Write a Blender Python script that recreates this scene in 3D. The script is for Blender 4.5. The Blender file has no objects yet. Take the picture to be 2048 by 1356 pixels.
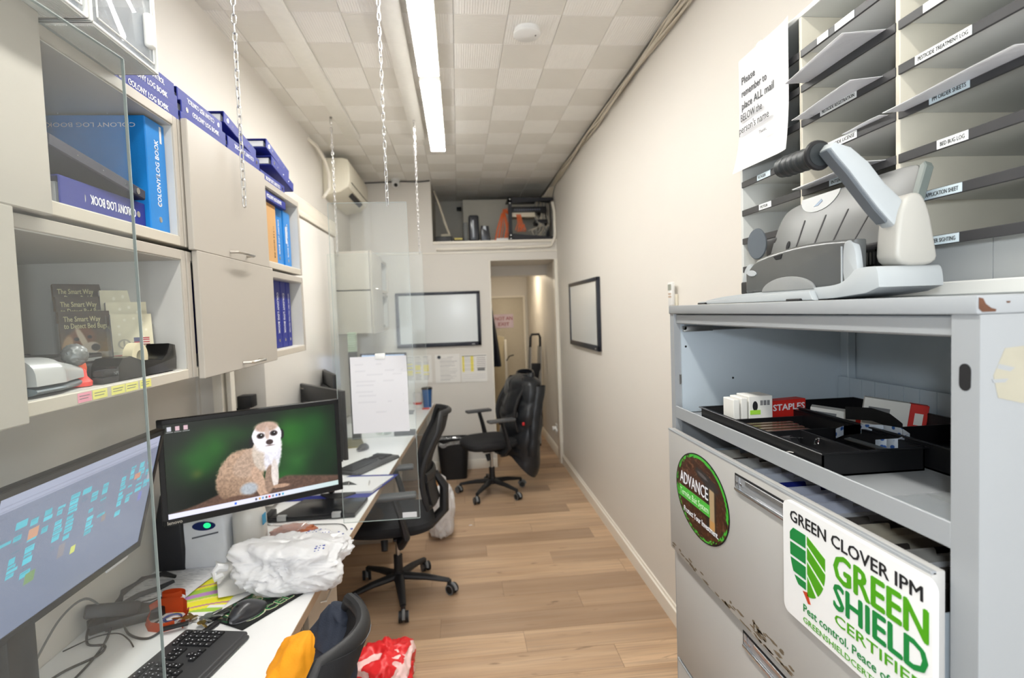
import bpy, bmesh, math, random
import numpy as np
from mathutils import Matrix, Vector, noise
random.seed(7)
C = bpy.context.scene.collection
SC = bpy.context.scene
PI = math.pi

# ---------------------------------------------------------------- camera, world, exposure
def camera():
    yaw, pitch, roll = -.0943, -.0495, .0357
    cy, sy = math.cos(yaw), math.sin(yaw)
    f = Vector((-sy*math.cos(pitch), cy*math.cos(pitch), math.sin(pitch)))
    r = Vector((cy, sy, 0)); d = f.cross(r)
    r2 = r*math.cos(roll)+d*math.sin(roll)
    d2 = -r*math.sin(roll)+d*math.cos(roll)
    m = Matrix((( r2.x, -d2.x, -f.x, 0), (r2.y, -d2.y, -f.y, 0), (r2.z, -d2.z, -f.z, 1.66), (0, 0, 0, 1)))
    cd = bpy.data.cameras.new('camera'); co = bpy.data.objects.new('camera', cd); C.objects.link(co)
    co.matrix_world = m
    cd.sensor_fit = 'HORIZONTAL'; cd.sensor_width = 23.6; cd.lens = 23.6*1114/2048
    cd.clip_start = .02
    cd.dof.use_dof = True; cd.dof.focus_distance = 1.15; cd.dof.aperture_fstop = 2.8
    SC.camera = co
camera()
w = bpy.data.worlds.new('daylight'); SC.world = w; w.use_nodes = True
w.node_tree.nodes['Background'].inputs[0].default_value = (.90, .95, 1.0, 1)
w.node_tree.nodes['Background'].inputs[1].default_value = 1.5
SC.view_settings.view_transform = 'Standard'; SC.view_settings.look = 'None'
SC.view_settings.gamma = 1; SC.view_settings.use_curve_mapping = False
SC.view_settings.exposure = 1.27
LAMP_STRENGTH = 22.0
# the camera's own flash, just above the lens (it throws the shadow edges inside the filing cabinet)
fl_ = bpy.data.lights.new('camera_flash', 'POINT'); fl_.energy = 8.5; fl_.color = (.86, .94, 1.0); fl_.shadow_soft_size = .03
fo = bpy.data.objects.new('camera_flash', fl_); C.objects.link(fo); fo.location = (0, -.06, 1.76)
SC.cycles.use_denoising = True
SC.cycles.max_bounces = 10; SC.cycles.transparent_max_bounces = 16
SC.cycles.caustics_reflective = False; SC.cycles.caustics_refractive = False

# ---------------------------------------------------------------- materials
def lin(c):
    c = [x/255 for x in c[:3]]
    return tuple((x/12.92 if x <= .04045 else ((x+.055)/1.055)**2.4) for x in c)
MATS = {}
def mat(name, rgb, rough=.5, metal=0, var=.05, vs=25, bump=0, bs=180, trans=0, ior=1.45, emit=0, coat=0, sheen=0, spec=.5, stretch=None, alpha=1):
    if name in MATS: return MATS[name]
    m = bpy.data.materials.new(name); m.use_nodes = True; MATS[name] = m
    nt = m.node_tree; N = nt.nodes; L = nt.links
    p = N['Principled BSDF']; c = lin(rgb)
    tc = N.new('ShaderNodeTexCoord'); src = tc.outputs['Object']
    if stretch:
        mp = N.new('ShaderNodeMapping'); mp.inputs['Scale'].default_value = stretch; L.new(src, mp.inputs[0]); src = mp.outputs[0]
    if var:
        n = N.new('ShaderNodeTexNoise'); n.inputs['Scale'].default_value = vs; n.inputs['Detail'].default_value = 3; L.new(src, n.inputs[0])
        mx = N.new('ShaderNodeMix'); mx.data_type = 'RGBA'
        mx.inputs[6].default_value = (*[max(0, x*(1-var)) for x in c], 1); mx.inputs[7].default_value = (*[min(1, x*(1+var)) for x in c], 1)
        L.new(n.outputs[0], mx.inputs[0]); L.new(mx.outputs[2], p.inputs['Base Color'])
    else: p.inputs['Base Color'].default_value = (*c, 1)
    p.inputs['Roughness'].default_value = rough; p.inputs['Metallic'].default_value = metal
    p.inputs['IOR'].default_value = ior; p.inputs['Transmission Weight'].default_value = trans
    p.inputs['Specular IOR Level'].default_value = spec
    p.inputs['Coat Weight'].default_value = coat; p.inputs['Sheen Weight'].default_value = sheen
    p.inputs['Alpha'].default_value = alpha
    if emit:
        p.inputs['Emission Color'].default_value = (*c, 1); p.inputs['Emission Strength'].default_value = emit
    if bump:
        b = N.new('ShaderNodeTexNoise'); b.inputs['Scale'].default_value = bs; b.inputs['Detail'].default_value = 4; L.new(src, b.inputs[0])
        bn = N.new('ShaderNodeBump'); bn.inputs['Strength'].default_value = bump; bn.inputs['Distance'].default_value = .004
        L.new(b.outputs[0], bn.inputs['Height']); L.new(bn.outputs[0], p.inputs['Normal'])
    return m

def mat_print(name, emit=0, rough=.45, spec=.5):
    """print or screen picture: colours come from the mesh's own colour attribute"""
    if name in MATS: return MATS[name]
    m = bpy.data.materials.new(name); m.use_nodes = True; MATS[name] = m
    N = m.node_tree.nodes; L = m.node_tree.links; p = N['Principled BSDF']
    a = N.new('ShaderNodeAttribute'); a.attribute_name = 'ink'
    p.inputs['Roughness'].default_value = rough; p.inputs['Specular IOR Level'].default_value = spec
    if emit:
        p.inputs['Base Color'].default_value = (.01, .01, .012, 1)
        L.new(a.outputs[0], p.inputs['Emission Color']); p.inputs['Emission Strength'].default_value = emit
    else: L.new(a.outputs[0], p.inputs['Base Color'])
    return m

def mat_clear(name, tint=(.96, .98, .97), base=.04, haze=(1, 1, 1), hz=0.0, ior=1.5):
    """thin clear plastic sheet: passes light straight through and mirrors by angle"""
    if name in MATS: return MATS[name]
    m = bpy.data.materials.new(name); m.use_nodes = True; MATS[name] = m
    N = m.node_tree.nodes; L = m.node_tree.links; N.remove(N['Principled BSDF'])
    o = N['Material Output']; t = N.new('ShaderNodeBsdfTransparent'); t.inputs[0].default_value = (*tint, 1)
    g = N.new('ShaderNodeBsdfGlossy'); g.inputs['Roughness'].default_value = .03; g.inputs[0].default_value = (1, 1, 1, 1)
    # mirror share by viewing angle, the same on both faces of the sheet
    ge = N.new('ShaderNodeNewGeometry'); dt = N.new('ShaderNodeVectorMath'); dt.operation = 'DOT_PRODUCT'; L.new(ge.outputs['Incoming'], dt.inputs[0]); L.new(ge.outputs['Normal'], dt.inputs[1])
    def mth(op, a, b_=None):
        q = N.new('ShaderNodeMath'); q.operation = op
        for i_, z in enumerate((a, b_)):
            if z is None: continue
            if isinstance(z, (int, float)): q.inputs[i_].default_value = z
            else: L.new(z, q.inputs[i_])
        return q.outputs[0]
    r0 = ((ior-1)/(ior+1))**2
    fr = mth('ADD', mth('MULTIPLY', mth('POWER', mth('SUBTRACT', 1, mth('ABSOLUTE', dt.outputs['Value'])), 5), 1-r0), r0)
    mx = N.new('ShaderNodeMixShader'); L.new(fr, mx.inputs[0]); L.new(t.outputs[0], mx.inputs[1]); L.new(g.outputs[0], mx.inputs[2])
    last = mx.outputs[0]
    if hz:
        d = N.new('ShaderNodeBsdfDiffuse'); d.inputs[0].default_value = (*haze, 1)
        nz = N.new('ShaderNodeTexNoise'); nz.inputs['Scale'].default_value = 6
        mr = N.new('ShaderNodeMapRange'); mr.inputs[3].default_value = hz*.6; mr.inputs[4].default_value = hz*1.4; L.new(nz.outputs[0], mr.inputs[0])
        m2 = N.new('ShaderNodeMixShader'); L.new(mr.outputs[0], m2.inputs[0]); L.new(last, m2.inputs[1]); L.new(d.outputs[0], m2.inputs[2]); last = m2.outputs[0]
    L.new(last, o.inputs[0])
    return m

# ---------------------------------------------------------------- object helpers
ROOT = {}
def tag(o, label=None, cat=None, group=None, kind=None):
    if label: o['label'] = label
    if cat: o['category'] = cat
    if group: o['group'] = group
    if kind: o['kind'] = kind
    return o
def thing(name, label, cat, loc=(0, 0, 0), rotz=0, group=None):
    o = bpy.data.objects.new(name, None); C.objects.link(o); o.empty_display_size = .05
    o.location = loc; o.rotation_euler = (0, 0, rotz)
    ROOT[o.name] = Matrix.Translation(loc) @ Matrix.Rotation(rotz, 4, 'Z')
    return tag(o, label, cat, group)
def link(name, me, m, parent=None, world=False):
    o = bpy.data.objects.new(name, me); C.objects.link(o)
    if m is not None:
        me.materials.clear(); me.materials.append(m)
    if parent is not None:
        o.parent = parent; ROOT[o.name] = ROOT[parent.name]
        if world: me.transform(ROOT[parent.name].inverted())
    else:
        if len(me.vertices):
            co = np.empty(len(me.vertices)*3, 'f'); me.vertices.foreach_get('co', co); co = co.reshape(-1, 3)
            b = Vector(((co[:, 0].min()+co[:, 0].max())/2, (co[:, 1].min()+co[:, 1].max())/2, co[:, 2].min()))
            me.transform(Matrix.Translation(-b)); o.location = b
        ROOT[o.name] = Matrix.Translation(o.location)
    return o
def clone(o, parent=None):
    c = o.copy(); C.objects.link(c)
    if parent is not None: c.parent = parent
    for ch in list(o.children): clone(ch, c)
    return c

class B:
    def __init__(s): s.bm = bmesh.new()
    def _merge(s, t, mtx=None):
        me = bpy.data.meshes.new('tmp'); t.to_mesh(me); t.free()
        if mtx is not None: me.transform(mtx)
        s.bm.from_mesh(me); bpy.data.meshes.remove(me); return s
    def box(s, x0, x1, y0, y1, z0, z1, bev=0, seg=2, mtx=None):
        t = bmesh.new(); bmesh.ops.create_cube(t, size=1)
        for v in t.verts: v.co = Vector(((x0+x1)/2+v.co.x*(x1-x0), (y0+y1)/2+v.co.y*(y1-y0), (z0+z1)/2+v.co.z*(z1-z0)))
        if bev:
            bev = min(bev, .49*min(abs(x1-x0), abs(y1-y0), abs(z1-z0)))
            bmesh.ops.bevel(t, geom=t.edges[:], offset=bev, segments=seg, profile=.5, affect='EDGES', clamp_overlap=True)
        return s._merge(t, mtx)
    def cyl(s, p0, p1, r0, r1=None, n=16, cap=True, mtx=None):
        r1 = r0 if r1 is None else r1; p0 = Vector(p0); p1 = Vector(p1); d = p1-p0
        t = bmesh.new(); bmesh.ops.create_cone(t, cap_ends=cap, segments=n, radius1=max(r0, 1e-5), radius2=max(r1, 1e-5), depth=d.length)
        q = d.to_track_quat('Z', 'Y').to_matrix().to_4x4(); M_ = Matrix.Translation((p0+p1)/2) @ q
        return s._merge(t, M_ if mtx is None else mtx @ M_)
    def tube(s, pts, r, n=8, closed=False, flat=1.0, up=None):
        pts = [Vector(p) for p in pts]; k = len(pts); rings = []; bm = s.bm
        prev = None
        for i, p in enumerate(pts):
            a = pts[(i-1) % k] if (closed or i > 0) else p; b = pts[(i+1) % k] if (closed or i < k-1) else p
            d = (b-a).normalized()
            if up is not None: x = d.cross(Vector(up))
            elif prev is None: x = d.orthogonal()
            else: x = prev-d*prev.dot(d)
            if x.length < 1e-6: x = d.orthogonal()
            x.normalize(); y = d.cross(x); prev = x
            rr = r[i] if isinstance(r, (list, tuple)) else r
            rings.append([bm.verts.new(p+x*rr*math.cos(2*PI*j/n)+y*rr*flat*math.sin(2*PI*j/n)) for j in range(n)])
        for i in range(k if closed else k-1):
            A, Bq = rings[i], rings[(i+1) % k]
            for j in range(n): bm.faces.new((A[j], A[(j+1) % n], Bq[(j+1) % n], Bq[j]))
        if not closed: bm.faces.new(rings[0][::-1]); bm.faces.new(rings[-1])
        return s
    def lathe(s, prof, n=24, c=(0, 0, 0), mtx=None):
        t = bmesh.new(); rings = []
        for r, z in prof: rings.append([t.verts.new((c[0]+r*math.cos(2*PI*j/n), c[1]+r*math.sin(2*PI*j/n), c[2]+z)) for j in range(n)])
        for a, b in zip(rings, rings[1:]):
            for j in range(n): t.faces.new((a[j], a[(j+1) % n], b[(j+1) % n], b[j]))
        if prof[0][0] > 1e-4: t.faces.new(rings[0][::-1])
        if prof[-1][0] > 1e-4: t.faces.new(rings[-1])
        return s._merge(t, mtx)
    def prism(s, poly, axis, a0, a1, bev=0, seg=2, mtx=None):
        """polygon given in the two remaining axes (order xyz without axis), extruded along axis"""
        t = bmesh.new()
        def P(u, v, a): return {'x': (a, u, v), 'y': (u, a, v), 'z': (u, v, a)}[axis]
        lo = [t.verts.new(P(u, v, a0)) for u, v in poly]; hi = [t.verts.new(P(u, v, a1)) for u, v in poly]
        n = len(poly); t.faces.new(lo); t.faces.new(hi[::-1])
        for i in range(n): t.faces.new((lo[i], hi[i], hi[(i+1) % n], lo[(i+1) % n]))
        bmesh.ops.recalc_face_normals(t, faces=t.faces[:])
        if bev:
            ed = [e for e in t.edges if abs((e.verts[0].co-e.verts[1].co)['xyz'.index(axis)]) < 1e-7]
            bmesh.ops.bevel(t, geom=ed, offset=bev, segments=seg, profile=.5, affect='EDGES', clamp_overlap=True)
        return s._merge(t, mtx)
    def grid(s, fn, nu, nv, thick=0):
        bm = s.bm; V = [[bm.verts.new(fn(i/(nu-1), j/(nv-1))) for j in range(nv)] for i in range(nu)]
        fs = [bm.faces.new((V[i][j], V[i+1][j], V[i+1][j+1], V[i][j+1])) for i in range(nu-1) for j in range(nv-1)]
        if thick:
            bmesh.ops.recalc_face_normals(bm, faces=fs)
            bmesh.ops.solidify(bm, geom=fs, thickness=thick)
        return s
    def ball(s, c, r, n=16, sub=3, fn=None, mtx=None):
        t = bmesh.new(); bmesh.ops.create_icosphere(t, subdivisions=sub, radius=1)
        for v in t.verts:
            q = v.co.copy(); k = fn(q) if fn else 1.0
            rr = r if isinstance(r, (tuple, list)) else (r, r, r)
            v.co = Vector((c[0]+q.x*rr[0]*k, c[1]+q.y*rr[1]*k, c[2]+q.z*rr[2]*k))
        return s._merge(t, mtx)
    def done(s, name, m, parent=None, world=False, smooth=True, auto=35, mtx=None):
        bm = s.bm; bmesh.ops.recalc_face_normals(bm, faces=bm.faces[:])
        me = bpy.data.meshes.new(name)
        if mtx is not None: bm.transform(mtx)
        if smooth:
            lim = math.radians(auto)
            for f in bm.faces: f.smooth = True
            for e in bm.edges:
                if len(e.link_faces) != 2 or e.calc_face_angle(0) > lim: e.smooth = False
        bm.to_mesh(me); bm.free()
        return link(name, me, m, parent, world)

def frame(o, u, v):
    o, u, v = Vector(o), Vector(u).normalized(), Vector(v).normalized(); n = u.cross(v)
    return Matrix(((u.x, v.x, n.x, o.x), (u.y, v.y, n.y, o.y), (u.z, v.z, n.z, o.z), (0, 0, 0, 1)))
def text(s, o, u, v, size, m, parent, bold=0, align='LEFT', name='lettering', width=None, thick=.0004, shear=0, world=True):
    """raised lettering: a real thin mesh on the surface it is printed on"""
    cu = bpy.data.curves.new('t', 'FONT'); cu.body = s; cu.size = size; cu.align_x = align; cu.resolution_u = 2
    cu.shear = shear; cu.extrude = thick/2
    ob = bpy.data.objects.new('t', cu); C.objects.link(ob)
    bpy.context.view_layer.update()
    me = bpy.data.meshes.new_from_object(ob.evaluated_get(bpy.context.evaluated_depsgraph_get()))
    bpy.data.objects.remove(ob); bpy.data.curves.remove(cu)
    if width and len(me.vertices):
        co = np.empty(len(me.vertices)*3, 'f'); me.vertices.foreach_get('co', co); co = co.reshape(-1, 3)
        w0 = co[:, 0].max()-co[:, 0].min(); k = width/max(w0, 1e-6); me.transform(Matrix.Diagonal((k, 1, 1, 1)))
    if bold and len(me.vertices):
        b = bmesh.new(); b.from_mesh(me); d = bold*size*.55
        for dx, dy in ((d, 0), (-d, 0), (0, d*.7), (0, -d*.7)):
            m2 = me.copy(); m2.transform(Matrix.Translation((dx, dy, -.00002*(1+abs(dx)*1e3)))); b.from_mesh(m2); bpy.data.meshes.remove(m2)
        b.to_mesh(me); b.free()
    me.transform(frame(o, u, v)); me.name = name
    return link(name, me, m, parent, world)
def paint(name, o, u, v, w_, h_, nx, ny, fn, m, parent=None, world=True, bend=None):
    """flat print or screen picture: fine grid, one colour per vertex; fn(U,V) -> (ny,nx,3) sRGB 0..1, V runs down"""
    U, V = np.meshgrid(np.linspace(0, 1, nx), np.linspace(0, 1, ny))
    col = np.clip(fn(U, V), 0, 1); col = np.where(col <= .04045, col/12.92, ((col+.055)/1.055)**2.4)
    F = frame(o, u, v); n3 = np.array(F.to_3x3()); o3 = np.array(o, float)
    P = np.stack([U*w_, -V*h_, np.zeros_like(U) if bend is None else bend(U, V)], -1).reshape(-1, 3) @ n3.T + o3
    idx = np.arange(nx*ny).reshape(ny, nx)
    q = np.stack([idx[1:, :-1], idx[1:, 1:], idx[:-1, 1:], idx[:-1, :-1]], -1).reshape(-1, 4)
    me = bpy.data.meshes.new(name); me.from_pydata(P.tolist(), [], q.tolist())
    at = me.color_attributes.new('ink', 'FLOAT_COLOR', 'POINT')
    at.data.foreach_set('color', np.concatenate([col.reshape(-1, 3), np.ones((nx*ny, 1))], 1).astype('f').ravel())
    return link(name, me, m, parent, world)
_rs = np.random.default_rng(3)
def vnoise(U, V, fx, fy, seed=0, oct=1):
    out = 0; amp = 1; tot = 0
    for k in range(oct):
        g = np.random.default_rng(seed+k).random((int(fy)+3, int(fx)+3)); x = U*fx; y = V*fy
        i = np.floor(x).astype(int); j = np.floor(y).astype(int); a = x-i; b = y-j; a = a*a*(3-2*a); b = b*b*(3-2*b)
        i = np.clip(i, 0, g.shape[1]-2); j = np.clip(j, 0, g.shape[0]-2)
        out = out+amp*((g[j, i]*(1-a)+g[j, i+1]*a)*(1-b)+(g[j+1, i]*(1-a)+g[j+1, i+1]*a)*b); tot += amp; amp *= .5; fx *= 2; fy *= 2
    return out/tot
def over(img, mask, c):
    c = np.asarray(c, float); mask = np.clip(mask, 0, 1)[..., None]
    return img*(1-mask)+c*mask
def soft(d, e): return np.clip(.5-d/e, 0, 1)
def ell(U, V, cu, cv, ru, rv, e=.15, rot=0):
    a, b = U-cu, V-cv
    if rot: a, b = a*math.cos(rot)+b*math.sin(rot), -a*math.sin(rot)+b*math.cos(rot)
    return soft(np.sqrt((a/ru)**2+(b/rv)**2)-1, e)
def rect(U, V, u0, u1, v0, v1): return ((U >= u0) & (U <= u1) & (V >= v0) & (V <= v1)).astype(float)
def flat(U, c): return np.ones(U.shape+(3,))*np.asarray(c, float)

WALL = mat('cream wall paint', (224, 219, 211), .55, var=.012, vs=3, bump=.05, bs=120)
TRIM = mat('white gloss trim', (240, 234, 222), .35, var=.02)
BLK = mat('black plastic', (30, 30, 32), .45, var=.1)
BLK2 = mat('matt black plastic', (24, 24, 26), .6, var=.1)
WHITE = mat('white plastic', (232, 232, 230), .35, var=.02)
PAPER = mat('white paper', (216, 216, 218), .8, var=.015)
INK = mat('black ink', (22, 22, 24), .7, var=0)
GINK = mat('grey ink', (120, 120, 122), .7, var=0)
WINK = mat('white ink', (235, 235, 240), .6, var=0)
CHROME = mat('chrome', (215, 215, 215), .15, 1, var=.03)
STEEL = mat('zinc plated steel', (190, 190, 188), .28, 1, var=.08, vs=60)
# ---------------------------------------------------------------- room shell
XL, XL2, XR, YB, ZC = -1.07, -1.18, 1.07, 5.89, 3.04
def structure(o): return tag(o, kind='structure')
structure(B().box(XL-.1, XL, -2.2, 8.7, 2.175, 3.1).box(XL-.1, XL, 2.62, 8.7, 0, 2.175).done('wall_left', WALL, smooth=False))
structure(B().box(XL2-.1, XL2, -2.2, 2.62, 0, 2.174).box(XL2, XL-.1, 2.60, 2.62, 0, 2.174).done('wall_left_recess', WALL, smooth=False))
structure(B().box(XR, XR+.1, -2.2, 8.7, 0, 3.12).done('wall_right', WALL, smooth=False))
# back wall with door opening below and open storage niche above
bw = B().box(XL, .354, YB, YB+.1, 0, 2.41).box(.354, XR, YB, YB+.1, 2.2, 2.41).box(XL, -.234, YB, YB+.1, 2.41, ZC)
structure(bw.done('wall_back', WALL, smooth=False))
structure(B().box(.34, .354, YB+.1, 8.6, 0, 2.3).done('wall_corridor', WALL, smooth=False))
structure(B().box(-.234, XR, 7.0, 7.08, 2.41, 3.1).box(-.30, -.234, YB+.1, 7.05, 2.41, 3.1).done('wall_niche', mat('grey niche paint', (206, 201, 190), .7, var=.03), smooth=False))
structure(B().box(-.3, XR, YB+.1, 8.7, 2.39, 2.41).done('trim_1', mat('dark shelf board', (38, 38, 44), .6), smooth=False))
structure(B().box(.354, XR, YB+.1, 8.6, 2.2, 2.389).box(.354, XR, 6.6, 6.75, 2.08, 2.2).done('trim_2', WALL, smooth=False))
structure(B().box(.34, XR, 8.6, 8.7, 0, 2.4).done('wall_end', WALL, smooth=False))
# shelf edge mouldings over the whiteboard and under the niche
structure(B().box(XL, XR, YB-.012, YB, 2.285, 2.297).box(-.234, XR, YB-.02, YB, 2.385, 2.412, .003).done('trim_3', TRIM))
structure(B().box(.354-.012, .354, YB-.008, YB+.1, 0, 2.2).box(XR-.035, XR, YB-.02, YB+.10, 0, 2.2, .004).done('trim_4', TRIM))
structure(B().prism([(XR-.016, 0), (XR, 0), (XR, .10), (XR-.006, .10), (XR-.009, .085), (XR-.016, .08)], 'y', -2.2, YB-.02).done('baseboard_right', TRIM))
structure(B().prism([(XR-.016, 0), (XR, 0), (XR, .10), (XR-.006, .10), (XR-.016, .085)], 'y', YB+.1, 8.6).done('baseboard_corridor', TRIM))
structure(B().box(-.35, .345, YB-.016, YB, 0, .10, .004).done('baseboard_back', TRIM))
# floor: base + single planks
def mat_wood():
    m = bpy.data.materials.new('oak vinyl plank'); m.use_nodes = True; nt = m.node_tree; N = nt.nodes; L = nt.links; p = N['Principled BSDF']
    tc = N.new('ShaderNodeTexCoord'); oi = N.new('ShaderNodeObjectInfo')
    ad = N.new('ShaderNodeVectorMath'); ad.operation = 'MULTIPLY_ADD'
    cx = N.new('ShaderNodeCombineXYZ'); L.new(oi.outputs['Random'], cx.inputs[0]); L.new(oi.outputs['Random'], cx.inputs[1])
    L.new(cx.outputs[0], ad.inputs[0]); ad.inputs[1].default_value = (37, 53, 0); L.new(tc.outputs['Object'], ad.inputs[2])
    def nz(scale, st, det=4, dist=0):
        mp = N.new('ShaderNodeMapping'); mp.inputs['Scale'].default_value = st; L.new(ad.outputs[0], mp.inputs[0])
        n = N.new('ShaderNodeTexNoise'); n.inputs['Scale'].default_value = scale; n.inputs['Detail'].default_value = det; n.inputs['Distortion'].default_value = dist
        L.new(mp.outputs[0], n.inputs[0]); return n.outputs[0]
    def mix(f, a, b, bl='MIX'):
        x = N.new('ShaderNodeMix'); x.data_type = 'RGBA'; x.blend_type = bl
        for s, q in ((0, f), (6, a), (7, b)):
            if isinstance(q, (tuple, float)): x.inputs[s].default_value = q if not isinstance(q, tuple) else (*q, 1)
            else: L.new(q, x.inputs[s])
        return x.outputs[2]
    def rng(v, a, b):
        r = N.new('ShaderNodeMapRange'); r.inputs[1].default_value = a; r.inputs[2].default_value = b; L.new(v, r.inputs[0]); return r.outputs[0]
    base = mix(rng(nz(2.2, (.5, 5, 1)), .3, .7), lin((188, 158, 129)), lin((220, 192, 162)))
    tone = mix(rng(oi.outputs['Random'], 0, 1), lin((198, 190, 184)), lin((255, 250, 242)))
    base = mix(1.0, base, tone, 'MULTIPLY')
    base = mix(rng(nz(6, (.35, 14, 1), 6, .4), .45, .75), base, lin((162, 138, 116)))
    base = mix(rng(nz(5, (.9, 5.5, 1), 3, .8),   .67, .80), base, lin((92, 70, 54)))
    L.new(base, p.inputs['Base Color']); p.inputs['Roughness'].default_value = .42
    bn = N.new('ShaderNodeBump'); bn.inputs['Strength'].default_value = .12; bn.inputs['Distance'].default_value = .002
    L.new(nz(20, (.3, 10, 1)), bn.inputs['Height']); L.new(bn.outputs[0], p.inputs['Normal'])
    return m
WOOD = mat_wood()
fl = structure(B().box(-1.2, 1.1, -2.2, 8.7, -.06, -.004).done('floor', mat('dark subfloor', (95, 72, 52), .8)))
ROOT[fl.name] = Matrix.Translation(fl.location)
pw, pl = .183, 1.22
meshes = {}
def plank(x0, x1, y):
    w_ = round(x1-x0, 3)
    if w_ < .03: return
    if w_ not in meshes:
        bb = B().box(-w_/2+.0008, w_/2-.0008, -pw/2+.0008, pw/2-.0008, -.0045, 0)
        me = bpy.data.meshes.new('plank'); bb.bm.to_mesh(me); bb.bm.free(); me.materials.append(WOOD); meshes[w_] = me
    o = bpy.data.objects.new('plank', meshes[w_]); C.objects.link(o); o.parent = fl
    o.location = Vector(((x0+x1)/2, y, 0))-fl.location
rng = random.Random(4)
r = 0; y = 1.25
while y < 8.55:
    x = -1.17-((r*.43) % 1.22)
    while x < XR:
        plank(max(x, -1.17), min(x+pl, XR), y); x += pl
    y += pw; r += 1
# ceiling: slab + ribbed tiles turned alternately
ce = structure(B().box(-1.2, 1.17, -2.2, 7.1, ZC+.012, ZC+.1).done('ceiling', mat('ceiling backing', (150, 146, 138), .9)))
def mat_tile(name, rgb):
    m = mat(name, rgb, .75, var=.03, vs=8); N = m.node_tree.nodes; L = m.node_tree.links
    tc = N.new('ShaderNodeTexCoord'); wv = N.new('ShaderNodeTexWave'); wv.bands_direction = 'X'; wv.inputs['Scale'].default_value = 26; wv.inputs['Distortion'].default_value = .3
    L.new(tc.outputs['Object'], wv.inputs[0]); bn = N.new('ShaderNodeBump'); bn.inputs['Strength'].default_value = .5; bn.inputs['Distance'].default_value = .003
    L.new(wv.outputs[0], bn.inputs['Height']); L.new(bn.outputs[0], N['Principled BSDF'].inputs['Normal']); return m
T1, T2 = mat_tile('ribbed tile across shaded', (232, 229, 222)), mat_tile('ribbed tile along lit', (243, 241, 236))  # light contrast between the rib directions put into two tile colours
tw, th = .254, .287
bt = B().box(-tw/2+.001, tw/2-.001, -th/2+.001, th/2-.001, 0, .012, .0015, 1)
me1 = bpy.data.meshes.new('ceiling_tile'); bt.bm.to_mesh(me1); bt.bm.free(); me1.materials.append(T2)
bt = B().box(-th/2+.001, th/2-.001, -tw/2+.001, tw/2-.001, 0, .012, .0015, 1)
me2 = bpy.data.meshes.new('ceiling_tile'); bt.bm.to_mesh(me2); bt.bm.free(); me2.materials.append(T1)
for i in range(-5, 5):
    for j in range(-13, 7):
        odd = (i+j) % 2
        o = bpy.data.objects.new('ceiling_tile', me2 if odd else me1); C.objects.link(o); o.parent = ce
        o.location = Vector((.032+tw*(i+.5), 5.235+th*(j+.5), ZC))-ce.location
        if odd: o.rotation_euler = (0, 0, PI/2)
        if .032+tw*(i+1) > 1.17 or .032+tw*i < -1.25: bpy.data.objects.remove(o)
# corridor door
d = structure(B().box(.40, 1.0, 8.56, 8.6, .01, 1.87, .004).done('door_1', mat('greige door paint', (200, 192, 175), .5)))
structure(B().box(1.0, 1.03, 8.54, 8.6, 0, 1.90).box(.37, 1.0, 8.54, 8.6, 1.875, 1.90).done('trim_5', TRIM))
# white boxed-in wall panel with moulding along the left wall
pm = mat('white gloss board', (232, 228, 221), .22, var=.01)
structure(B().box(XL, -.93, 2.75, 4.42, .76, 2.275, .004).done('trim_6', pm))
structure(B().box(XL, -.915, 2.70, 4.47, 2.28, 2.315, .005).box(XL, -.925, 2.70, 4.55, 2.315, 2.40, .012).done('trim_7', mat('cream gloss moulding', (236, 228, 212), .12, var=.01)))
# conduits in the corner
structure(B().box(XL2+.10, XL2+.14, 2.53, 2.60, .76, 1.55, .004).box(XL2+.15, XL2+.17, 2.55, 2.60, .76, 1.55, .004).done('trim_8', TRIM))
# lamps: two visible linear fixtures and the rest of the row behind the camera
LAMP = mat('lamp diffuser', (255, 254, 250), .4, var=0, emit=LAMP_STRENGTH)
LAMP2 = mat('dimmed lamp diffuser', (255, 252, 244), .4, var=0, emit=LAMP_STRENGTH*.75)  # rear lamps dimmed so the near right wall is not overlit
HOUS = mat('lamp housing', (235, 233, 226), .4)
for k, (y0, y1) in enumerate(((3.262, 4.64), (1.825, 3.20), (.388, 1.763), (-1.05, .326))):
    t = thing('ceiling_light', ['linear ceiling light with white diffuser, the farther one near the back wall', 'linear ceiling light with white diffuser, cut off by the top edge of the picture', 'linear ceiling light overhead behind the picture, second in the row', 'linear ceiling light overhead behind the picture, nearest the shop front'][k], 'ceiling light', (-.109, (y0+y1)/2, ZC-.058), group='linear ceiling lights')
    B().box(-.168, -.050, y0, y1, ZC-.054, ZC, .003).done('housing', HOUS, t, True)
    B().box(-.163, -.055, y0+.006, y1-.006, ZC-.058, ZC-.0545, .0015, 2).done('diffuser', LAMP if k < 2 else LAMP2, t, True)
# surface trunking on the ceiling
o = B().box(-.80, -.70, 1.9, 4.45, ZC-.018, ZC, .004).done('cable_trunking', HOUS); tag(o, 'white cable trunking along the ceiling, the one nearer the left wall', 'trunking')
o = B().box(-.30, -.20, 1.9, 4.45, ZC-.022, ZC, .004).done('cable_trunking', HOUS); tag(o, 'white cable trunking along the ceiling right beside the lights', 'trunking')
# smoke detector
t = thing('smoke_detector', 'round white smoke detector on the ceiling tiles', 'smoke detector', (.39, 2.78, ZC-.04))
B().lathe([(.060, ZC), (.060, ZC-.012), (.052, ZC-.014)], 32, (.39, 2.78, 0)).done('base', WHITE, t, True)
B().lathe([(.056, ZC-.012), (.066, ZC-.016), (.068, ZC-.030), (.060, ZC-.036), (0, ZC-.040)], 32, (.39, 2.78, 0)).done('cover', WHITE, t, True)
B().cyl((.43, 2.765, ZC-.040), (.43, 2.765, ZC-.034), .003).done('indicator_light', INK, t, True)
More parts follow.
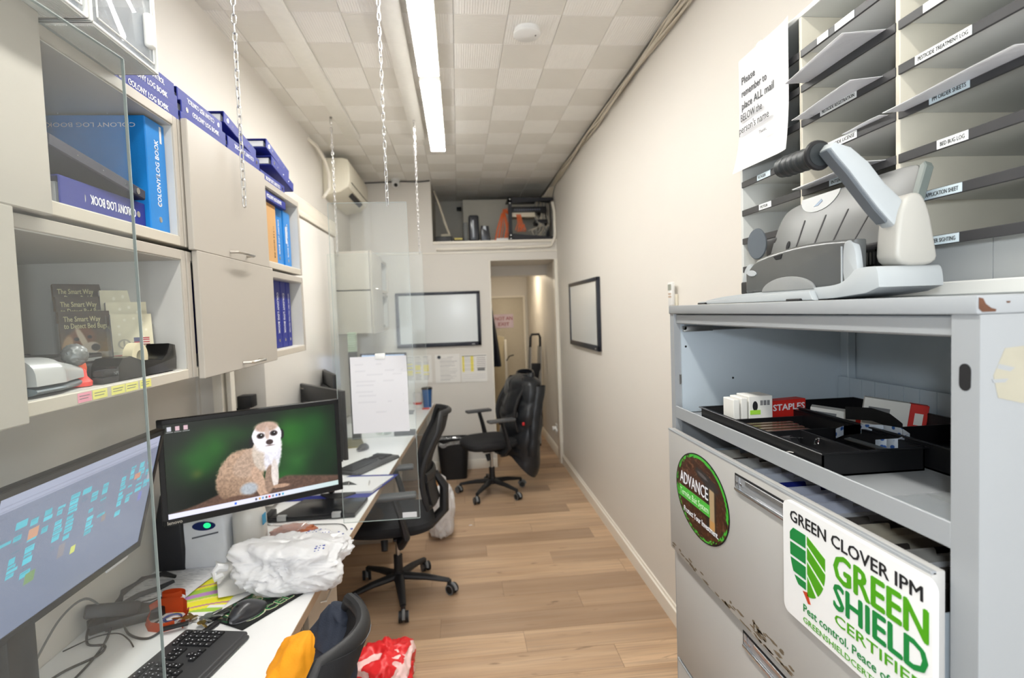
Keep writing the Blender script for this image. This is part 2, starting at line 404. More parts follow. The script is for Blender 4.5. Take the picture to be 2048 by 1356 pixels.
# security camera
t = thing('security_camera', 'small white dome camera under the ceiling at the back wall', 'security camera', (-.58, 5.80, 2.96))
B().lathe([(.045, .0), (.045, -.02), (.03, -.03)], 20, (-.58, 5.80, ZC)).done('mount', WHITE, t, True)
B().ball((-.58, 5.78, ZC-.055), .04, sub=3).done('head', WHITE, t, True)
B().cyl((-.575, 5.75, ZC-.068), (-.57, 5.735, ZC-.075), .018, n=16).done('lens', BLK, t, True)
# cables along the back wall top
o = B().tube([(-.92, 5.87, 3.02), (-.7, 5.865, 3.025), (-.54, 5.86, 3.03), (-.35, 5.865, 3.025), (-.24, 5.85, 3.03)], .006).done('cable', BLK); tag(o, 'thin black cable running along the top of the back wall', 'cable')
# cable bundle along the right wall / ceiling corner
cb = mat('cream painted cable', (205, 196, 178), .5)
t = thing('cable_bundle', 'bundle of cream cables along the right wall under the ceiling', 'cable', (1.04, 4.0, 2.95))
for k in range(6):
    pts = []
    for i in range(40):
        yy = 1.8+i*.105
        pts.append((XR-.012-.010*(k % 3)-.006*math.sin(i*.7+k*2), yy, ZC-.03-.014*(k//2)-.012*math.sin(i*.45+k*1.3)-.02*max(0, (i-30)/9)))
    B().tube(pts, .006+.001*(k % 2), 6).done('cable', cb, t, True)
for k in range(4):
    pts = [(XR-.02-.012*k, 5.88, 2.95), (XR-.03-.03*k, 6.0, 2.86), (XR-.05-.02*k, 6.02, 2.885+.004*k)]
    B().tube(pts, .008, 6).done('cable', cb, t, True)
o = B().tube([(XR-.03, 5.90, 2.80), (XR-.018, 5.872, 2.70), (XR-.018, 5.868, 2.46), (XR-.025, 5.868, 2.42), (XR-.06, 5.868, 2.345), (XR-.12, 5.868, 2.335), (.5, 5.868, 2.332), (-.2, 5.868, 2.330)], .016, 10).done('conduit', TRIM); tag(o, 'cream conduit bending down beside the niche and along below it', 'conduit')

# air conditioner
ACM = mat('aged white plastic', (232, 226, 208), .35, var=.02)
t = thing('air_conditioner', 'cream wall mounted air conditioner above the left wall panel', 'air conditioner', (-.96, 5.25, 2.68))
prof = [(XL, 2.98), (-.90, 2.98), (-.862, 2.965), (-.85, 2.93), (-.85, 2.79), (-.865, 2.745), (-.93, 2.70), (XL, 2.67)]
B().prism(prof, 'y', 4.78, 5.72, .012, 3).done('body', ACM, t, True)
B().box(-.853, -.846, 4.84, 5.66, 2.785, 2.79).done('panel_seam', mat('seam grey', (150, 145, 130), .6), t, True)  # darker strip along the panel seam
B().prism([(-.905, 2.705), (-.873, 2.733), (-.869, 2.729), (-.902, 2.700)], 'y', 5.0, 5.5).done('air_outlet', BLK2, t, True)
B().prism([(-.869, 2.742), (-.848, 2.775), (-.846, 2.772), (-.866, 2.738)], 'y', 4.85, 5.65).done('louver', ACM, t, True)
o = B().tube([(XL+.006, 4.35, 3.0), (XL+.03, 4.5, 2.99), (XL+.05, 4.66, 2.93), (XL+.06, 4.74, 2.84), (XL+.055, 4.755, 2.72), (XL+.02, 4.70, 2.64)], .014, 8).done('pipe', TRIM); tag(o, 'cream pipe curving down the wall behind the air conditioner', 'pipe')

# whiteboards with thick dark frames
def whiteboard(label, o, u, W, H, D=.028):
    F = frame(o, u, (0, 0, 1)); c = F @ Vector((W/2, 0, 0))
    t = thing('whiteboard', label, 'whiteboard', c); n = 0
    fm = mat('dark navy frame', (28, 32, 44), .35); sm = mat('white board surface', (214, 217, 216), .16, var=.01)
    B().box(0, W, 0, H, 0, D*.6, .004, mtx=F).done('backing', fm, t, True)
    bb = B()
    bb.box(0, .035, 0, H, D*.5, D, .004, mtx=F).box(W-.035, W, 0, H, D*.5, D, .004, mtx=F).box(0, W, H-.03, H, D*.5, D, .004, mtx=F).box(0, W, 0, .042, D*.5, D, .004, mtx=F)
    bb.done('frame', fm, t, True)
    B().box(.034, W-.034, .04, H-.029, D*.6, D*.72, mtx=F).done('surface', sm, t, True)
    B().box(W-.10, W-.07, .012, .02, D, D+.001, mtx=F).done('badge', mat('silver badge', (190, 190, 190), .3), t, True)
    return t
whiteboard('white board in a dark frame hanging on the back wall', (-.645, YB, 1.317), (1, 0, 0), .876, .572)
whiteboard('white board in a dark frame on the long right wall', (XR, 5.19, 1.333), (0, -1, 0), 1.07, .566)

# papers on the back wall
def sheetfn(kind):
    def f(U, V):
        I = flat(U, (.93, .92, .90)); I = I*(.99+.02*vnoise(U, V, 4, 4, 2)[..., None])
        rg = np.random.default_rng(len(kind))
        if kind == 'lists':
            for c in range(3):
                for k in range(14):
                    v0 = .06+k*.062; u0 = .06+c*.31
                    I = over(I, rect(U, V, u0, u0+.16+.08*rg.random(), v0, v0+.018)*.6, (.45, .45, .45))
                    if 4 <= k <= 10 and rg.random() > .25: I = over(I, rect(U, V, u0, u0+.2, v0-.012, v0+.035)*.75, (.95, .9, .35))
        elif kind == 'letter':
            I = over(I, ell(U, V, .17, .1, .07, .06), (.2, .22, .26))
            for k in range(22): I = over(I, rect(U, V, .2 if k else .5, .55+.35*rg.random(), .1+k*.038, .112+k*.038)*.4, (.5, .5, .52))
        else:
            I = over(I, rect(U, V, .04, .12, .06, .62), (.96, .90, .42)); I = over(I, rect(U, V, .36, .48, .06, .62), (.96, .90, .42))
            for k in range(12): I = over(I, rect(U, V, .05, .52, .08+k*.047, .088+k*.047)*.5, (.55, .55, .5))
            I = over(I, rect(U, V, .03, .98, .04, .052), (.3, .3, .3))
            for k in range(6): I = over(I, rect(U, V, .6, .95, .12+k*.07, .14+k*.07)*.7, (.45, .40, .42))
            I = over(I, rect(U, V, .62, .92, .50, .60), (.5, .5, .5))
            for k in range(3): I = over(I, rect(U, V, .05, .95, .72+k*.07, .735+k*.07)*.4, (.6, .58, .66))
        return I
    return f
PR = mat_print('printed paper', rough=.8)
def wallsheet(label, x, z, w_, h_, kind):
    o = paint('notice_sheet', (x, YB-.0035, z), (1, 0, 0), (0, 0, 1), w_, h_, 90, 100, sheetfn(kind), PR, bend=lambda U, V: .002*(1+np.sin(U*5+V*3))); tag(o, label, 'paper')
wallsheet('paper with yellow highlighted lists taped on the back wall', -.57, 1.235, .27, .29, 'lists')
wallsheet('paper letter taped on the back wall between two yellow lists', -.265, 1.235, .26, .30, 'letter')
wallsheet('wide paper chart with yellow columns on the back wall beside the doorway', .01, 1.22, .27, .29, 'chart')
# ---------------------------------------------------------------- wall cabinets on the left
CABM = mat('warm grey laminate', (182, 175, 165), .38, var=.012, vs=4)
CABI = mat('grey cabinet inside', (204, 202, 197), .5, var=.02)
EDGE = mat('pale edge band', (200, 192, 178), .4, var=.02)
HAND = mat('brushed nickel', (205, 200, 192), .3, 1, var=.05)
XF = -.68
def wall_cabinet(label, y0, y1, z0, z1, door=None, handle=None, back=XL2+.005, doorx=.016, knob=False):
    t = thing('wall_cabinet', label, 'cabinet', ((back+XF)/2, (y0+y1)/2, z0)); k = .02
    B().box(back, XF, y0, y0+k, z0, z1, .0015, 1).done('side_panel', CABM, t, True)
    B().box(back, XF, y1-k, y1, z0, z1, .0015, 1).done('side_panel', CABM, t, True)
    B().box(back, XF, y0+k, y1-k, z1-k*1.2, z1, .0015, 1).done('top_panel', CABM, t, True)
    B().box(back, XF, y0+k, y1-k, z0, z0+k*1.2, .0015, 1).done('bottom_panel', EDGE, t, True)
    B().box(back, back+.012, y0+k, y1-k, z0+k, z1-k).done('back_panel', CABI, t, True)
    B().box(back+.012, XF-.004, y0+k, y0+k+.002, z0+.024, z1-.024).box(back+.012, XF-.004, y1-k-.002, y1-k, z0+.024, z1-.024).box(back+.012, XF-.004, y0+k, y1-k, z1-.026, z1-.024).box(back+.012, XF-.004, y0+k, y1-k, z0+.024, z0+.026).done('lining', CABI, t, True)
    bb = B()
    for yy in (.3, .55, .8): bb.cyl((back+.1, y0+(y1-y0)*yy, z1-.03), (back+.1, y0+(y1-y0)*yy, z1-.024), .006, n=10)
    bb.done('screw_cap', HAND, t, True)
    if door:
        d0, d1 = door
        dr = B().box(XF+.002, XF+doorx+.002, d0, d1, z0-.006, z1+.004, .002, 1).done('door', CABM, t, True)
        if handle is not None:
            hz = z0+.012; xx = XF+doorx+.002
            if knob: B().lathe([(.006, 0), (.012, .012), (.012, .018), (0, .022)], 16, mtx=frame((xx, handle, hz+.03), (0, 1, 0), (0, 0, 1))).done('knob', HAND, dr, True)
            else:
                pts = [(xx, handle-.065, hz), (xx+.022, handle-.06, hz), (xx+.028, handle-.05, hz), (xx+.028, handle+.05, hz), (xx+.022, handle+.06, hz), (xx, handle+.065, hz)]
                B().tube(pts, .0042, 8).done('handle', HAND, dr, True)
    return t
wall_cabinet('upper grey wall cabinet nearest the camera, pale blue binder inside, sliding door half open', .43, 1.487, 1.852, 2.172, (.44, 1.003), .62)
wall_cabinet('lower grey wall cabinet nearest the camera, brochures and tape dispenser inside', .43, 1.487, 1.520, 1.842, (.44, .918), .62)
wall_cabinet('upper grey wall cabinet holding a cardboard box and pale blue binders', 1.493, 2.555, 1.852, 2.172, (1.50, 2.07), 1.79)
wall_cabinet('lower grey wall cabinet holding the row of upright navy binders', 1.493, 2.555, 1.520, 1.842, (1.515, 2.10), 1.84)
wall_cabinet('farther upper grey wall cabinet behind the clear panels, one blue binder inside', 4.46, 5.56, 1.872, 2.172, (4.47, 5.05), 4.7, back=XL+.004)
wall_cabinet('farther lower grey wall cabinet behind the clear panels', 4.46, 5.56, 1.530, 1.862, (4.47, 5.05), 5.02, back=XL+.004, knob=True)

# ---------------------------------------------------------------- binders
NAVY = mat('navy binder vinyl', (38, 48, 132), .5, var=.06, spec=.3, bump=.08, bs=300)
SKY = mat('light blue binder vinyl', (32, 128, 205), .32, var=.05, bump=.08, bs=300)
RINGM = mat('ring metal', (200, 200, 205), .2, 1)
DKIN = mat('dark binder inside', (26, 28, 52), .5)
def binder(label, w_, h_, d_, m, mtx, txt, up=True, size=None, group=None, txtm=WINK, name='ring_binder', tpos=.5, extra=None):
    """local: spine on x=0 facing +x, thickness along y (0..w), height along z (0..h), covers reach back to x=-d"""
    t = thing(name, label, 'binder', mtx.translation); ROOT[t.name] = Matrix.Translation(mtx.translation); L_ = mtx
    if group: t['group'] = group
    B().box(-.004, 0, 0, w_, 0, h_, .002, 1, mtx=L_).box(-d_, -.002, 0, .003, 0, h_, .001, 1, mtx=L_).box(-d_, -.002, w_-.003, w_, 0, h_, .001, 1, mtx=L_).done('cover', m, t, True)
    B().box(-d_+.02, -.015, .006, w_-.010, .008, h_-.012, mtx=L_).done('pages', PAPER, t, True)
    bb = B()
    for q in (.25, .5, .75):
        bb.tube([(L_ @ Vector((-.012+.012*math.cos(a), w_/2+(w_/2-.006)*math.sin(a), h_*q))) for a in [i*PI/5 for i in range(10)]], .0016, 5, closed=True)
    bb.done('ring', RINGM, t, True)
    B().cyl((.0002, w_/2, .03), (.0008, w_/2, .03), .007, n=12, mtx=L_).done('rivet', CHROME, t, True)
    if txt:
        R3 = L_.to_3x3(); size = size or min(w_*.5, .022)
        if up: u, v, o = R3 @ Vector((0, 0, 1)), R3 @ Vector((0, -1, 0)), L_ @ Vector((.0006, w_/2+size*.36, .06))
        else: u, v, o = R3 @ Vector((0, 0, -1)), R3 @ Vector((0, 1, 0)), L_ @ Vector((.0006, w_/2-size*.36, h_-.05))
        text(txt, o, u, v, size, txtm, t, bold=.02, width=h_*.60)
    if extra: extra(t, L_)
    return t
def T(x, y, z, *rots):
    m = Matrix.Translation((x, y, z))
    for ax, a in rots: m = m @ Matrix.Rotation(math.radians(a), 4, ax)
    return m
LIE = ('X', -90)      # height runs along +y, thickness along -z ... used with an offset
# upright navy row in lower cabinet 2
G1 = 'upright navy log book binders in the lower cabinet'
nth = ['first', 'second', 'third', 'fourth']
for k in range(4):
    binder('upright navy binder with white spine lettering, %s from the cabinet door side' % nth[k], .068, .272, .25, NAVY, T(XF-.035, 2.125+k*.074, 1.547), 'COLONY LOG BOOK', False, .026, G1)
binder('upright navy binder with small spine print, last in the row beside the cabinet end', .055, .272, .25, NAVY, T(XF-.035, 2.125+4*.074, 1.547), 'COLONY PEST CONTROL SERVICES', False, .012, G1)
# upper cabinet 2: box, two light blue, one navy lying on top
CARD = mat('brown cardboard', (196, 152, 98), .75, var=.06, bump=.1, bs=90)
t = thing('cardboard_box', 'brown cardboard carton standing in the upper wall cabinet', 'box', (-.82, 2.19, 1.878))
B().box(-.98, XF-.02, 2.09, 2.29, 1.879, 2.105, .002, 1).done('carton', CARD, t, True)
text('80# COVER 8.5 x 11', (XF-.0196, 2.262, 1.90), (0, 0, 1), (0, -1, 0), .014, INK, t, width=.12)
bb = B()
for a, b, c, d in ((2.115, 2.165, 1.895, 1.897), (2.115, 2.165, 1.937, 1.939), (2.115, 2.117, 1.895, 1.939), (2.163, 2.165, 1.895, 1.939), (2.125, 2.155, 1.91, 1.912), (2.125, 2.155, 1.922, 1.924)): bb.box(XF-.020, XF-.0194, a, b, c, d)
bb.done('print_mark', INK, t, True)
text('bid', (XF-.0196, 2.13, 1.985), (0, 1, 0), (0, 0, 1), .025, INK, t, width=.03)
G2 = 'light blue log book binders in the upper cabinet'
binder('light blue binder standing right beside the brown cardboard carton', .10, .235, .24, SKY, T(XF-.03, 2.30, 1.879), 'COLONY LOG BOOK', False, .022, G2)
def whitelabel(t, L_):
    B().box(.0002, .001, .02, .035, .10, .17, mtx=L_).done('spine_label', PAPER, t, True)
binder('light blue binder with a white spine label at the cabinet end', .09, .235, .24, SKY, T(XF-.03, 2.42, 1.879), 'COLONY LOG BOOK', False, .018, G2, extra=whitelabel)
def lying(label, x, y0, L_len, z, th_, m, txt, flip=False, group=None, tilt=0, yaw=0, size=None, d_=.26):
    # height along +y (or -y when flipped), thickness upward
    if not flip: M_ = Matrix.Translation((x, y0, z+th_)) @ Matrix.Rotation(math.radians(yaw), 4, 'Z') @ Matrix.Rotation(math.radians(tilt), 4, 'X') @ Matrix(((1, 0, 0, 0), (0, 0, 1, 0), (0, -1, 0, 0), (0, 0, 0, 1)))
    else: M_ = Matrix.Translation((x, y0+L_len, z)) @ Matrix.Rotation(math.radians(yaw), 4, 'Z') @ Matrix.Rotation(math.radians(-tilt), 4, 'X') @ Matrix(((1, 0, 0, 0), (0, 0, -1, 0), (0, 1, 0, 0), (0, 0, 0, 1)))
    return binder(label, th_, L_len, d_, m, M_, txt, True, size, group)
lying('navy binder lying on top of the cardboard carton inside the upper cabinet', XF-.008, 2.10, .29, 2.107, .034, NAVY, 'COLONY LOG BOOK', size=.02, d_=.2)
# upper cabinet 1: big light blue binder standing, navy binder lying upside-down, dark folder on it
def printcover(t, L_):
    text('www.colonypestcontrol.com', L_ @ Vector((-.02, -.0004, .275)), L_.to_3x3() @ Vector((-1, 0, 0)), L_.to_3x3() @ Vector((0, 0, -1)), .016, WINK, t, width=.20)
    text('COLONY LOG BOOK', L_ @ Vector((-.02, -.0004, .245)), L_.to_3x3() @ Vector((-1, 0, 0)), L_.to_3x3() @ Vector((0, 0, -1)), .014, WINK, t, width=.19)
    B().box(.0002, .001, .06, .068, .215, .255, mtx=L_).done('spine_label', PAPER, t, True)
binder('large light blue binder standing in the near upper cabinet', .085, .262, .28, SKY, T(XF-.02, 1.378, 1.879), 'COLONY LOG BOOK', True, .024, None, extra=printcover)
# navy log book, lettering upside-down
M_ = Matrix.Translation((XF-.03, 1.375, 1.880)) @ Matrix(((1, 0, 0, 0), (0, 0, -1, 0), (0, 1, 0, 0), (0, 0, 0, 1)))
tb = binder('navy binder lying with upside-down lettering in front of the large light blue binder', .058, .28, .24, NAVY, M_, None, True)
text('COLONY LOG BOOK', (XF-.0292, 1.335, 1.918), (0, -1, 0), (0, 0, -1), .026, WINK, tb, bold=.02, width=.155)
M_ = Matrix.Translation((XF-.015, 1.35, 1.941)) @ Matrix.Rotation(math.radians(-7), 4, 'X') @ Matrix(((1, 0, 0, 0), (0, 0, -1, 0), (0, 1, 0, 0), (0, 0, 0, 1)))
binder('dark open binder slanting on top of the navy log book', .022, .30, .23, DKIN, M_, None, True)

# binders piled on top of the cabinets
G3 = 'navy log book binders piled on the wall cabinets'
zt = 2.177
def pile(y0, z, nm, x=XF-.02, txt='COLONY LOG BOOK', **k): return lying(nm, x, y0, .285, z, .038, NAVY, txt, group=G3, **k)
pile(1.26, zt, 'bottom navy binder on the cabinets, beside the clear drawer units')
pile(1.555, zt, 'bottom navy binder on the cabinets, second along from the drawer units')
pile(1.85, zt, 'bottom navy binder on the cabinets, third along from the drawer units')
pile(2.145, zt, 'bottom navy binder on the cabinets, at the far end under the leaning pair', flip=True)
pile(1.28, zt+.040, 'navy binder in the middle layer of the pile, beside the drawer units', x=XF-.03)
pile(1.585, zt+.040, 'navy binder in the middle layer of the pile, behind the first hanging chain', x=XF-.03)
pile(1.885, zt+.040, 'navy binder in the middle layer of the pile, at its far end', x=XF-.03, flip=True)
pile(1.30, zt+.080, 'topmost navy binder of the pile, beside the drawer units', x=XF-.045, txt='COLONY PEST CONTROL')
pile(1.60, zt+.080, 'topmost navy binder of the pile, farther from the drawer units', x=XF-.045, txt='COLONY PEST CONTROL', flip=True)
pile(1.92, zt+.128, 'navy binder leaning off the far end of the pile, open end toward the camera', x=XF-.05, tilt=-9, txt='')
pile(2.285, zt+.086, 'navy binder leaning down at the far end of the cabinet tops', x=XF-.02, tilt=-9, txt='')
pile(2.265, zt+.146, 'upper navy binder of the leaning pair at the far cabinet end', x=XF-.03, tilt=-11, txt='')
# far cabinet binder
binder('single blue binder upright in the farther upper cabinet', .07, .235, .25, NAVY, T(XF-.03, 5.12, 1.899), 'LOG BOOK', False, .02)

# clear drawer units on top of near cabinet
CLR = mat_clear('clear drawer plastic', (.93, .95, .97), hz=.16, haze=(.9, .92, .95))
FRM = mat('frosted white frame', (226, 226, 222), .3, var=.03)
DARKC = mat('black small parts', (20, 20, 24), .6)
def drawer_unit(label, y0, y1, z0, n):
    t = thing('drawer_unit', label, 'drawer unit', (-.75, (y0+y1)/2, z0), group='clear drawer units on the near cabinet')
    h = .155; x0, x1 = -.93, -.60
    zz = z0+n*h+.004
    bb = B().box(x0, x1, y0, y0+.006, z0, zz, .002).box(x0, x1, y1-.006, y1, z0, zz, .002).box(x0, x0+.004, y0, y1, z0, zz)
    for k in range(n+1): bb.box(x0, x1, y0, y1, z0+k*h, z0+k*h+.005, .002)
    for k in range(26): bb.box(-.68+k*.003, -.679+k*.003, y0+.01, y1-.01, z0-.002, z0)
    bb.done('frame', FRM, t, True)
    for k in range(n):
        a = z0+k*h+.008; b = z0+(k+1)*h-.004
        bb = B(); bb.box(x1-.008, x1-.002, y0+.01, y1-.01, a, b, .002).box(x0+.02, x1-.01, y0+.009, y0+.012, a, b-.02).box(x0+.02, x1-.01, y1-.012, y1-.009, a, b-.02).box(x0+.02, x1-.01, y0+.012, y1-.012, a, a+.003)
        dr = bb.done('drawer', CLR, t, True)
        bb = B()
        for (ya, yb, za, zb) in ((y0+.016, y1-.016, a+.006, a+.009), (y0+.016, y1-.016, b-.009, b-.006), (y0+.016, y0+.019, a+.006, b-.006), (y1-.019, y1-.016, a+.006, b-.006)): bb.box(x1-.002, x1+.001, ya, yb, za, zb, .001, 1)
        bb.done('front_rim', FRM, dr, True)
        hy = y1-.042
        B().box(x1-.002, x1+.014, hy-.010, hy+.012, a+.028, a+.095, .006, 3).done('handle', CLR if False else FRM, dr, True)
        B().box(x1-.002, x1, y0+.04, y1-.08, b-.028, b-.014).done('label', PAPER, dr, True)
        B().ball((x1-.10, (y0+y1)/2, a+.035), (.075, (y1-y0)/2-.02, .032), sub=3, fn=lambda q: 1+.3*noise.noise(q*3)).done('contents', DARKC, dr, True)
drawer_unit('clear plastic drawer unit on the near cabinet, the right one beside the binders', 1.035, 1.25, 2.177, 3)
drawer_unit('clear plastic drawer unit on the near cabinet, the left one at the picture corner', .81, 1.028, 2.177, 3)

# ---------------------------------------------------------------- things in the lower near cabinet (shelf z = 1.546)
zs = 1.5475
STK = {'pink': mat('pink sticky label', (236, 160, 178), .7), 'yellow': mat('yellow sticky label', (232, 228, 130), .7)}
for k, (a, b, c, w_) in enumerate(((1.055, 1.092, 'pink', 'pink adhesive label on the shelf edge under the calculator'), (1.096, 1.138, 'yellow', 'yellow adhesive label on the shelf edge right beside the pink one'), (1.152, 1.195, 'yellow', 'yellow adhesive label on the shelf edge, third from the door'), (1.199, 1.242, 'yellow', 'yellow adhesive label on the shelf edge, fourth from the door'), (1.250, 1.292, 'yellow', 'yellow adhesive label on the shelf edge, farthest from the door'))):
    o = thing('shelf_label', w_, 'label', (XF, (a+b)/2, 1.523), group='adhesive labels on the shelf edge')
    B().box(XF, XF+.0008, a, b, 1.524, 1.541).done('sticker', STK[c], o, True)
    B().box(XF+.0008, XF+.0011, a+.004, b-.006, 1.535, 1.5362).box(XF+.0008, XF+.0011, a+.004, b-.01, 1.530, 1.5312).done('scribble', GINK, o, True)
# desk calculator / cordless phone-like card terminal
t = thing('label_printer', 'silver and slate handheld label printer lying at the cabinet door', 'label printer', (-.74, 1.03, zs))
sl = mat('slate plastic', (98, 110, 116), .4); sv = mat('silver plastic', (196, 198, 198), .28, .3)
def lp(top):
    def f(u, v):
        a = u*2*PI; yy = .955+.175*v; wd = (.055 if v < .45 else .055-.03*((v-.45)/.55)**.7)*(1 if 0.02 < v < .98 else .2)
        hh = (.048*(1-.15*v) if v < .45 else .042-.020*((v-.45)/.55)) if top else .020
        return Vector((-.735+wd*math.cos(a)*(abs(math.cos(a))**-.25 if abs(math.cos(a)) > .01 else 1), yy, zs+(.018 if top else 0)+max(0, (hh)*max(0, math.sin(a))**.6 if top else .018*(math.sin(a)*.5+.5))))
    return f
B().grid(lp(False), 28, 24).done('lower_shell', sl, t, True)
B().grid(lp(True), 28, 24).done('upper_shell', sv, t, True)
text('DYMO', (-.690, .985, zs+.048), (0, 1, 0), (-.8, 0, .5), .016, GINK, t)
# tape roll behind
o = B().lathe([(.018, -.012), (.040, -.012), (.040, .012), (.018, .012), (.018, -.012)], 28, mtx=T(-.80, .985, zs+.041, ('X', 90))).done('tape_roll', mat('cream tape', (226, 214, 180), .4)); tag(o, 'cream tape roll behind the label printer at the cabinet door', 'tape')
# ball figure: grey rubber ball on orange base
t = thing('ornament', 'small orange ornament with a speckled grey ball on top', 'ornament', (-.72, 1.125, zs))
og = mat('orange plastic', (236, 92, 40), .45)
B().lathe([(.0, 0), (.020, 0), (.021, .008), (.013, .018), (.012, .028), (.008, .036), (0, .038)], 20, (-.72, 1.125, zs)).done('base', mat('pink red plastic', (236, 74, 66), .45), t, True)
B().ball((-.72, 1.130, zs+.034), (.010, .013, .016), sub=2).done('figure', og, t, True)
B().ball((-.72, 1.118, zs+.060), .021, sub=4, fn=lambda q: 1+.10*noise.noise(q*9)).done('ball', mat('foil grey', (130, 132, 132), .4, .5, var=.4, vs=120), t, True)
# black desk organiser
t = thing('desk_organiser', 'black stepped desk organiser at the back of the near cabinet', 'organiser', (-.90, 1.18, zs))
B().box(-.93, -.78, 1.06, 1.30, zs, zs+.055, .004).box(-.90, -.74, 1.09, 1.26, zs, zs+.035, .003).done('body', BLK, t, True)
for k in range(3): B().box(-.7795, -.776, 1.20, 1.29, zs+.012+k*.014, zs+.018+k*.014).done('slot', mat('grey card', (150, 152, 150), .6), t, True)
# black telephone handset cord lump
t = thing('headset', 'black headset with round ear pads lying behind the brochures', 'headset', (-1.0, 1.22, zs))
hm = mat('dark foam', (58, 60, 60), .8, bump=.3, bs=200)
B().ball((-.93, 1.175, zs+.095), (.034, .026, .036), sub=3).done('ear_pad', hm, t, True)
B().ball((-.99, 1.245, zs+.105), (.034, .028, .040), sub=3).done('ear_pad', hm, t, True)
B().tube([(-.93, 1.19, zs+.12), (-.94, 1.215, zs+.165), (-.96, 1.25, zs+.19), (-.985, 1.28, zs+.17), (-.99, 1.27, zs+.12)], .008, 8).done('headband', BLK, t, True)
B().box(-1.02, -.90, 1.14, 1.27, zs, zs+.06, .006).done('base_unit', BLK, t, True)
# tape dispenser, black
def dispenser(label, y0, y1, x, roll=True):
    t = thing('tape_dispenser', label, 'tape dispenser', (x, (y0+y1)/2, zs)); L_ = y1-y0
    poly = [(y0, zs), (y1, zs), (y1+.004, zs+.03), (y1, zs+.062), (y1-.025, zs+.066), (y1-.038, zs+.045), (y1-.065, zs+.030), (y0+.09, zs+.036), (y0+.05, zs+.048), (y0+.02, zs+.046), (y0+.003, zs+.03)]
    B().prism(poly, 'x', x-.028, x+.028, .004, 2).done('body', mat('gloss black plastic', (14, 14, 15), .22), t, True)
    B().lathe([(.014, -.010), (.031, -.010), (.031, .010), (.014, .010), (.014, -.010)], 28, mtx=T(x, y0+.115, zs+.042, ('Y', 90))).done('tape', mat('cream tape', (226, 214, 180), .4), t, True)
dispenser('black tape dispenser with a cream tape roll in front of the flag brochures', 1.19, 1.425, -.715)
o = thing('stapler', 'flat black stapler along the shelf edge left of the tape dispenser', 'stapler', (-.70, 1.2, zs))
B().box(-.712, -.688, 1.145, 1.30, zs, zs+.012, .003).done('base', BLK, o, True); B().box(-.713, -.689, 1.15, 1.30, zs+.0125, zs+.026, .005).done('arm', BLK2, o, True)
text('NPD', (-.6885, 1.178, zs+.014), (0, 1, 0), (0, 0, 1), .010, GINK, o)
# brochure holders
def dogfn(U, V):
    I = flat(U, (.25, .19, .14)); I = over(I, np.clip(V*1.5-.4, 0, 1), (.62, .47, .26)); I = I*(.85+.3*vnoise(U, V, 10, 20, 4, 2)[..., None])
    I = over(I, np.clip(U*3-1.9, 0, 1)*np.clip(V*3-1, 0, 1)*.8, (.66, .52, .24))
    I = over(I, ell(U, V, .36, .52, .34, .22, .3, -.5), (.48, .30, .19)); I = over(I, ell(U, V, .42, .48, .06, .24, .4, -.5), (.85, .78, .68))
    I = over(I, ell(U, V, .55, .64, .20, .11, .2, -.2), (.82, .76, .68)); I = over(I, ell(U, V, .66, .62, .09, .06, .15), (.12, .10, .09))
    I = over(I, ell(U, V, .30, .47, .05, .03, .3), (.07, .06, .05)); I = over(I, ell(U, V, .56, .44, .045, .028, .3), (.07, .06, .05))
    I = over(I, ell(U, V, .12, .60, .10, .20, .3, .3), (.72, .58, .42)); I = over(I, ell(U, V, .38, .80, .25, .10, .4, .2), (.80, .73, .62))
    return I
def flagfn(U, V):
    I = flat(U, (.90, .87, .76)); I = I*(.97+.05*vnoise(U, V, 5, 7, 8)[..., None])
    st = (V > .76); k = np.floor((V-.76)/.048); I = np.where((st & (k % 2 == 0))[..., None], np.array((.78, .22, .25)), I); I = np.where((st & (k % 2 == 1))[..., None], np.array((.93, .90, .85)), I)
    for q in range(9):
        a = q/9*2*PI; I = over(I, ell(U, V, .5+.34*math.cos(a), .30+.22*math.sin(a), .035, .022, .4)*.6, (1, .98, .92))
    f = rect(U, V, .52, .90, .44, .585); k = np.floor((V-.44)/.0208); I = np.where((f > 0)[..., None], np.where((k % 2 == 0)[..., None], np.array((.72, .25, .28)), np.array((.9, .86, .82))), I)
    I = over(I, rect(U, V, .52, .67, .44, .52), (.28, .30, .45))
    rr = np.sqrt(((U-.28)/.17)**2+((V-.56)/.10)**2); I = over(I, soft(np.abs(rr-.8)-.13, .12)*.8, (.62, .60, .55)); I = over(I, rect(U, V, .25, .30, .50, .63)*.7, (.62, .60, .55))
    return I
CLRB = mat_clear('clear brochure holder', (.95, .96, .96), hz=.03)
BRI = mat_print('brochure print', rough=.35)
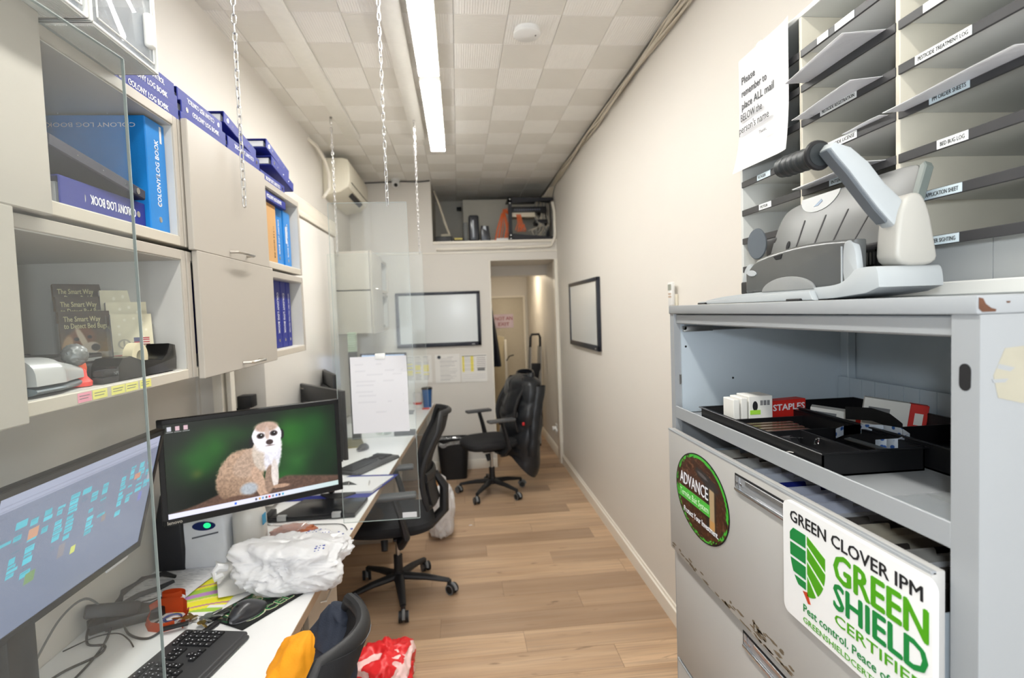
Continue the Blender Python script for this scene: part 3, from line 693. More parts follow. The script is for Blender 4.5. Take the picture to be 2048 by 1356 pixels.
def brochure(label, P0, P1, z1, fn, kind, group):
    h = z1-zs-.02; u = Vector((P1[0]-P0[0], P1[1]-P0[1], 0)); W_ = u.length; u.normalize(); n = u.cross(Vector((0, 0, 1)))
    t = thing('brochure_stack', label, 'brochures', ((P0[0]+P1[0])/2, (P0[1]+P1[1])/2, zs), group=group)
    L_ = Matrix(((n.x, u.x, 0, P0[0]), (n.y, u.y, 0, P0[1]), (0, 0, 1, zs+.012), (0, 0, 0, 1))) @ Matrix.Rotation(math.radians(-7), 4, 'Y'); R3 = L_.to_3x3()
    B().box(-.018, -.001, 0, W_, 0, h, mtx=L_).done('brochures', PAPER if kind == 'flag' else mat('brown paper edge', (150, 118, 74), .6), t, True)
    paint('cover_print', L_ @ Vector((0, 0, h)), R3 @ Vector((0, 1, 0)), R3 @ Vector((0, 0, 1)), W_, h, 70, 90, fn, BRI, t)
    if kind == 'dog':
        text('The Smart Way', L_ @ Vector((.001, .008, h-.024)), R3 @ Vector((0, 1, 0)), R3 @ Vector((0, 0, 1)), .017, mat('cream ink', (224, 216, 170), .6, var=0), t, bold=.02, width=W_*.72)
        text('to Detect Bed Bugs', L_ @ Vector((.001, .008, h-.040)), R3 @ Vector((0, 1, 0)), R3 @ Vector((0, 0, 1)), .017, MATS['cream ink'], t, bold=.02, width=W_*.84)
    else: text('Colony', L_ @ Vector((.001, W_*.42, h*.36)), R3 @ Vector((0, 1, 0)), R3 @ Vector((0, 0, 1)), .020, mat('taupe ink', (150, 142, 128), .6, var=0), t, width=W_*.48)
    B().box(-.020, .004, -.002, W_+.002, -.010, -.002, mtx=L_).box(.003, .0045, -.002, W_+.002, -.01, h*.30, mtx=L_).box(-.020, .0045, -.004, -.002, -.01, h*.8, mtx=L_).box(-.020, .0045, W_+.002, W_+.004, -.01, h*.8, mtx=L_).done('holder', CLRB, t, True)
G4, G5 = 'bed bug brochures in clear holders', 'flag brochures in clear holders'
brochure('front stack of brown bed bug brochures showing a dog face', (-.885, 1.335), (-.815, 1.40), 1.705, dogfn, 'dog', G4)
brochure('middle stack of brown bed bug brochures, only its title row showing', (-.905, 1.36), (-.835, 1.425), 1.740, dogfn, 'dog', G4)
brochure('rear stack of brown bed bug brochures, highest of the three titles', (-.925, 1.385), (-.855, 1.45), 1.772, dogfn, 'dog', G4)
brochure('front stack of cream brochures with a flag, behind the tape dispenser', (-.80, 1.375), (-.737, 1.428), 1.695, flagfn, 'flag', G5)
brochure('middle stack of cream flag brochures, partly hidden by the front one', (-.82, 1.396), (-.757, 1.449), 1.725, flagfn, 'flag', G5)
brochure('rear stack of cream flag brochures at the cabinet end', (-.84, 1.411), (-.777, 1.464), 1.755, flagfn, 'flag', G5)
# ---------------------------------------------------------------- desks
ZD = .73
DTOP = mat('white desk laminate', (236, 236, 236), .3, var=.01)
DEDGE = mat('worn wood-tone desk edge', (176, 152, 128), .55, var=.12, vs=14, stretch=(1, 1, 6))
PED = mat('warm grey pedestal', (186, 176, 162), .45, var=.02)
t = thing('desk', 'white desk nearest the camera with worn wood-tone front edge', 'desk', (-.85, 1.5, 0))
B().prism([(XL2+.003, .95), (-.545, .95), (-.515, 2.30), (XL2+.003, 2.30)], 'z', ZD-.032, ZD).done('desktop', DTOP, t, True, False)
B().prism([(-.545, .95), (-.543, .95), (-.513, 2.30), (-.515, 2.30)], 'z', ZD-.032, ZD-.0005).done('edge_band', DEDGE, t, True, False)
B().box(XL2+.05, -.62, .95, .975, 0, ZD-.034).done('end_panel', PED, t, True); B().box(XL2+.02, XL2+.04, .975, 1.75, .25, ZD-.034).done('modesty_panel', PED, t, True)
t = thing('desk', 'long white desk running from the first clear panel to the back wall', 'desk', (-.75, 4.1, 0))
B().prism([(XL+.003, 2.302), (-.505, 2.302), (-.43, 3.55), (-.285, 5.86), (XL+.003, 5.86)], 'z', ZD-.032, ZD).done('desktop', DTOP, t, True, False)
B().prism([(-.505, 2.302), (-.503, 2.302), (-.428, 3.55), (-.43, 3.55)], 'z', ZD-.032, ZD-.0005).prism([(-.43, 3.55), (-.428, 3.55), (-.283, 5.86), (-.285, 5.86)], 'z', ZD-.032, ZD-.0005).done('edge_band', DEDGE, t, True, False)
B().box(XL+.01, -.36, 5.60, 5.625, 0, ZD-.034).done('end_panel', PED, t, True); B().box(XL+.01, XL+.03, 2.7, 5.6, .05, ZD-.034).done('modesty_panel', PED, t, True)
def pedestal(label, x0, x1, y0, y1):
    t = thing('drawer_pedestal', label, 'drawer unit', ((x0+x1)/2, (y0+y1)/2, 0))
    B().box(x0, x1-.02, y0, y1, .03, ZD-.036, .003).box(x0+.03, x1-.05, y0+.03, y1-.03, 0, .03).done('carcass', PED, t, True)
    for a, b in ((.04, .29), (.295, .50), (.505, ZD-.04)):
        dr = B().box(x1-.0195, x1, y0+.003, y1-.003, a, b, .002, 1).done('drawer', PED, t, True)
        B().tube([(x1, (y0+y1)/2-.05, b-.05), (x1+.018, (y0+y1)/2-.045, b-.05), (x1+.018, (y0+y1)/2+.045, b-.05), (x1, (y0+y1)/2+.05, b-.05)], .004, 8).done('handle', HAND, dr, True)
pedestal('grey drawer pedestal under the joint of the two desks', -1.10, -.535, 1.86, 2.27)
pedestal('grey drawer pedestal under the long desk behind the mesh chair', -1.04, -.50, 4.05, 4.45)

# ---------------------------------------------------------------- acrylic panels on chains
ACR = mat_clear('clear acrylic', (.965, .98, .975), hz=.022, haze=(.9, .92, .93), ior=1.3)
ACE = mat('acrylic edge', (172, 182, 180), .3, var=.02)
LINKM = mat('zinc chain', (200, 200, 200), .25, 1, var=.06, vs=80)
bl = B(); pts = []
for i in range(16):
    a = 2*PI*i/16; pts.append((.0062*math.cos(a), 0, .0115*math.sin(a)+(.0055 if math.sin(a) > 0 else -.0055)))
bl.tube(pts, .0021, 6, closed=True)
for f in bl.bm.faces: f.smooth = True
LINK = bpy.data.meshes.new('link'); bmesh.ops.recalc_face_normals(bl.bm, faces=bl.bm.faces[:]); bl.bm.to_mesh(LINK); bl.bm.free(); LINK.materials.append(LINKM)
def chain(label, top, bot):
    t = thing('chain', label, 'chain', bot, group='chains holding the clear panels')
    B().cyl((top[0], top[1], ZC-.012), (top[0], top[1], ZC), .008).tube([(top[0]+.006*math.sin(a), top[1], ZC-.02+.008*math.cos(a)) for a in [i*PI/5 for i in range(10)]], .002, 6, closed=True).done('hook', STEEL, t, True)
    a = Vector(top); b = Vector(bot); a.z = ZC-.03; d = b-a; n = int(d.length/.0272); rd = random.Random(int(top[0]*100))
    q = d.to_track_quat('-Z', 'X')
    for i in range(n+1):
        o = bpy.data.objects.new('link', LINK); C.objects.link(o); o.parent = t
        o.location = a+d*(i/n)-b; o.rotation_mode = 'QUATERNION'
        o.rotation_quaternion = q @ Matrix.Rotation(PI/2*(i % 2)+rd.uniform(-.25, .25)+.5*math.sin(i*.16), 3, 'Z').to_quaternion()
def panel(label, x0, x1, y, z0, z1, mtx=None, holes=True):
    t = thing('acrylic_panel', label, 'clear panel', ((x0+x1)/2, y, z0)); e = .0025
    B().box(x0, x1, y-e, y+e, z0, z1, mtx=mtx).done('sheet', ACR, t, True, False)
    bb = B(); bb.box(x1, x1+.0012, y-e, y+e, z0, z1, mtx=mtx).box(x0, x1, y-e, y+e, z0-.0012, z0, mtx=mtx).box(x0, x1, y-e, y+e, z1, z1+.0012, mtx=mtx).box(x0-.0012, x0, y-e, y+e, z0, z1, mtx=mtx)
    bb.done('polished_edge', ACE, t, True)
    return t
def span(A, Bp):
    """matrix that lays a panel built along x from A to Bp (plan points)"""
    u = Vector((Bp[0]-A[0], Bp[1]-A[1], 0)); L_ = u.length; u.normalize()
    return Matrix(((u.x, -u.y, 0, A[0]), (u.y, u.x, 0, A[1]), (0, 0, 1, 0), (0, 0, 0, 1))), L_
A1, B1 = (-.500, 2.30), (-.192, 2.30)
F1, W1 = span(A1, B1)
def panel2(label, A, Bp, z0, z1):
    Fm, Wm = span(A, Bp); c = Fm @ Vector((Wm/2, 0, z0)); t = thing('acrylic_panel', label, 'clear panel', c, group=None); e = .0025
    B().box(0, Wm, -e, e, z0, z1, mtx=Fm).done('sheet', ACR, t, True, False)
    B().box(Wm, Wm+.0012, -e, e, z0, z1, mtx=Fm).box(0, Wm, -e, e, z0-.0012, z0, mtx=Fm).box(0, Wm, -e, e, z1, z1+.0012, mtx=Fm).box(-.0012, 0, -e, e, z0, z1, mtx=Fm).done('polished_edge', ACE, t, True)
    return t
P1 = panel2('clear acrylic panel hanging between the two desks, paper clipped to it', A1, B1, .820, 2.115)
B().box(W1-.070, W1-.012, -.006, -.0026, .826, .847, mtx=F1).done('maker_label', PAPER, P1, True)
panel('clear acrylic panel hanging farther back over the long desk', -.89, -.24, 4.0, .80, 2.10)
chain('steel chain hanging in front of the wall cabinets, leftmost of the four in view', (-.640, 1.80, ZC), (-.640, 1.80, 2.025))
chain('steel chain on the right holding the nearer clear panel', (-.266, 2.30, ZC), (-.266, 2.30, 2.118))
chain('steel chain on the left holding the farther clear panel', (-.820, 4.0, ZC), (-.820, 4.0, 2.105))
chain('steel chain on the right holding the farther clear panel', (-.255, 4.0, ZC), (-.255, 4.0, 2.105))
# nearest panel: runs back toward the camera in front of the wall cabinets; its bright far edge crosses the picture
P0 = panel2('clear acrylic panel hanging nearest the camera in front of the left monitor', (-.600, .30), (-.537, 1.0), .85, 2.10)
chain('steel chain holding the clear panel nearest the camera', (-.565, .70, ZC), (-.565, .70, 2.105))
# paper with clip on panel 1
s0 = .057
pp = paint('paper_sheet', F1 @ Vector((s0, -.0045, 1.498)), F1.to_3x3() @ Vector((1, 0, 0)), (0, 0, 1), .226, .312, 60, 60,
      lambda U, V: over(flat(U, (.87, .865, .88)), ((np.sin(V*140) > .82) & (vnoise(U, V, 6, 30, 5) > .55) & (U > .08) & (U < .92)).astype(float)*.12, (.5, .5, .55)), PR,
      bend=lambda U, V: .001+.05*np.clip((U-.62)*1.6, 0, 1)**2*np.clip((.22-V)*3.2, 0, 1)+.004*np.sin(V*3)**2)
tag(pp, 'white paper sheet clipped on the hanging clear panel between the desks', 'paper')
pc = F1 @ Vector((s0+.12, 0, 1.49))
o = thing('binder_clip', 'white clip holding the paper on the hanging clear panel', 'clip', pc); a = s0+.10; b_ = s0+.14
B().box(a, b_, -.0085, -.0052, 1.486, 1.507, .001, mtx=F1).box(a, b_, .004, .0065, 1.486, 1.507, .001, mtx=F1).box(a, b_, -.0085, .0065, 1.505, 1.5085, .001, mtx=F1).done('jaw', WHITE, o, True)

# ---------------------------------------------------------------- monitors
BEZ = mat('monitor black', (22, 22, 24), .35)
SCR = mat_print('screen picture', emit=.62, rough=.25)
def monitor(label, centre, yaw, W, H, fn, nx, ny, off=False, tilt=0, standz=ZD, logo=None, thick=.02, back_off=.06, name='monitor', stand=True, bez=.017, sdx=0, sby=1):
    """local: screen faces -y, x to the right, origin under the middle of the panel on the desk"""
    cx, cy, cz = centre
    t = thing(name, label, 'monitor', (cx, cy, standz)); L_ = Matrix.Translation((cx, cy, cz)) @ Matrix.Rotation(math.radians(yaw), 4, 'Z') @ Matrix.Rotation(math.radians(tilt), 4, 'X')
    R3 = L_.to_3x3()
    B().box(-W/2, W/2, 0, thick, -H/2, H/2, .004, 2, mtx=L_).box(-W*.3, W*.3, thick, thick+.022, -H*.3, H*.25, .01, 2, mtx=L_).done('housing', BEZ, t, True)
    bb = B(); f = -.0035
    bb.box(-W/2, W/2, f, .001, H/2-bez, H/2, .0015, 1, mtx=L_).box(-W/2, W/2, f, .001, -H/2, -H/2+bez*1.35, .0015, 1, mtx=L_).box(-W/2, -W/2+bez, f, .001, -H/2, H/2, .0015, 1, mtx=L_).box(W/2-bez, W/2, f, .001, -H/2, H/2, .0015, 1, mtx=L_)
    bb.done('bezel', BEZ, t, True)
    sw, sh = W-2*bez, H-2.35*bez
    if off: B().box(-sw/2, sw/2, -.0012, -.0005, -H/2+bez*1.35, H/2-bez, mtx=L_).done('screen', mat('dark glossy screen', (14, 15, 20), .12), t, True)
    else: paint('screen', L_ @ Vector((-sw/2, -.0012, H/2-bez)), R3 @ Vector((1, 0, 0)), R3 @ Vector((0, 0, 1)), sw, sh, nx, ny, fn, SCR, t)
    if logo: text(logo, L_ @ Vector((-W/2+.012, f-.0006, -H/2+.006)), R3 @ Vector((1, 0, 0)), R3 @ Vector((0, 0, 1)), .016, mat('silver print', (205, 196, 182), .4, var=0), t, bold=.03, name='logo')
    if stand:
        Y = Matrix.Translation((cx, cy, 0)) @ Matrix.Rotation(math.radians(yaw), 4, 'Z')
        B().box(sdx-.04, sdx+.04, thick+.02, thick+.045, standz+.01, cz, .004, mtx=Y).done('stand_neck', BEZ, t, True)
        B().prism([(sdx-.12, .03-.07*sby), (sdx+.12, .03-.07*sby), (sdx+.13, .03-.01*sby), (sdx+.10, .03+.14*sby), (sdx-.10, .03+.14*sby), (sdx-.13, .03-.01*sby)][::sby], 'z', standz+.0005, standz+.014, .004, mtx=Y).done('stand_base', BEZ, t, True)
    return t
def meerkat(U0, V):
    U = U0+.062
    n1 = vnoise(U, V, 7, 4, 11, 3); n2 = vnoise(U, V, 90, 50, 12, 2); n3 = .5+.55*(vnoise(U, V, 120, 60, 13, 2)-.5)
    I = flat(U, (.03, .07, .04))
    def glow(c, u, v, ru, rv, k=1): 
        nonlocal I
        m = np.exp(-(((U-u)/ru)**2+((V-v)/rv)**2))*k*(.55+.9*n1); I = over(I, m, c)
    glow((.10, .36, .10), .22, .45, .13, .22); glow((.12, .42, .10), .32, .30, .10, .18, .8); glow((.16, .46, .12), .80, .30, .14, .25); glow((.10, .36, .12), .92, .25, .12, .3, .8)
    glow((.22, .50, .20), .84, .62, .16, .18); glow((.14, .42, .14), .70, .78, .14, .15); glow((.12, .40, .12), .45, .20, .14, .12, .6); glow((.05, .18, .07), .95, .7, .12, .3); glow((.38, .42, .16), .22, .57, .03, .05, .7)
    I = I*.78
    # log
    log = soft(-(V-(.93-.16*np.clip(U-.05, 0, .45)/.45+.03*np.sin(U*9))), .02)*(U < .9)*1.0
    log = np.where(U > .52, soft(-(V-(.87-.10*np.clip((U-.52)/.2, 0, 1)+.35*np.clip(U-.74, 0, 1))), .03), log)
    I = over(I, log, (.40, .30, .25)); I = I*(1-(log*.35*n2)[..., None])
    fur = lambda c, m, k=.35: over(I, m, np.asarray(c)*(1-k/2+k*n3[..., None]*1.1))
    body = ell(U+.012*(n2-.5), V+.02*(n2-.5), .455, .665, .135, .285, .10, .12); I = fur((.60, .50, .42), body, .7)
    I = fur((.42, .33, .26), body*np.clip((V-.60)*3, 0, 1)*np.clip((.52-U)*6, 0, 1)*.8, .6)
    up = ell(U+.010*(n2-.5), V+.02*(n2-.5), .555, .52, .115, .20, .12, .5); I = fur((.62, .53, .46), up, .6)
    neck = ell(U+.008*(n2-.5), V+.01*(n2-.5), .618, .43, .088, .24, .12, .05); I = fur((.70, .65, .60), neck, .4)
    chest = ell(U+.010*(n2-.5), V, .652, .48, .052, .24, .3, .06); I = fur((.80, .79, .82), chest, .3)
    I = fur((.86, .85, .87), ell(U+.008*(n2-.5), V, .628, .37, .075, .09, .4), .2)
    I = fur((.66, .55, .47), ell(U, V, .565, .80, .035, .20, .15, -.16), .5); I = fur((.52, .43, .37), ell(U, V, .625, .77, .030, .16, .2, .05), .5); I = fur((.78, .74, .72), ell(U, V, .658, .72, .022, .17, .2), .3)
    I = fur((.60, .62, .64), ell(U, V, .50, .84, .050, .07, .4), .3); I = fur((.36, .27, .22), ell(U, V, .42, .94, .10, .05, .4), .4)
    I = fur((.62, .50, .42), ell(U, V, .69, .875, .055, .022, .3, .1), .3); I = fur((.55, .44, .37), ell(U, V, .595, .955, .035, .025, .3), .3)
    for eu, ev in ((.530, .315), (.712, .270)): I = over(I, ell(U, V, eu, ev, .014, .055, .2), (.08, .07, .07))
    head = ell(U+.004*(n2-.5), V+.008*(n2-.5), .622, .265, .088, .150, .06); I = fur((.86, .85, .87), head, .15)
    I = fur((.66, .56, .50), ell(U, V, .622, .165, .070, .060, .35), .35); I = fur((.72, .64, .60), ell(U, V, .624, .24, .014, .07, .5), .2)
    for eu, ev in ((.585, .262), (.664, .250)): I = over(I, ell(U, V, eu, ev, .023, .032, .35), (.20, .15, .14)); I = over(I, ell(U, V, eu, ev, .012, .020, .25), (.03, .02, .02)); I = over(I, ell(U, V, eu+.004, ev-.008, .003, .005, .3), (.8, .8, .8))
    I = over(I, ell(U, V, .636, .345, .022, .030, .3), (.22, .16, .15)); I = over(I, ell(U, V, .638, .385, .030, .006, .6), (.45, .38, .36))
    # desktop icons and task bar
    U = U0; I = over(I, rect(U, V, 0, 1, .945, 1), (.80, .80, .87)); I = over(I, np.clip((U-.6)*2, 0, 1)*rect(U, V, 0, 1, .945, 1)*.8, (.62, .74, .68))
    cols = ((.2, .4, .85), (.3, .3, .35), (.75, .6, .3), (.4, .55, .7), (.3, .3, .3), (.8, .25, .3), (.4, .45, .5), (.3, .5, .8), (.2, .2, .25), (.3, .6, .7))
    for k, c in enumerate(cols): I = over(I, rect(U, V, .35+(k and .10)+k*.020, .362+(k and .10)+k*.020, .96, .985), c)
    for k in range(3): I = over(I, rect(U, V, .02+.042*k, .042+.042*k, .03, .075)*.85, (.86, .72, .76) if k else (.8, .8, .84)); I = over(I, rect(U, V, .015+.042*k, .05+.042*k, .085, .092)*.7, (.8, .8, .8))
    return I
def calendar(U, V):
    I = flat(U, (.42, .45, .53)); I = I*(.97+.05*vnoise(U, V, 3, 3, 2)[..., None])
    I = over(I, rect(U, V, 0, 1, 0, .10), (.56, .58, .66)); rg = np.random.default_rng(5)
    for k in range(3):
        I = over(I, rect(U, V, .01, .98, .025+.03*k, .028+.03*k)*.35, (.35, .37, .45))
    for c in range(14): I = over(I, rect(U, V, .02+.07*c, .05+.07*c, .13, .137)*.5, (.35, .37, .44))
    tq = (.30, .66, .72)
    for c in range(14):
        u0 = .03+.069*c; v = .18+.06*rg.random()
        if c in (9,): continue
        for k in range(int(rg.integers(3, 11))):
            h = .018+.03*rg.random(); wd = .028+.03*rg.random()
            if rg.random() > .25: I = over(I, rect(U, V, u0, u0+wd, v, v+h), np.array(tq)*(.93+.12*rg.random()))
            for q in range(2): I = over(I, rect(U, V, u0+.004, u0+wd*.8, v+.006+q*.012, v+.009+q*.012)*.5, (.22, .45, .5))
            v += h+.008
            if v > .72: break
    for (a, b, w_, h_, c) in ((.17, .30, .05, .07, (.70, .52, .42)), (.36, .55, .04, .10, (.50, .48, .50)), (.44, .62, .03, .06, (.72, .74, .38)), (.20, .62, .05, .08, (.42, .52, .36)), (.83, .28, .05, .05, (.68, .48, .40)), (.90, .48, .03, .08, (.40, .42, .66)), (.62, .50, .03, .06, (.50, .46, .46)), (.95, .30, .03, .09, (.60, .58, .62))): I = over(I, rect(U, V, a, a+w_, b, b+h_), c)
    return I
# meerkat monitor: left end nearer the camera
monitor('wide black monitor showing a meerkat, standing at the end of the near desk', (-.735, 2.052, 1.168), 30.2, .598, .355, meerkat, 330, 196, logo='lenovo', tilt=0, stand=False)
B().tube([(-.745, 2.085, 1.15), (-.79, 2.16, 1.15), (-.90, 2.25, 1.15), (XL2+.004, 2.27, 1.15)], .022, 10).box(-.06, .06, .02, .05, -.06, .06, .004, mtx=Matrix.Translation((-.735, 2.052, 1.15)) @ Matrix.Rotation(math.radians(30.2), 4, 'Z')).done('monitor_arm', BEZ, bpy.data.objects['monitor'], True)
monitor('black monitor on the left wall side showing a blue calendar', (-.915, 1.405, 1.182), 90, .60, .355, calendar, 240, 140, tilt=15, bez=.016, sdx=-.15)
# note: sticky strip under the calendar monitor
# monitors farther along the long desk
m3 = monitor('black monitor turned away, its back and small logo toward the camera behind the meerkat monitor', (-.77, 3.14, 1.105), 127, .58, .36, None, 2, 2, off=True, sby=-1, sdx=-.16)
M3 = Matrix.Translation((-.77, 3.14, 1.105)) @ Matrix.Rotation(math.radians(127), 4, 'Z')
text('lenovo', M3 @ Vector((.24, .0206, .150)), M3.to_3x3() @ Vector((-1, 0, 0)), (0, 0, 1), .018, mat('silver print', (176, 170, 160), .4, var=0), m3, name='logo')
monitor('black monitor turned away behind another one, beside the white wall panel', (-.86, 3.74, 1.14), 112, .50, .34, None, 2, 2, off=True)
def paleblue(U, V): return flat(U, (.60, .68, .80))*(1-.15*V[..., None])
monitor('black monitor with a pale blue screen beside the back wall', (-.705, 5.2, 1.155), -13, .44, .33, paleblue, 8, 8)
# small parts by the far monitors
o = thing('webcam_box', 'small black box on the wall ledge behind the meerkat monitor', 'box', (-1.0, 2.66, 1.28))
B().box(-1.03, -.985, 2.64, 2.69, ZD, 1.262, .003).done('stem', BLK2, o, True); B().box(-1.02, -.955, 2.63, 2.70, 1.262, 1.318, .004).done('housing', BLK, o, True)

# ---------------------------------------------------------------- keyboard, mouse, pad
def rot2(cx, cy, z, a): return Matrix.Translation((cx, cy, z)) @ Matrix.Rotation(math.radians(a), 4, 'Z')
KEY = mat('keyboard black', (56, 56, 58), .45, var=.05); KEYC = mat('keycap black', (36, 36, 38), .4, var=.05)
def keyboard(label, cx, cy, ang, W=.46, D=.19, letters=True):
    """local x along the long side; y away from the user"""
    t = thing('keyboard', label, 'keyboard', (cx, cy, ZD)); L_ = rot2(cx, cy, ZD+.001, ang)
    poly = [(-W/2+.02*(1-math.cos(a)), 0) for a in (0,)]
    B().box(-W/2, W/2, -D/2, D/2, 0, .016, .012, 3, mtx=L_).box(-W/2+.012, W/2-.012, -D/2-.012, -D/2+.03, 0, .012, .010, 3, mtx=L_).done('case', KEY, t, True)
    cap = {}
    R3 = L_.to_3x3()
    rows = [(.072, 16, .0175), (.048, 14, .019), (.029, 14, .019), (.010, 13, .019), (-.009, 12, .019), (-.028, 8, .019)]
    def key(x, y, w_, d_=.0165):
        k = (round(w_, 4), d_)
        if k not in cap:
            bb = B(); bb.prism([(-w_/2, 0), (w_/2, 0), (w_/2-.0015, .006), (-w_/2+.0015, .006)], 'y', -d_/2, d_/2)
            me = bpy.data.meshes.new('key'); bmesh.ops.recalc_face_normals(bb.bm, faces=bb.bm.faces[:]); bb.bm.to_mesh(me); bb.bm.free(); me.materials.append(KEYC); cap[k] = me
        o = bpy.data.objects.new('key', cap[k]); C.objects.link(o); o.parent = t
        p = L_ @ Vector((x, y, .0155)); o.location = p-Vector((cx, cy, ZD)); o.rotation_euler = (0, 0, math.radians(ang))
        return p
    ps = []
    x0 = -W/2+.028
    for y, n, pitch in rows:
        if n == 8:
            x = x0
            for w_ in (.024, .020, .022, .108, .022, .020, .024):
                ps.append(key(x+w_/2, y, w_-.002)); x += w_
        else:
            tot = .268; p_ = tot/n
            for k in range(n): ps.append(key(x0+p_*(k+.5), y, p_-.002, .012 if y > .07 else .0165))
    nx = x0+.268+.010
    for y in (.048, .029):
        for k in range(3): ps.append(key(nx+.0185*(k+.5), y, .0165))
    for (k, y) in ((1, -.009), (0, -.028), (1, -.028), (2, -.028)): ps.append(key(nx+.0185*(k+.5), y, .0165))
    nx += .0185*3+.010
    for j, y in enumerate((.072, .048, .029, .010, -.009, -.028)):
        for k in range(4):
            if nx+.0185*(k+1) < W/2-.004: ps.append(key(nx+.0185*(k+.5), y, .0165, .012 if j == 0 else .0165))
    if letters:
        rd = random.Random(2); bb = B()
        for p in ps:
            o = L_.inverted() @ p; 
            bb.box(o.x-.0045, o.x-.0018, o.y+.001, o.y+.0042, .0216, .0219, mtx=L_)
            if rd.random() > .5: bb.box(o.x+.001, o.x+.003, o.y-.004, o.y-.002, .0216, .0219, mtx=L_)
        o = bb.done('key_print', WINK, t, True)
keyboard('black wireless keyboard at the front of the near desk', -.800, 1.468, 78, .46, .20)
# mouse pad with team print
def padfn(U, V):
    I = flat(U, (.07, .08, .08)); n = vnoise(U, V, 14, 10, 5, 2)
    I = over(I, ((n > .55) & (V < .55)).astype(float)*.8, (.10, .38, .20)); I = over(I, ((n < .36) & (V < .5)).astype(float)*.7, (.60, .56, .42))
    I = over(I, ell(U, V, .66, .22, .10, .16, .3), (.74, .70, .58)); I = over(I, ell(U, V, .28, .80, .14, .10, .05), (.80, .80, .70)); I = over(I, ell(U, V, .28, .79, .125, .085, .05), (.12, .42, .22))
    return over(I, (1-rect(U, V, .02, .98, .02, .98)), (.05, .05, .05))
pd = Vector((-.775, 1.76, ZD+.003)); pu = Vector((.36, .93, 0)).normalized(); pu = Vector((.53, .85, 0)).normalized(); pv = Vector((-pu.y, pu.x, 0))
t = thing('mouse_pad', 'black mouse pad with green and cream lettering under the mouse', 'mouse pad', (-.70, 1.85, ZD))
PO = Vector((-.824, 1.790, ZD+.0035))
B().box(0, .26, -.165, 0, -.0028, -.0004, .001, mtx=frame(PO, pu, pv)).done('mat', BLK2, t, True)
paint('print', PO, pu, pv, .26, .165, 110, 80, padfn, mat_print('fabric print', rough=.85), t)
gc, cc = mat('green ink', (30, 116, 64), .8, var=0), mat('cream print', (214, 206, 170), .8, var=0)
F_ = frame(PO, pu, pv)
text('BOST', F_ @ Vector((.030, -.068, .0006)), pu, pv, .056, cc, t, bold=.10, width=.165); text('BOST', F_ @ Vector((.032, -.067, .0012)), pu, pv, .054, gc, t, bold=.02, width=.160)
text('CELTI', F_ @ Vector((.105, -.150, .0006)), pu, pv, .046, cc, t, bold=.10, width=.150); text('CELTI', F_ @ Vector((.107, -.149, .0012)), pu, pv, .044, gc, t, bold=.02, width=.145)
def mouse(label, cx, cy, ang, s=1):
    t = thing('mouse', label, 'mouse', (cx, cy, ZD)); L_ = rot2(cx, cy, ZD+.0045, ang) @ Matrix.Scale(s, 4)
    def f(u, v):
        a = u*PI; yy = -.055+.11*v; e = math.sin(PI*min(1, max(0, .04+.92*v)))**.55; wd = .031*e*(1-.12*math.sin(PI*v)*0+.1*(v-.5)); hh = .038*math.sin(PI*(.06+.88*v)**.8)**.8
        return L_ @ Vector((wd*math.cos(a)*1.02, yy, .003+hh*math.sin(a)**.75 if math.sin(a) > 1e-4 else .003))
    B().grid(f, 28, 24).done('shell', mat('soft grey black', (50, 50, 53), .32, coat=.2), t, True)
    B().prism([(.029*math.cos(i*PI/12)*(1), .053*math.sin(i*PI/12)) for i in range(24)], 'z', 0, .004, mtx=L_).done('base', mat('pale grey rim', (176, 176, 180), .4), t, True)
    B().cyl((-.003, -.028, .034), (.003, -.028, .034), .006, n=14, mtx=L_).done('scroll_wheel', BLK2, t, True)
mouse('grey black computer mouse on the green printed mouse pad', -.700, 1.79, -32, 1.15)
# keyboard and mouse of second workplace
keyboard('black keyboard on the long desk seen through the clear panel', -.60, 3.52, 62, .44, .17, letters=False)
mouse('black computer mouse on the long desk behind the clear panel', -.70, 3.93, 150)
# ---------------------------------------------------------------- things on the near desk
def ridged(p, s, o=3):
    v = 0; a = 1
    for k in range(o): v += a*(1-abs(noise.noise(p*s)))**2; a *= .5; s *= 2.1
    return v/1.75
def mat_film(name, rgb, tr=.35):
    m = bpy.data.materials.new(name); m.use_nodes = True; N = m.node_tree.nodes; L = m.node_tree.links; MATS[name] = m
    p = N['Principled BSDF']; p.inputs['Base Color'].default_value = (*lin(rgb), 1); p.inputs['Roughness'].default_value = .28
    t = N.new('ShaderNodeBsdfTranslucent'); t.inputs[0].default_value = (*lin(rgb), 1); mx = N.new('ShaderNodeMixShader'); mx.inputs[0].default_value = tr
    tc = N.new('ShaderNodeTexCoord'); nz = N.new('ShaderNodeTexNoise'); nz.inputs['Scale'].default_value = 16; nz.inputs['Detail'].default_value = 3; nz.inputs['Distortion'].default_value = 1.5; L.new(tc.outputs['Object'], nz.inputs[0])
    bn = N.new('ShaderNodeBump'); bn.inputs['Strength'].default_value = .35; bn.inputs['Distance'].default_value = .008; L.new(nz.outputs[0], bn.inputs['Height']); L.new(bn.outputs[0], p.inputs['Normal'])
    L.new(p.outputs[0], mx.inputs[1]); L.new(t.outputs[0], mx.inputs[2]); L.new(mx.outputs[0], N['Material Output'].inputs[0]); return m
PLAS = mat_film('white thin plastic film', (246, 246, 248))
def crease(p, s): return 1-abs(noise.noise(p*s))*2
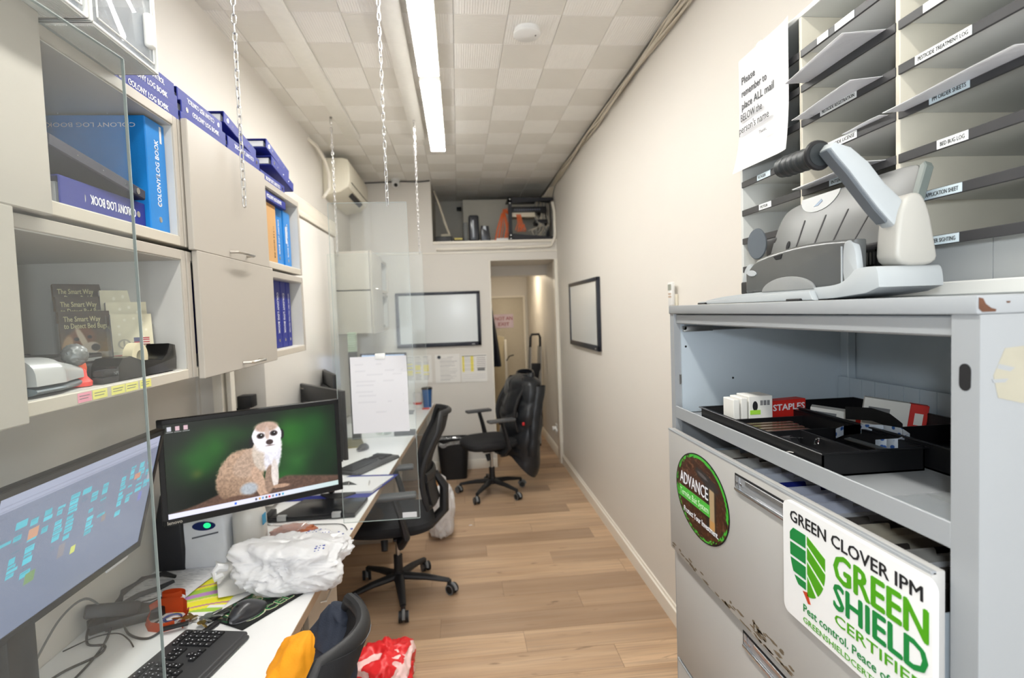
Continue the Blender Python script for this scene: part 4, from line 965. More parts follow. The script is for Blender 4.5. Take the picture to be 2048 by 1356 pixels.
def film_bag(name, label, c, r, seed, m=PLAS, zmin=None, cat='plastic bag', knot=None, sub=5, amp=.22, sc=2.2, box=1.0):
    cx, cy, cz = c; off = Vector((seed*3.7, seed*1.3, seed*2.1)); kn = Vector(knot).normalized() if knot else None
    t = thing(name, label, cat, (cx, cy, zmin if zmin is not None else cz-r[2]))
    bm = bmesh.new(); bmesh.ops.create_icosphere(bm, subdivisions=sub, radius=1)
    for v in bm.verts:
        q = v.co.copy(); n = q.normalized()
        e = max(abs(n.x), abs(n.y), abs(n.z)); n2 = n*((1/e)**.35)*.88
        ps = Vector((n.x*r[0], n.y*r[1], n.z*r[2]))/max(r)*1.25
        wp = ps+Vector((noise.noise(n*2+off), noise.noise(n*2+off*1.7), noise.noise(n*2-off)))*.35
        k = 1+amp*noise.noise(n*1.3+off)+amp*.42*(crease(wp+off, sc*1.25)-.4)+amp*.22*(crease(wp-off, sc*2.9)-.4)+amp*.10*(crease(wp+off*2, sc*6)-.4)
        if kn is not None:
            d = (n-kn).length; a = Vector((n.x, n.y, n.z))-kn*n.dot(kn)
            a = a.normalized() if a.length > 1e-4 else a
            k += .10*noise.noise(a*4+off)*max(0, 1-d/1.3)-.0*d
        x = cx+n2.x*r[0]*k; y = cy+n2.y*r[1]*k; z = cz+n2.z*r[2]*k
        if zmin is not None and z < zmin: z = zmin+.0008
        v.co = (x, y, z)
    b = B(); b.bm.free(); b.bm = bm; b.done('film', m, t, True, auto=75)
    return t
bag = film_bag('plastic_bag', 'crumpled white plastic bag of takeout food on the desk corner', (-.625, 2.035, ZD+.062), (.215, .165, .088), 2.3, zmin=ZD+.001, sub=6, amp=.30, sc=1.7, knot=(-1, -.3, .1))
# knot and tails on its left
B().tube([(-.835, 1.985, ZD+.075), (-.858, 1.97, ZD+.085), (-.87, 1.96, ZD+.07), (-.86, 1.95, ZD+.055), (-.842, 1.965, ZD+.06)], [.012, .015, .011, .013, .009], 8).done('knot', PLAS, bag, True)
bi = mat('blue bag print', (78, 92, 168), .5, var=0)
o = bpy.data.objects[bag.name]
def bag_top(x, y):
    bestz = ZD+.13
    for ch in bag.children:
        if ch.name.startswith('film'):
            ok, loc, nn, _ = ch.ray_cast(Vector((x, y, 2))-Vector(bag.location), Vector((0, 0, -1)))
            if ok: return loc.z+bag.location.z
    return bestz
bpy.context.view_layer.update()
bb = B(); rd = random.Random(3)
for k in range(26):
    x = -.60+.02*(k % 9)+rd.uniform(-.006, .006); y = 2.13+.018*(k//9)+rd.uniform(-.004, .004)-.03*(k % 9)/9
    z = bag_top(x, y); bb.cyl((x, y, z-.002), (x, y, z+.0006), rd.uniform(.002, .005), n=6)
for k in range(8):
    x = -.52+.012*(k % 3); y = 1.95-.014*(k//3); z = bag_top(x, y); bb.cyl((x, y, z-.002), (x, y, z+.0006), rd.uniform(.002, .005), n=6)
bb.done('blue_print', bi, bag, True)
# papers on the desk
def ppr(name, label, pts_z, w_, h_, o, ang, fn, bend=None, nx=70, ny=80, cat='paper'):
    u = Vector((math.cos(math.radians(ang)), math.sin(math.radians(ang)), 0)); v = Vector((-u.y, u.x, 0))
    x = paint(name, o, u, v, w_, h_, nx, ny, fn, PR, bend=bend); tag(x, label, cat); return x
def printed(U, V):
    I = flat(U, (.93, .93, .94)); g = ((np.sin(V*150) > .3) & (vnoise(U, V, 20, 46, 6) > .42) & (U > .08) & (U < .92) & (V > .07) & (V < .93)).astype(float)
    return over(I, g*.30, (.4, .4, .45))
ppr('printed_paper', 'printed white paper lying on the desk left of the striped card', 0, .24, .30, (-1.15, 2.205, ZD+.003), -10, printed, bend=lambda U, V: .001+.006*np.sin(U*2.5)*np.sin(V*3)**2)
def stripes(U, V):
    I = flat(U, (.95, .95, .95)); w_ = V+.10*np.sin(U*2.2)+.25*U; k = np.mod(w_*1.02*12, 6)
    c = np.zeros(U.shape+(3,))+np.array((.95, .92, .25))
    for a, b, q in ((0, 1, (.94, .92, .22)), (1, 1.35, (.76, .48, .62)), (1.35, 2.1, (.95, .92, .25)), (2.1, 3.4, (.66, .82, .30)), (3.4, 4.5, (.74, .55, .78)), (4.5, 5.2, (.68, .83, .32)), (5.2, 5.6, (.95, .9, .5))): c = np.where(((k >= a) & (k < b))[..., None], np.array(q), c)
    I = c; I = over(I, (V > .93).astype(float), (.95, .95, .95))
    for v0 in (.36, .58, .80): I = over(I, rect(U, V, .78, 1, v0, v0+.055), (.96, .96, .96))
    return I
ppr('striped_card', 'paper with yellow, green and purple stripes on the desk', 0, .235, .34, (-1.01, 2.165, ZD+.0008), -5, stripes, bend=lambda U, V: .0006*(1+np.sin(U*3)), cat='card')
ppr('blank_paper', 'creased off-white paper sticking out from under the plastic bag', 0, .20, .29, (-.952, 2.165, ZD+.006), 24, lambda U, V: flat(U, (.90, .895, .88)), bend=lambda U, V: .002+.05*np.clip((.35-U)*2, 0, 1)**2*np.clip(.9-V, 0, 1)+.005*np.sin(U*4+V*2)**2)
# lanyard, keys
LAN = mat('orange lanyard webbing', (214, 88, 32), .7, var=.08, bump=.2, bs=400)
t = thing('lanyard', 'bright orange lanyard bunched on the desk beside the keys', 'lanyard', (-.93, 1.82, ZD))
def strip(pts, w_, nm='strap', m=LAN, par=None, up=(0, 0, 1)):
    b = B(); P = [Vector(p) for p in pts]; k = len(P); V = []
    for i, p in enumerate(P):
        d = (P[min(i+1, k-1)]-P[max(i-1, 0)]).normalized(); s_ = Vector(up)
        s_ = s_-d*s_.dot(d); s_.normalize(); V.append((b.bm.verts.new(p-s_*w_/2), b.bm.verts.new(p+s_*w_/2)))
    fs = [b.bm.faces.new((V[i][0], V[i+1][0], V[i+1][1], V[i][1])) for i in range(k-1)]
    bmesh.ops.solidify(b.bm, geom=fs, thickness=.0012)
    return b.done(nm, m, par, True)
def arc(c, r, a0, a1, n, z0, z1=None, ry=None):
    z1 = z0 if z1 is None else z1; ry = ry or r
    return [(c[0]+r*math.cos(math.radians(a0+(a1-a0)*i/n)), c[1]+ry*math.sin(math.radians(a0+(a1-a0)*i/n)), z0+(z1-z0)*i/n) for i in range(n+1)]
strip(arc((-.955, 1.865), .035, 0, 330, 20, ZD+.050, ZD+.058, .022), .020, par=t)
strip([(-1.00, 1.81, ZD+.026), (-.985, 1.835, ZD+.03), (-.95, 1.842, ZD+.03), (-.915, 1.838, ZD+.028), (-.895, 1.82, ZD+.026)], .05, par=t)
strip([(-1.00, 1.81, ZD+.024), (-.995, 1.775, ZD+.018), (-.97, 1.745, ZD+.014), (-.93, 1.735, ZD+.012), (-.90, 1.75, ZD+.012)], .026, par=t, up=(.2, .3, 1))
strip([(-.895, 1.82, ZD+.02), (-.885, 1.80, ZD+.016), (-.89, 1.77, ZD+.014), (-.87, 1.745, ZD+.012)], .024, par=t, up=(.5, 0, 1))
B().box(-.965, -.905, 1.765, 1.815, ZD+.004, ZD+.008, .002).done('badge', WHITE, t, True)
B().tube(arc((-.925, 1.79), .024, 20, 340, 18, ZD+.012, ZD+.016), .003, 6).done('badge_ring', mat('lanyard ring blue', (70, 84, 130), .4), t, True)
t = thing('key_ring', 'bunch of brass and steel keys with black fobs behind the keyboard', 'keys', (-.84, 1.765, ZD), )
BRASS = mat('brass', (200, 168, 90), .3, 1, var=.08)
rd = random.Random(9)
B().tube(arc((-.84, 1.768), .018, 0, 360, 20, ZD+.012, ZD+.014), .0014, 6).done('ring', STEEL, t, True)
for k in range(7):
    a = rd.uniform(0, 360); L_ = rot2(-.84+.02*math.cos(math.radians(a)), 1.768+.02*math.sin(math.radians(a)), ZD+.004+.0035*k, a)
    b = B().cyl((.012, 0, 0), (.012, 0, .0022), .0125, n=14, mtx=L_)
    b.prism([(.022, -.004), (.05, -.004), (.056, 0), (.05, .004), (.045, .0025), (.04, .004), (.034, .0028), (.022, .004)], 'z', 0, .0022, mtx=L_)
    b.done('key', BRASS if k % 2 else STEEL, t, True)
B().box(-.035, .035, -.011, .011, 0, .012, .005, 3, mtx=rot2(-.79, 1.79, ZD+.002, 48)).done('fob', BLK, t, True)
B().box(-.03, .03, -.010, .010, 0, .011, .005, 3, mtx=rot2(-.785, 1.725, ZD+.002, 70)).done('fob', BLK2, t, True)
B().box(-.04, .03, -.010, .010, 0, .008, .003, 3, mtx=rot2(-.885, 1.735, ZD+.012, 20)).done('strap', BLK2, t, True)
# power adapters and cables under the calendar monitor
t = thing('power_adapter', 'flat black power adapter with a white logo mark on the desk', 'adapter', (-1.03, 1.85, ZD))
B().prism([(-.085, -.045), (.055, -.052), (.085, -.02), (.09, .02), (.06, .05), (-.085, .045)], 'z', ZD+.0008, ZD+.032, .006, 2, mtx=Matrix.Translation((-1.05, 1.835, 0)) @ Matrix.Rotation(math.radians(28), 4, 'Z')).done('body', BLK, t, True)
B().prism([(-.022, .004), (-.004, -.008), (.024, .009), (-.003, -.001), (-.014, .001)], 'z', ZD+.032, ZD+.0328, mtx=Matrix.Translation((-1.03, 1.875, 0)) @ Matrix.Rotation(math.radians(28), 4, 'Z')).done('logo', WINK, t, True)
def cable(label, pts, r=.0036, m=None, group='black cables on the near desk', name='cable'):
    P = [Vector(p) for p in pts]; Q = []
    for i in range(len(P)-1):
        p0, p1, p2, p3 = P[max(i-1, 0)], P[i], P[i+1], P[min(i+2, len(P)-1)]
        for k in range(8):
            s = k/8; Q.append(.5*((2*p1)+(p2-p0)*s+(2*p0-5*p1+4*p2-p3)*s*s+(-p0+3*p1-3*p2+p3)*s**3))
    Q.append(P[-1]); o = B().tube(Q, r, 6).done(name, m or BLK); tag(o, label, 'cable', group); return o
zc = ZD+.004
cable('black cable looping from the power adapter past the keyboard end', [(-1.08, 1.80, zc+.012), (-1.02, 1.73, zc), (-.95, 1.70, zc), (-.93, 1.76, zc), (-.96, 1.80, zc+.002), (-.98, 1.765, zc)])
cable('black cable running toward the picture corner from the power adapter', [(-1.10, 1.79, zc+.012), (-1.07, 1.70, zc), (-1.05, 1.60, zc), (-1.04, 1.45, zc), (-1.02, 1.30, zc)])
cable('black cable curling in front of the left adapter under the calendar monitor', [(-1.13, 1.86, zc+.014), (-1.15, 1.78, zc+.03), (-1.12, 1.70, zc), (-1.06, 1.68, zc), (-1.05, 1.63, zc), (-1.10, 1.56, zc), (-1.12, 1.45, zc)])
cable('thin black cable crossing the desk between the two adapters', [(-1.16, 1.66, zc+.004), (-1.11, 1.72, zc+.006), (-1.05, 1.725, zc+.009), (-1.0, 1.69, zc+.007), (-.97, 1.66, zc)], .002)
cable('grey cable arching over the left adapter under the calendar monitor', [(-1.165, 1.56, zc+.03), (-1.16, 1.66, zc+.10), (-1.14, 1.74, zc+.115), (-1.11, 1.78, zc+.05)], .0035, mat('grey cable', (110, 110, 108), .5))
t = thing('power_adapter', 'tilted black adapter box behind the cables under the calendar monitor', 'adapter', (-1.12, 1.78, ZD))
B().box(-.07, .07, -.035, .035, -.02, .02, .006, 2, mtx=Matrix.Translation((-1.105, 1.80, ZD+.050)) @ Matrix.Rotation(math.radians(35), 4, 'Z') @ Matrix.Rotation(math.radians(-20), 4, 'X') @ Matrix.Rotation(math.radians(14), 4, 'Y')).done('body', BLK, t, True)
B().box(-.06, .05, -.03, .03, 0, .028, .004, mtx=Matrix.Translation((-1.11, 1.80, ZD+.001)) @ Matrix.Rotation(math.radians(35), 4, 'Z')).done('foot', BLK2, t, True)
t = thing('cable_coil', 'coiled black cable with a blue plug at the back of the desk against the wall', 'cable', (-1.12, 2.0, ZD))
for k in range(4): B().tube([(-1.155+.006*k, 1.86+.01*k, ZD+.012), (-1.15, 1.93, ZD+.035+.004*k), (-1.13+.004*k, 2.01, ZD+.050), (-1.09, 2.06+.006*k, ZD+.035), (-1.06, 2.09, ZD+.012)], .006, 6).done('loop', BLK, t, True)
B().box(-1.165, -1.12, 1.835, 1.885, ZD+.001, ZD+.022, .004).done('plug', mat('blue plug', (34, 52, 120), .4), t, True)
B().tube([(-1.14, 1.87, ZD+.018), (-1.11, 1.95, ZD+.02), (-1.07, 2.0, ZD+.016), (-1.05, 2.05, ZD+.01)], .009, 8).done('sleeve', mat('mesh sleeve', (60, 62, 66), .6), t, True)
o = B().box(-.048, .048, -.002, .002, 0, .014, .001, mtx=Matrix.Translation((-.985, 1.715, ZD+.275-.003)) @ Matrix.Rotation(math.radians(90), 4, 'Z')).done('monitor_tag', PAPER); tag(o, 'white paper tag hanging under the calendar monitor edge', 'tag')
o.location.x = -.962; o.location.y = 1.60
# black and white desktop machine with green light (behind the meerkat monitor)
t = thing('label_machine', 'rounded white desktop machine with a green light and dark side, under the meerkat monitor', 'machine', (-1.0, 2.22, ZD))
wm = mat('white machine shell', (222, 224, 228), .3)
def shell(x0, x1, bulge):
    return [(x0, ZD+.001), (x1, ZD+.001), (x1+bulge*.6, ZD+.08), (x1+bulge*.3, ZD+.19), (x1-.01, ZD+.27), (x0+.03, ZD+.29), (x0+.01, ZD+.20), (x0-.004, ZD+.1)]
B().prism(shell(-1.075, -.915, .012), 'y', 2.165, 2.275, .012, 3).done('shell', wm, t, True)
B().prism(shell(-1.165, -1.062, .01), 'y', 2.155, 2.28, .012, 3).done('side_cover', mat('charcoal plastic', (34, 34, 38), .45), t, True)
B().prism([(-.985+.042*math.cos(a*PI/12), ZD+.165+.017*math.sin(a*PI/12)) for a in range(24)], 'y', 2.1615, 2.165).done('badge', mat('dark blue badge', (26, 40, 92), .3), t, True)
B().prism([(-.972+.013*math.cos(a*PI/8), ZD+.167+.010*math.sin(a*PI/8)) for a in range(16)], 'y', 2.160, 2.162).done('green_light', mat('green lamp', (30, 200, 110), .3, var=0, emit=.8), t, True)
text('Pro', (-1.03, 2.1645, ZD+.188), (1, 0, .25), (0, 0, 1), .032, INK, t, shear=.3)
B().prism([(-1.03, ZD+.118), (-.935, ZD+.135), (-.935, ZD+.14), (-1.03, ZD+.123)], 'y', 2.1615, 2.165).done('slot', mat('grey slot', (90, 92, 98), .5), t, True)
# white jug
t = thing('plastic_jug', 'translucent white plastic jug with a small blue label under the meerkat monitor', 'jug', (-.845, 2.24, ZD))
jm = mat('milky plastic', (232, 228, 220), .35, var=.02, trans=.25)
B().lathe([(.058, 0), (.062, .006), (.062, .16), (.058, .19), (.040, .215), (.022, .228), (.020, .25), (0, .252)], 24, (-.845, 2.235, ZD+.001)).done('body', jm, t, True)
B().lathe([(.0225, .235), (.0225, .258), (0, .26)], 20, (-.845, 2.235, ZD+.001)).done('cap', WHITE, t, True)
B().box(-.7850, -.783, 2.20, 2.235, ZD+.14, ZD+.18).done('label', mat('cyan label', (60, 150, 190), .4), t, True)
# clear clamshell with brown food
t = thing('food_container', 'clear plastic container with brown snack food lying behind the plastic bag', 'container', (-.76, 2.275, ZD))
BR_ = mat('brown snack', (166, 92, 56), .6, var=.3, vs=40, bump=.6, bs=60)
L_ = Matrix.Translation((-.76, 2.262, ZD+.074)) @ Matrix.Rotation(math.radians(10), 4, 'Z') @ Matrix.Rotation(PI/2, 4, 'Y')
B().lathe([(.036, -.13), (.040, -.12), (.036, -.10), (.042, -.06), (.038, -.03), (.043, .0), (.039, .04), (.043, .08), (.040, .115), (.030, .13)], 20, mtx=L_).done('container', mat_clear('clear food tub', (.93, .92, .90), hz=.2), t, True)
B().ball((-.69, 2.272, ZD+.072), (.095, .039, .038), sub=4, fn=lambda q: 1+.15*noise.noise(q*6)).done('food', BR_, t, True)
B().lathe([(.043, -.14), (.044, -.115), (.0, -.142)], 20, mtx=L_).done('lid', mat('pale blue lid', (150, 172, 205), .4), t, True)
B().box(-.885, -.64, 2.238, 2.295, ZD+.001, ZD+.020, .004).done('base_tray', mat_clear('clear food tub'), t, True)
# black flat folder with clips, behind the panel
t = thing('display_case', 'flat black glossy folder with two silver clips on the desk behind the clear panel', 'folder', (-.68, 2.72, ZD))
GLB = mat('glossy black vinyl', (26, 27, 30), .18, var=.15, vs=6)
B().prism([(-.905, 2.605), (-.515, 2.605), (-.49, 2.82), (-.81, 2.85)], 'z', ZD+.001, ZD+.024, .004, 2).done('cover', GLB, t, True)
for x in (-.845, -.60): B().box(x-.020, x+.020, 2.600, 2.625, ZD+.006, ZD+.030, .002).done('clip', mat('silver clip', (170, 172, 172), .35, .4), t, True)
B().box(-.93, -.90, 2.62, 2.72, ZD+.001, ZD+.03, .006).done('hinge', BLK, t, True)
cable('thin black cable lying in front of the black folder', [(-.94, 2.70, zc), (-.90, 2.58, zc), (-.78, 2.55, zc), (-.66, 2.54, zc), (-.56, 2.52, zc), (-.52, 2.45, zc)], .002)
# open ring binder
t = thing('open_binder', 'open navy ring binder with white pages on the long desk', 'binder', (-.66, 3.05, ZD))
ob = [(-.93, 2.90), (-.50, 2.885), (-.385, 3.265), (-.67, 3.30)]
def quad(a, b, s0, s1, t0, t1):
    P = [Vector(p) for p in ob]
    f = lambda s, q: (P[0]*(1-s)+P[1]*s)*(1-q)+(P[3]*(1-s)+P[2]*s)*q
    return [tuple(f(s0, t0)), tuple(f(s1, t0)), tuple(f(s1, t1)), tuple(f(s0, t1))]
B().prism(quad(0, 0, 0, 1, 0, .46), 'z', ZD+.001, ZD+.004).done('cover', NAVY, t, True); B().prism(quad(0, 0, 0, 1, .47, 1), 'z', ZD+.001, ZD+.004).done('cover', NAVY, t, True)
B().prism(quad(0, 0, .03, .985, .15, .455), 'z', ZD+.005, ZD+.016).done('page_block', PAPER, t, True); B().prism(quad(0, 0, .03, .97, .485, .88), 'z', ZD+.005, ZD+.010).done('page_block', PAPER, t, True)
for s in (.2, .5, .8):
    q = quad(0, 0, s, s+.01, .46, .48)[0]; L2 = Matrix.Translation((q[0], q[1], ZD+.012))
    B().tube([L2 @ Vector((0, .022*math.cos(a), .022*math.sin(a))) for a in [i*PI/8-.1 for i in range(9)]], .0016, 6).done('ring', RINGM, t, True)
# far desk smalls
t = thing('glass_dish', 'clear glass dish behind the hanging paper on the long desk', 'dish', (-.62, 4.42, ZD)); B().lathe([(.03, 0), (.06, .004), (.075, .035), (.072, .035), (.058, .008), (0, .006)], 24, (-.62, 4.42, ZD+.001)).done('dish', mat_clear('clear glass'), t, True)
o = B().box(-.53, -.37, 4.32, 4.40, ZD+.001, ZD+.035, .004).done('black_box', BLK); tag(o, 'low black box on the long desk below the hanging paper', 'box')
t = thing('magazine', 'folded magazine with a yellowish cover on the long desk behind the clear panel', 'magazine', (-.86, 4.1, ZD)); B().box(-.12, .12, -.16, .16, .0008, .010, .002, mtx=rot2(-.86, 4.15, ZD, 15)).done('pages', mat('olive print', (140, 130, 88), .5, var=.4, vs=9), t, True); B().box(-.12, .12, -.16, .16, .0102, .011, mtx=rot2(-.86, 4.15, ZD, 15)).done('cover', mat('olive cover', (120, 116, 90), .4, var=.4, vs=12), t, True)
# cups by the back wall
def cup(label, x, y, r0, r1, h, m, lid=None, band=None):
    t = thing('cup', label, 'cup', (x, y, ZD)); B().lathe([(0, 0), (r0, 0), (r1, h), (r1-.003, h), (r0-.002, .006), (0, .006)], 24, (x, y, ZD+.0008)).done('body', m, t, True)
    if lid: B().lathe([(r1+.003, h-.004), (r1+.003, h+.008), (r1-.004, h+.014), (0, h+.014)], 24, (x, y, ZD+.0008)).done('lid', lid, t, True)
    if band: B().lathe([(r0+.0012, .03*h/.12), (r0+.0018+(r1-r0)*.4, .4*h)], 24, (x, y, ZD+.0008)).done('band', band, t, True)
cup('tall blue tumbler with a dark lid at the end of the long desk', -.345, 5.62, .040, .052, .185, mat('blue tumbler', (44, 92, 150), .3), BLK)
cup('white and red printed can beside the blue tumbler', -.440, 5.60, .042, .045, .15, mat('white can', (214, 208, 204), .35), None, mat('red band', (196, 60, 52), .4))
o = B().box(-.62, -.46, 5.25, 5.45, ZD+.0008, ZD+.008, .002).done('notepad', mat('grey blotchy print', (120, 122, 126), .7, var=.5, vs=20)); tag(o, 'grey notepad lying on the long desk before the cups', 'notepad')
o = B().box(-.39, -.32, 5.48, 5.52, ZD+.0008, ZD+.012, .003).done('red_eraser', mat('red rubber', (206, 74, 60), .6)); tag(o, 'small red object on the desk in front of the blue tumbler', 'eraser')
t = thing('pen_tower', 'tall dark stand with a ribbed pale green top near the far cabinets', 'stand', (-.80, 4.25, ZD)); B().box(-.83, -.77, 4.24, 4.30, ZD+.001, 1.40, .004).done('post', BLK2, t, True)
bb = B()
for k in range(9): bb.box(-.83, -.77, 4.238, 4.302, 1.402+.016*k, 1.414+.016*k, .002, 1)
bb.box(-.825, -.775, 4.243, 4.297, 1.40, 1.545); bb.done('ribbed_top', mat('pale green plastic', (168, 182, 160), .5), t, True)
# ---------------------------------------------------------------- office chairs
CHB = mat('chair black plastic', (32, 32, 34), .5, var=.08); CHF = mat('black chair fabric', (30, 30, 33), .85, var=.15, vs=200, bump=.3, bs=500)
def mat_mesh():
    m = bpy.data.materials.new('black mesh fabric'); m.use_nodes = True; N = m.node_tree.nodes; L = m.node_tree.links; p = N['Principled BSDF']
    p.inputs['Base Color'].default_value = (.012, .012, .013, 1); p.inputs['Roughness'].default_value = .8
    tc = N.new('ShaderNodeTexCoord'); ck = N.new('ShaderNodeTexVoronoi'); ck.inputs['Scale'].default_value = 420; L.new(tc.outputs['Object'], ck.inputs[0])
    mr = N.new('ShaderNodeMapRange'); mr.inputs[1].default_value = .28; mr.inputs[2].default_value = .42; mr.inputs[3].default_value = .75; mr.inputs[4].default_value = 1
    L.new(ck.outputs['Distance'], mr.inputs[0]); L.new(mr.outputs[0], p.inputs['Alpha']); return m
MESHM = mat_mesh()
RIM = mat('grey castor rim', (120, 122, 124), .4)
def chair(label, cx, cy, face, seat_h=.47, back_top=1.06, arms=True, base_rot=0, arm_h=.22, mesh_back=True, backrest=True):
    """local: sitter looks along +x"""
    t = thing('office_chair', label, 'chair', (cx, cy, 0), math.radians(face), 'black office chairs')
    br = math.radians(base_rot)
    for k in range(5):
        a = br+2*PI*k/5; c, s = math.cos(a), math.sin(a)
        b = B(); P = [(0.03*c, .03*s, .115), (.16*c, .16*s, .105), (.30*c, .30*s, .082)]
        b.tube(P, [.030, .025, .017], 10, flat=.75, up=(0, 0, 1)); b.cyl((.30*c, .30*s, .085), (.30*c, .30*s, .055), .013, n=12)
        b.done('leg', CHB, t)
        cr = Matrix.Translation((.315*c, .315*s, 0)) @ Matrix.Rotation(a+.9*math.sin(k*2.3+1), 4, 'Z')
        b = B()
        for sd in (-1, 1): b.cyl((0, sd*.008, .03), (0, sd*.026, .03), .03, n=20, mtx=cr)
        ca = b.done('caster', BLK2, t)
        b = B()
        for sd in (-1, 1): b.lathe([(.0285, -.001), (.0285, .001), (.024, .0015), (.024, -.001)], 20, mtx=cr @ Matrix.Translation((0, sd*.026, .03)) @ Matrix.Rotation(PI/2, 4, 'X'))
        b.tube([cr @ Vector((.033*math.cos(q), 0, .03+.033*math.sin(q))) for q in [i*PI/8 for i in range(9)]], .009, 6)
        b.done('rim', RIM, ca)
    B().cyl((0, 0, .09), (0, 0, .15), .035, .030, 20).cyl((0, 0, .15), (0, 0, .24), .026, n=20).done('hub', CHB, t)
    B().cyl((0, 0, .22), (0, 0, seat_h-.07), .014, n=16).done('gas_lift', STEEL, t)
    B().box(-.10, .11, -.09, .09, seat_h-.09, seat_h-.045, .012, 2).box(-.02, .02, .09, .17, seat_h-.085, seat_h-.07, .005).cyl((.07, .09, seat_h-.1), (.07, .12, seat_h-.15), .022, .018, 14).done('mechanism', CHB, t)
    def seat(u, v):
        a = u*2*PI; ca, sa = math.cos(a), math.sin(a); e = .55
        x = .245*(abs(ca)**e)*(1 if ca >= 0 else -1); y = .245*(abs(sa)**e)*(1 if sa >= 0 else -1)
        pr_ = [(0, -.045), (.86, -.045), (.97, -.03), (1.0, -.005), (.97, .018), (.85, .030), (.5, .030), (0, .026)]
        q = v*(len(pr_)-1); i = min(int(q), len(pr_)-2); f = q-i; k = pr_[i][0]*(1-f)+pr_[i+1][0]*f; z = pr_[i][1]*(1-f)+pr_[i+1][1]*f
        xx = x*k+.02; z -= .10*max(0, xx-.16)**1.3*3 if xx > .16 else 0
        return Vector((xx, y*k, seat_h+z))
    B().grid(seat, 40, 15).done('seat', CHF, t)
    if backrest:
        z0, z1 = seat_h+.10, back_top; H = z1-z0
        def bx(v): return -.235-.10*v**1.5+.045*math.sin(PI*min(1, v*1.25))
        def hw(v): return .205*(1-.10*v-.22*max(0, (v-.80)/.2)**2)+(.012*math.sin(PI*v))
        def bp(u, v): y = (u-.5)*2*hw(v); return Vector((bx(v)-.06*(1-((u-.5)*2)**2)+.055, y, z0+H*v))
        if mesh_back:
            B().grid(bp, 20, 24).done('mesh_back', MESHM, t)
            fr = [bp(0, i/16) for i in range(17)]+[bp(i/10, 1) for i in range(1, 10)]+[bp(1, 1-i/16) for i in range(17)]+[bp(1-i/10, 0) for i in range(1, 10)]
            B().tube(fr, .013, 10, closed=True, flat=1.3).done('back_frame', CHB, t)
            lb = [bp(i/12, .33)+Vector((-.018, 0, 0)) for i in range(13)]
            B().tube(lb, .014, 8, flat=2.0, up=(0, 0, 1)).done('lumbar_bar', CHB, t)
            B().grid(lambda u, v: bp(.04+.92*u, .02+.26*v)+Vector((-.024, 0, 0)), 14, 8, thick=.012).done('lumbar_shell', CHB, t)
        else:
            B().grid(bp, 24, 24, thick=.03).done('back_pad', CHF, t)
            fr = [bp(0, i/16) for i in range(17)]+[bp(i/10, 1) for i in range(1, 10)]+[bp(1, 1-i/16) for i in range(17)]+[bp(1-i/10, 0) for i in range(1, 10)]
            B().tube([p+Vector((-.012, 0, 0)) for p in fr], .017, 10, closed=True, flat=1.2).done('back_rim', CHB, t)
            gm = mat('grey stitching', (110, 112, 116), .7)
            B().tube([p+Vector((-.026, 0, 0)) for p in fr], .0012, 5, closed=True).tube([Vector((p.x-.030, p.y*.93, z0+H*.5+(p.z-z0-H*.5)*.95)) for p in fr], .0012, 5, closed=True).done('stitching', gm, t)
        B().tube([(-.04, 0, seat_h-.07), (-.20, 0, seat_h-.06), (-.285, 0, seat_h+.02), (-.29, 0, seat_h+.16), (bx(.28)-.03, 0, z0+H*.28)], [.035, .032, .030, .028, .020], 10, flat=1.3, up=(0, 1, 0)).done('back_support', CHB, t)
    if arms:
        for s in (-1, 1):
            ar = B().tube([(-.02, s*.10, seat_h-.075), (-.03, s*.25, seat_h-.07), (-.055, s*.285, seat_h-.02), (-.03, s*.29, seat_h+arm_h*.5), (.0, s*.288, seat_h+arm_h)], [.022, .022, .022, .019, .017], 10, flat=1.5, up=(0, 1, 0)).done('arm_support', CHB, t)
            B().box(-.12, .13, s*.288-.042, s*.288+.042, seat_h+arm_h, seat_h+arm_h+.026, .012, 3).done('arm_pad', mat('arm pad grey', (74, 75, 77), .5), t)
    return t
ch1 = chair('black mesh-back office chair at the long desk beside the clear panel', -.415, 3.30, 186, .47, 1.09, True, 22, .20)
ch2 = chair('black office chair by the doorway with a puffy jacket over its back', .25, 5.05, 198, .49, 1.04, True, 42, .215)
ch3 = chair('black padded office chair nearest the camera with clothes on it', -.615, 1.36, 178, .46, .905, False, 20, mesh_back=False)
# small label plate on chair / tag omitted: jacket over chair 2
JK = mat('black puffer nylon', (30, 32, 36), .34, var=.08, vs=30, bump=.35, bs=35)
t = thing('jacket', 'black quilted puffer jacket draped over the back of the far office chair', 'jacket', (.50, 5.10, .26))
fa = math.radians(198); ex = Vector((math.cos(fa), math.sin(fa), 0)); ey = Vector((-ex.y, ex.x, 0)); O2 = Vector((.25, 5.05, 0))
def jk(u, v):
    # u around the chair back, v from hem (0) to shoulder (1)
    a = u*2*PI; z = .30+.78*v; wob = .04*math.sin(3*a+v*4)
    hw = .235+.035*math.sin(PI*v)+.02*wob; dp = .108+.035*(1-v)+.03*math.sin(PI*v)
    cl = max(.0, 1-max(0, (v-.90)/.10)**2*.75)
    q = .050*min(abs(math.sin(v*PI*3.6+1.5*a)), abs(math.sin(v*PI*3.6-1.5*a+.6)))**.6+.03*noise.noise(Vector((a*1.3, v*5, 3)))
    r_ = 1+q*3.2
    lx = -.275-.075*v+dp*math.cos(a)*r_*cl+.05*(1-v)*0; ly = hw*math.sin(a)*(r_*.35+.65)*cl
    if v < .12: z += .05*math.sin(a*2+1)-.10*max(0, math.sin(a-.6))
    return O2+ex*lx+ey*ly+Vector((0, 0, z))
B().grid(jk, 64, 60).done('body', JK, t, True, auto=80)
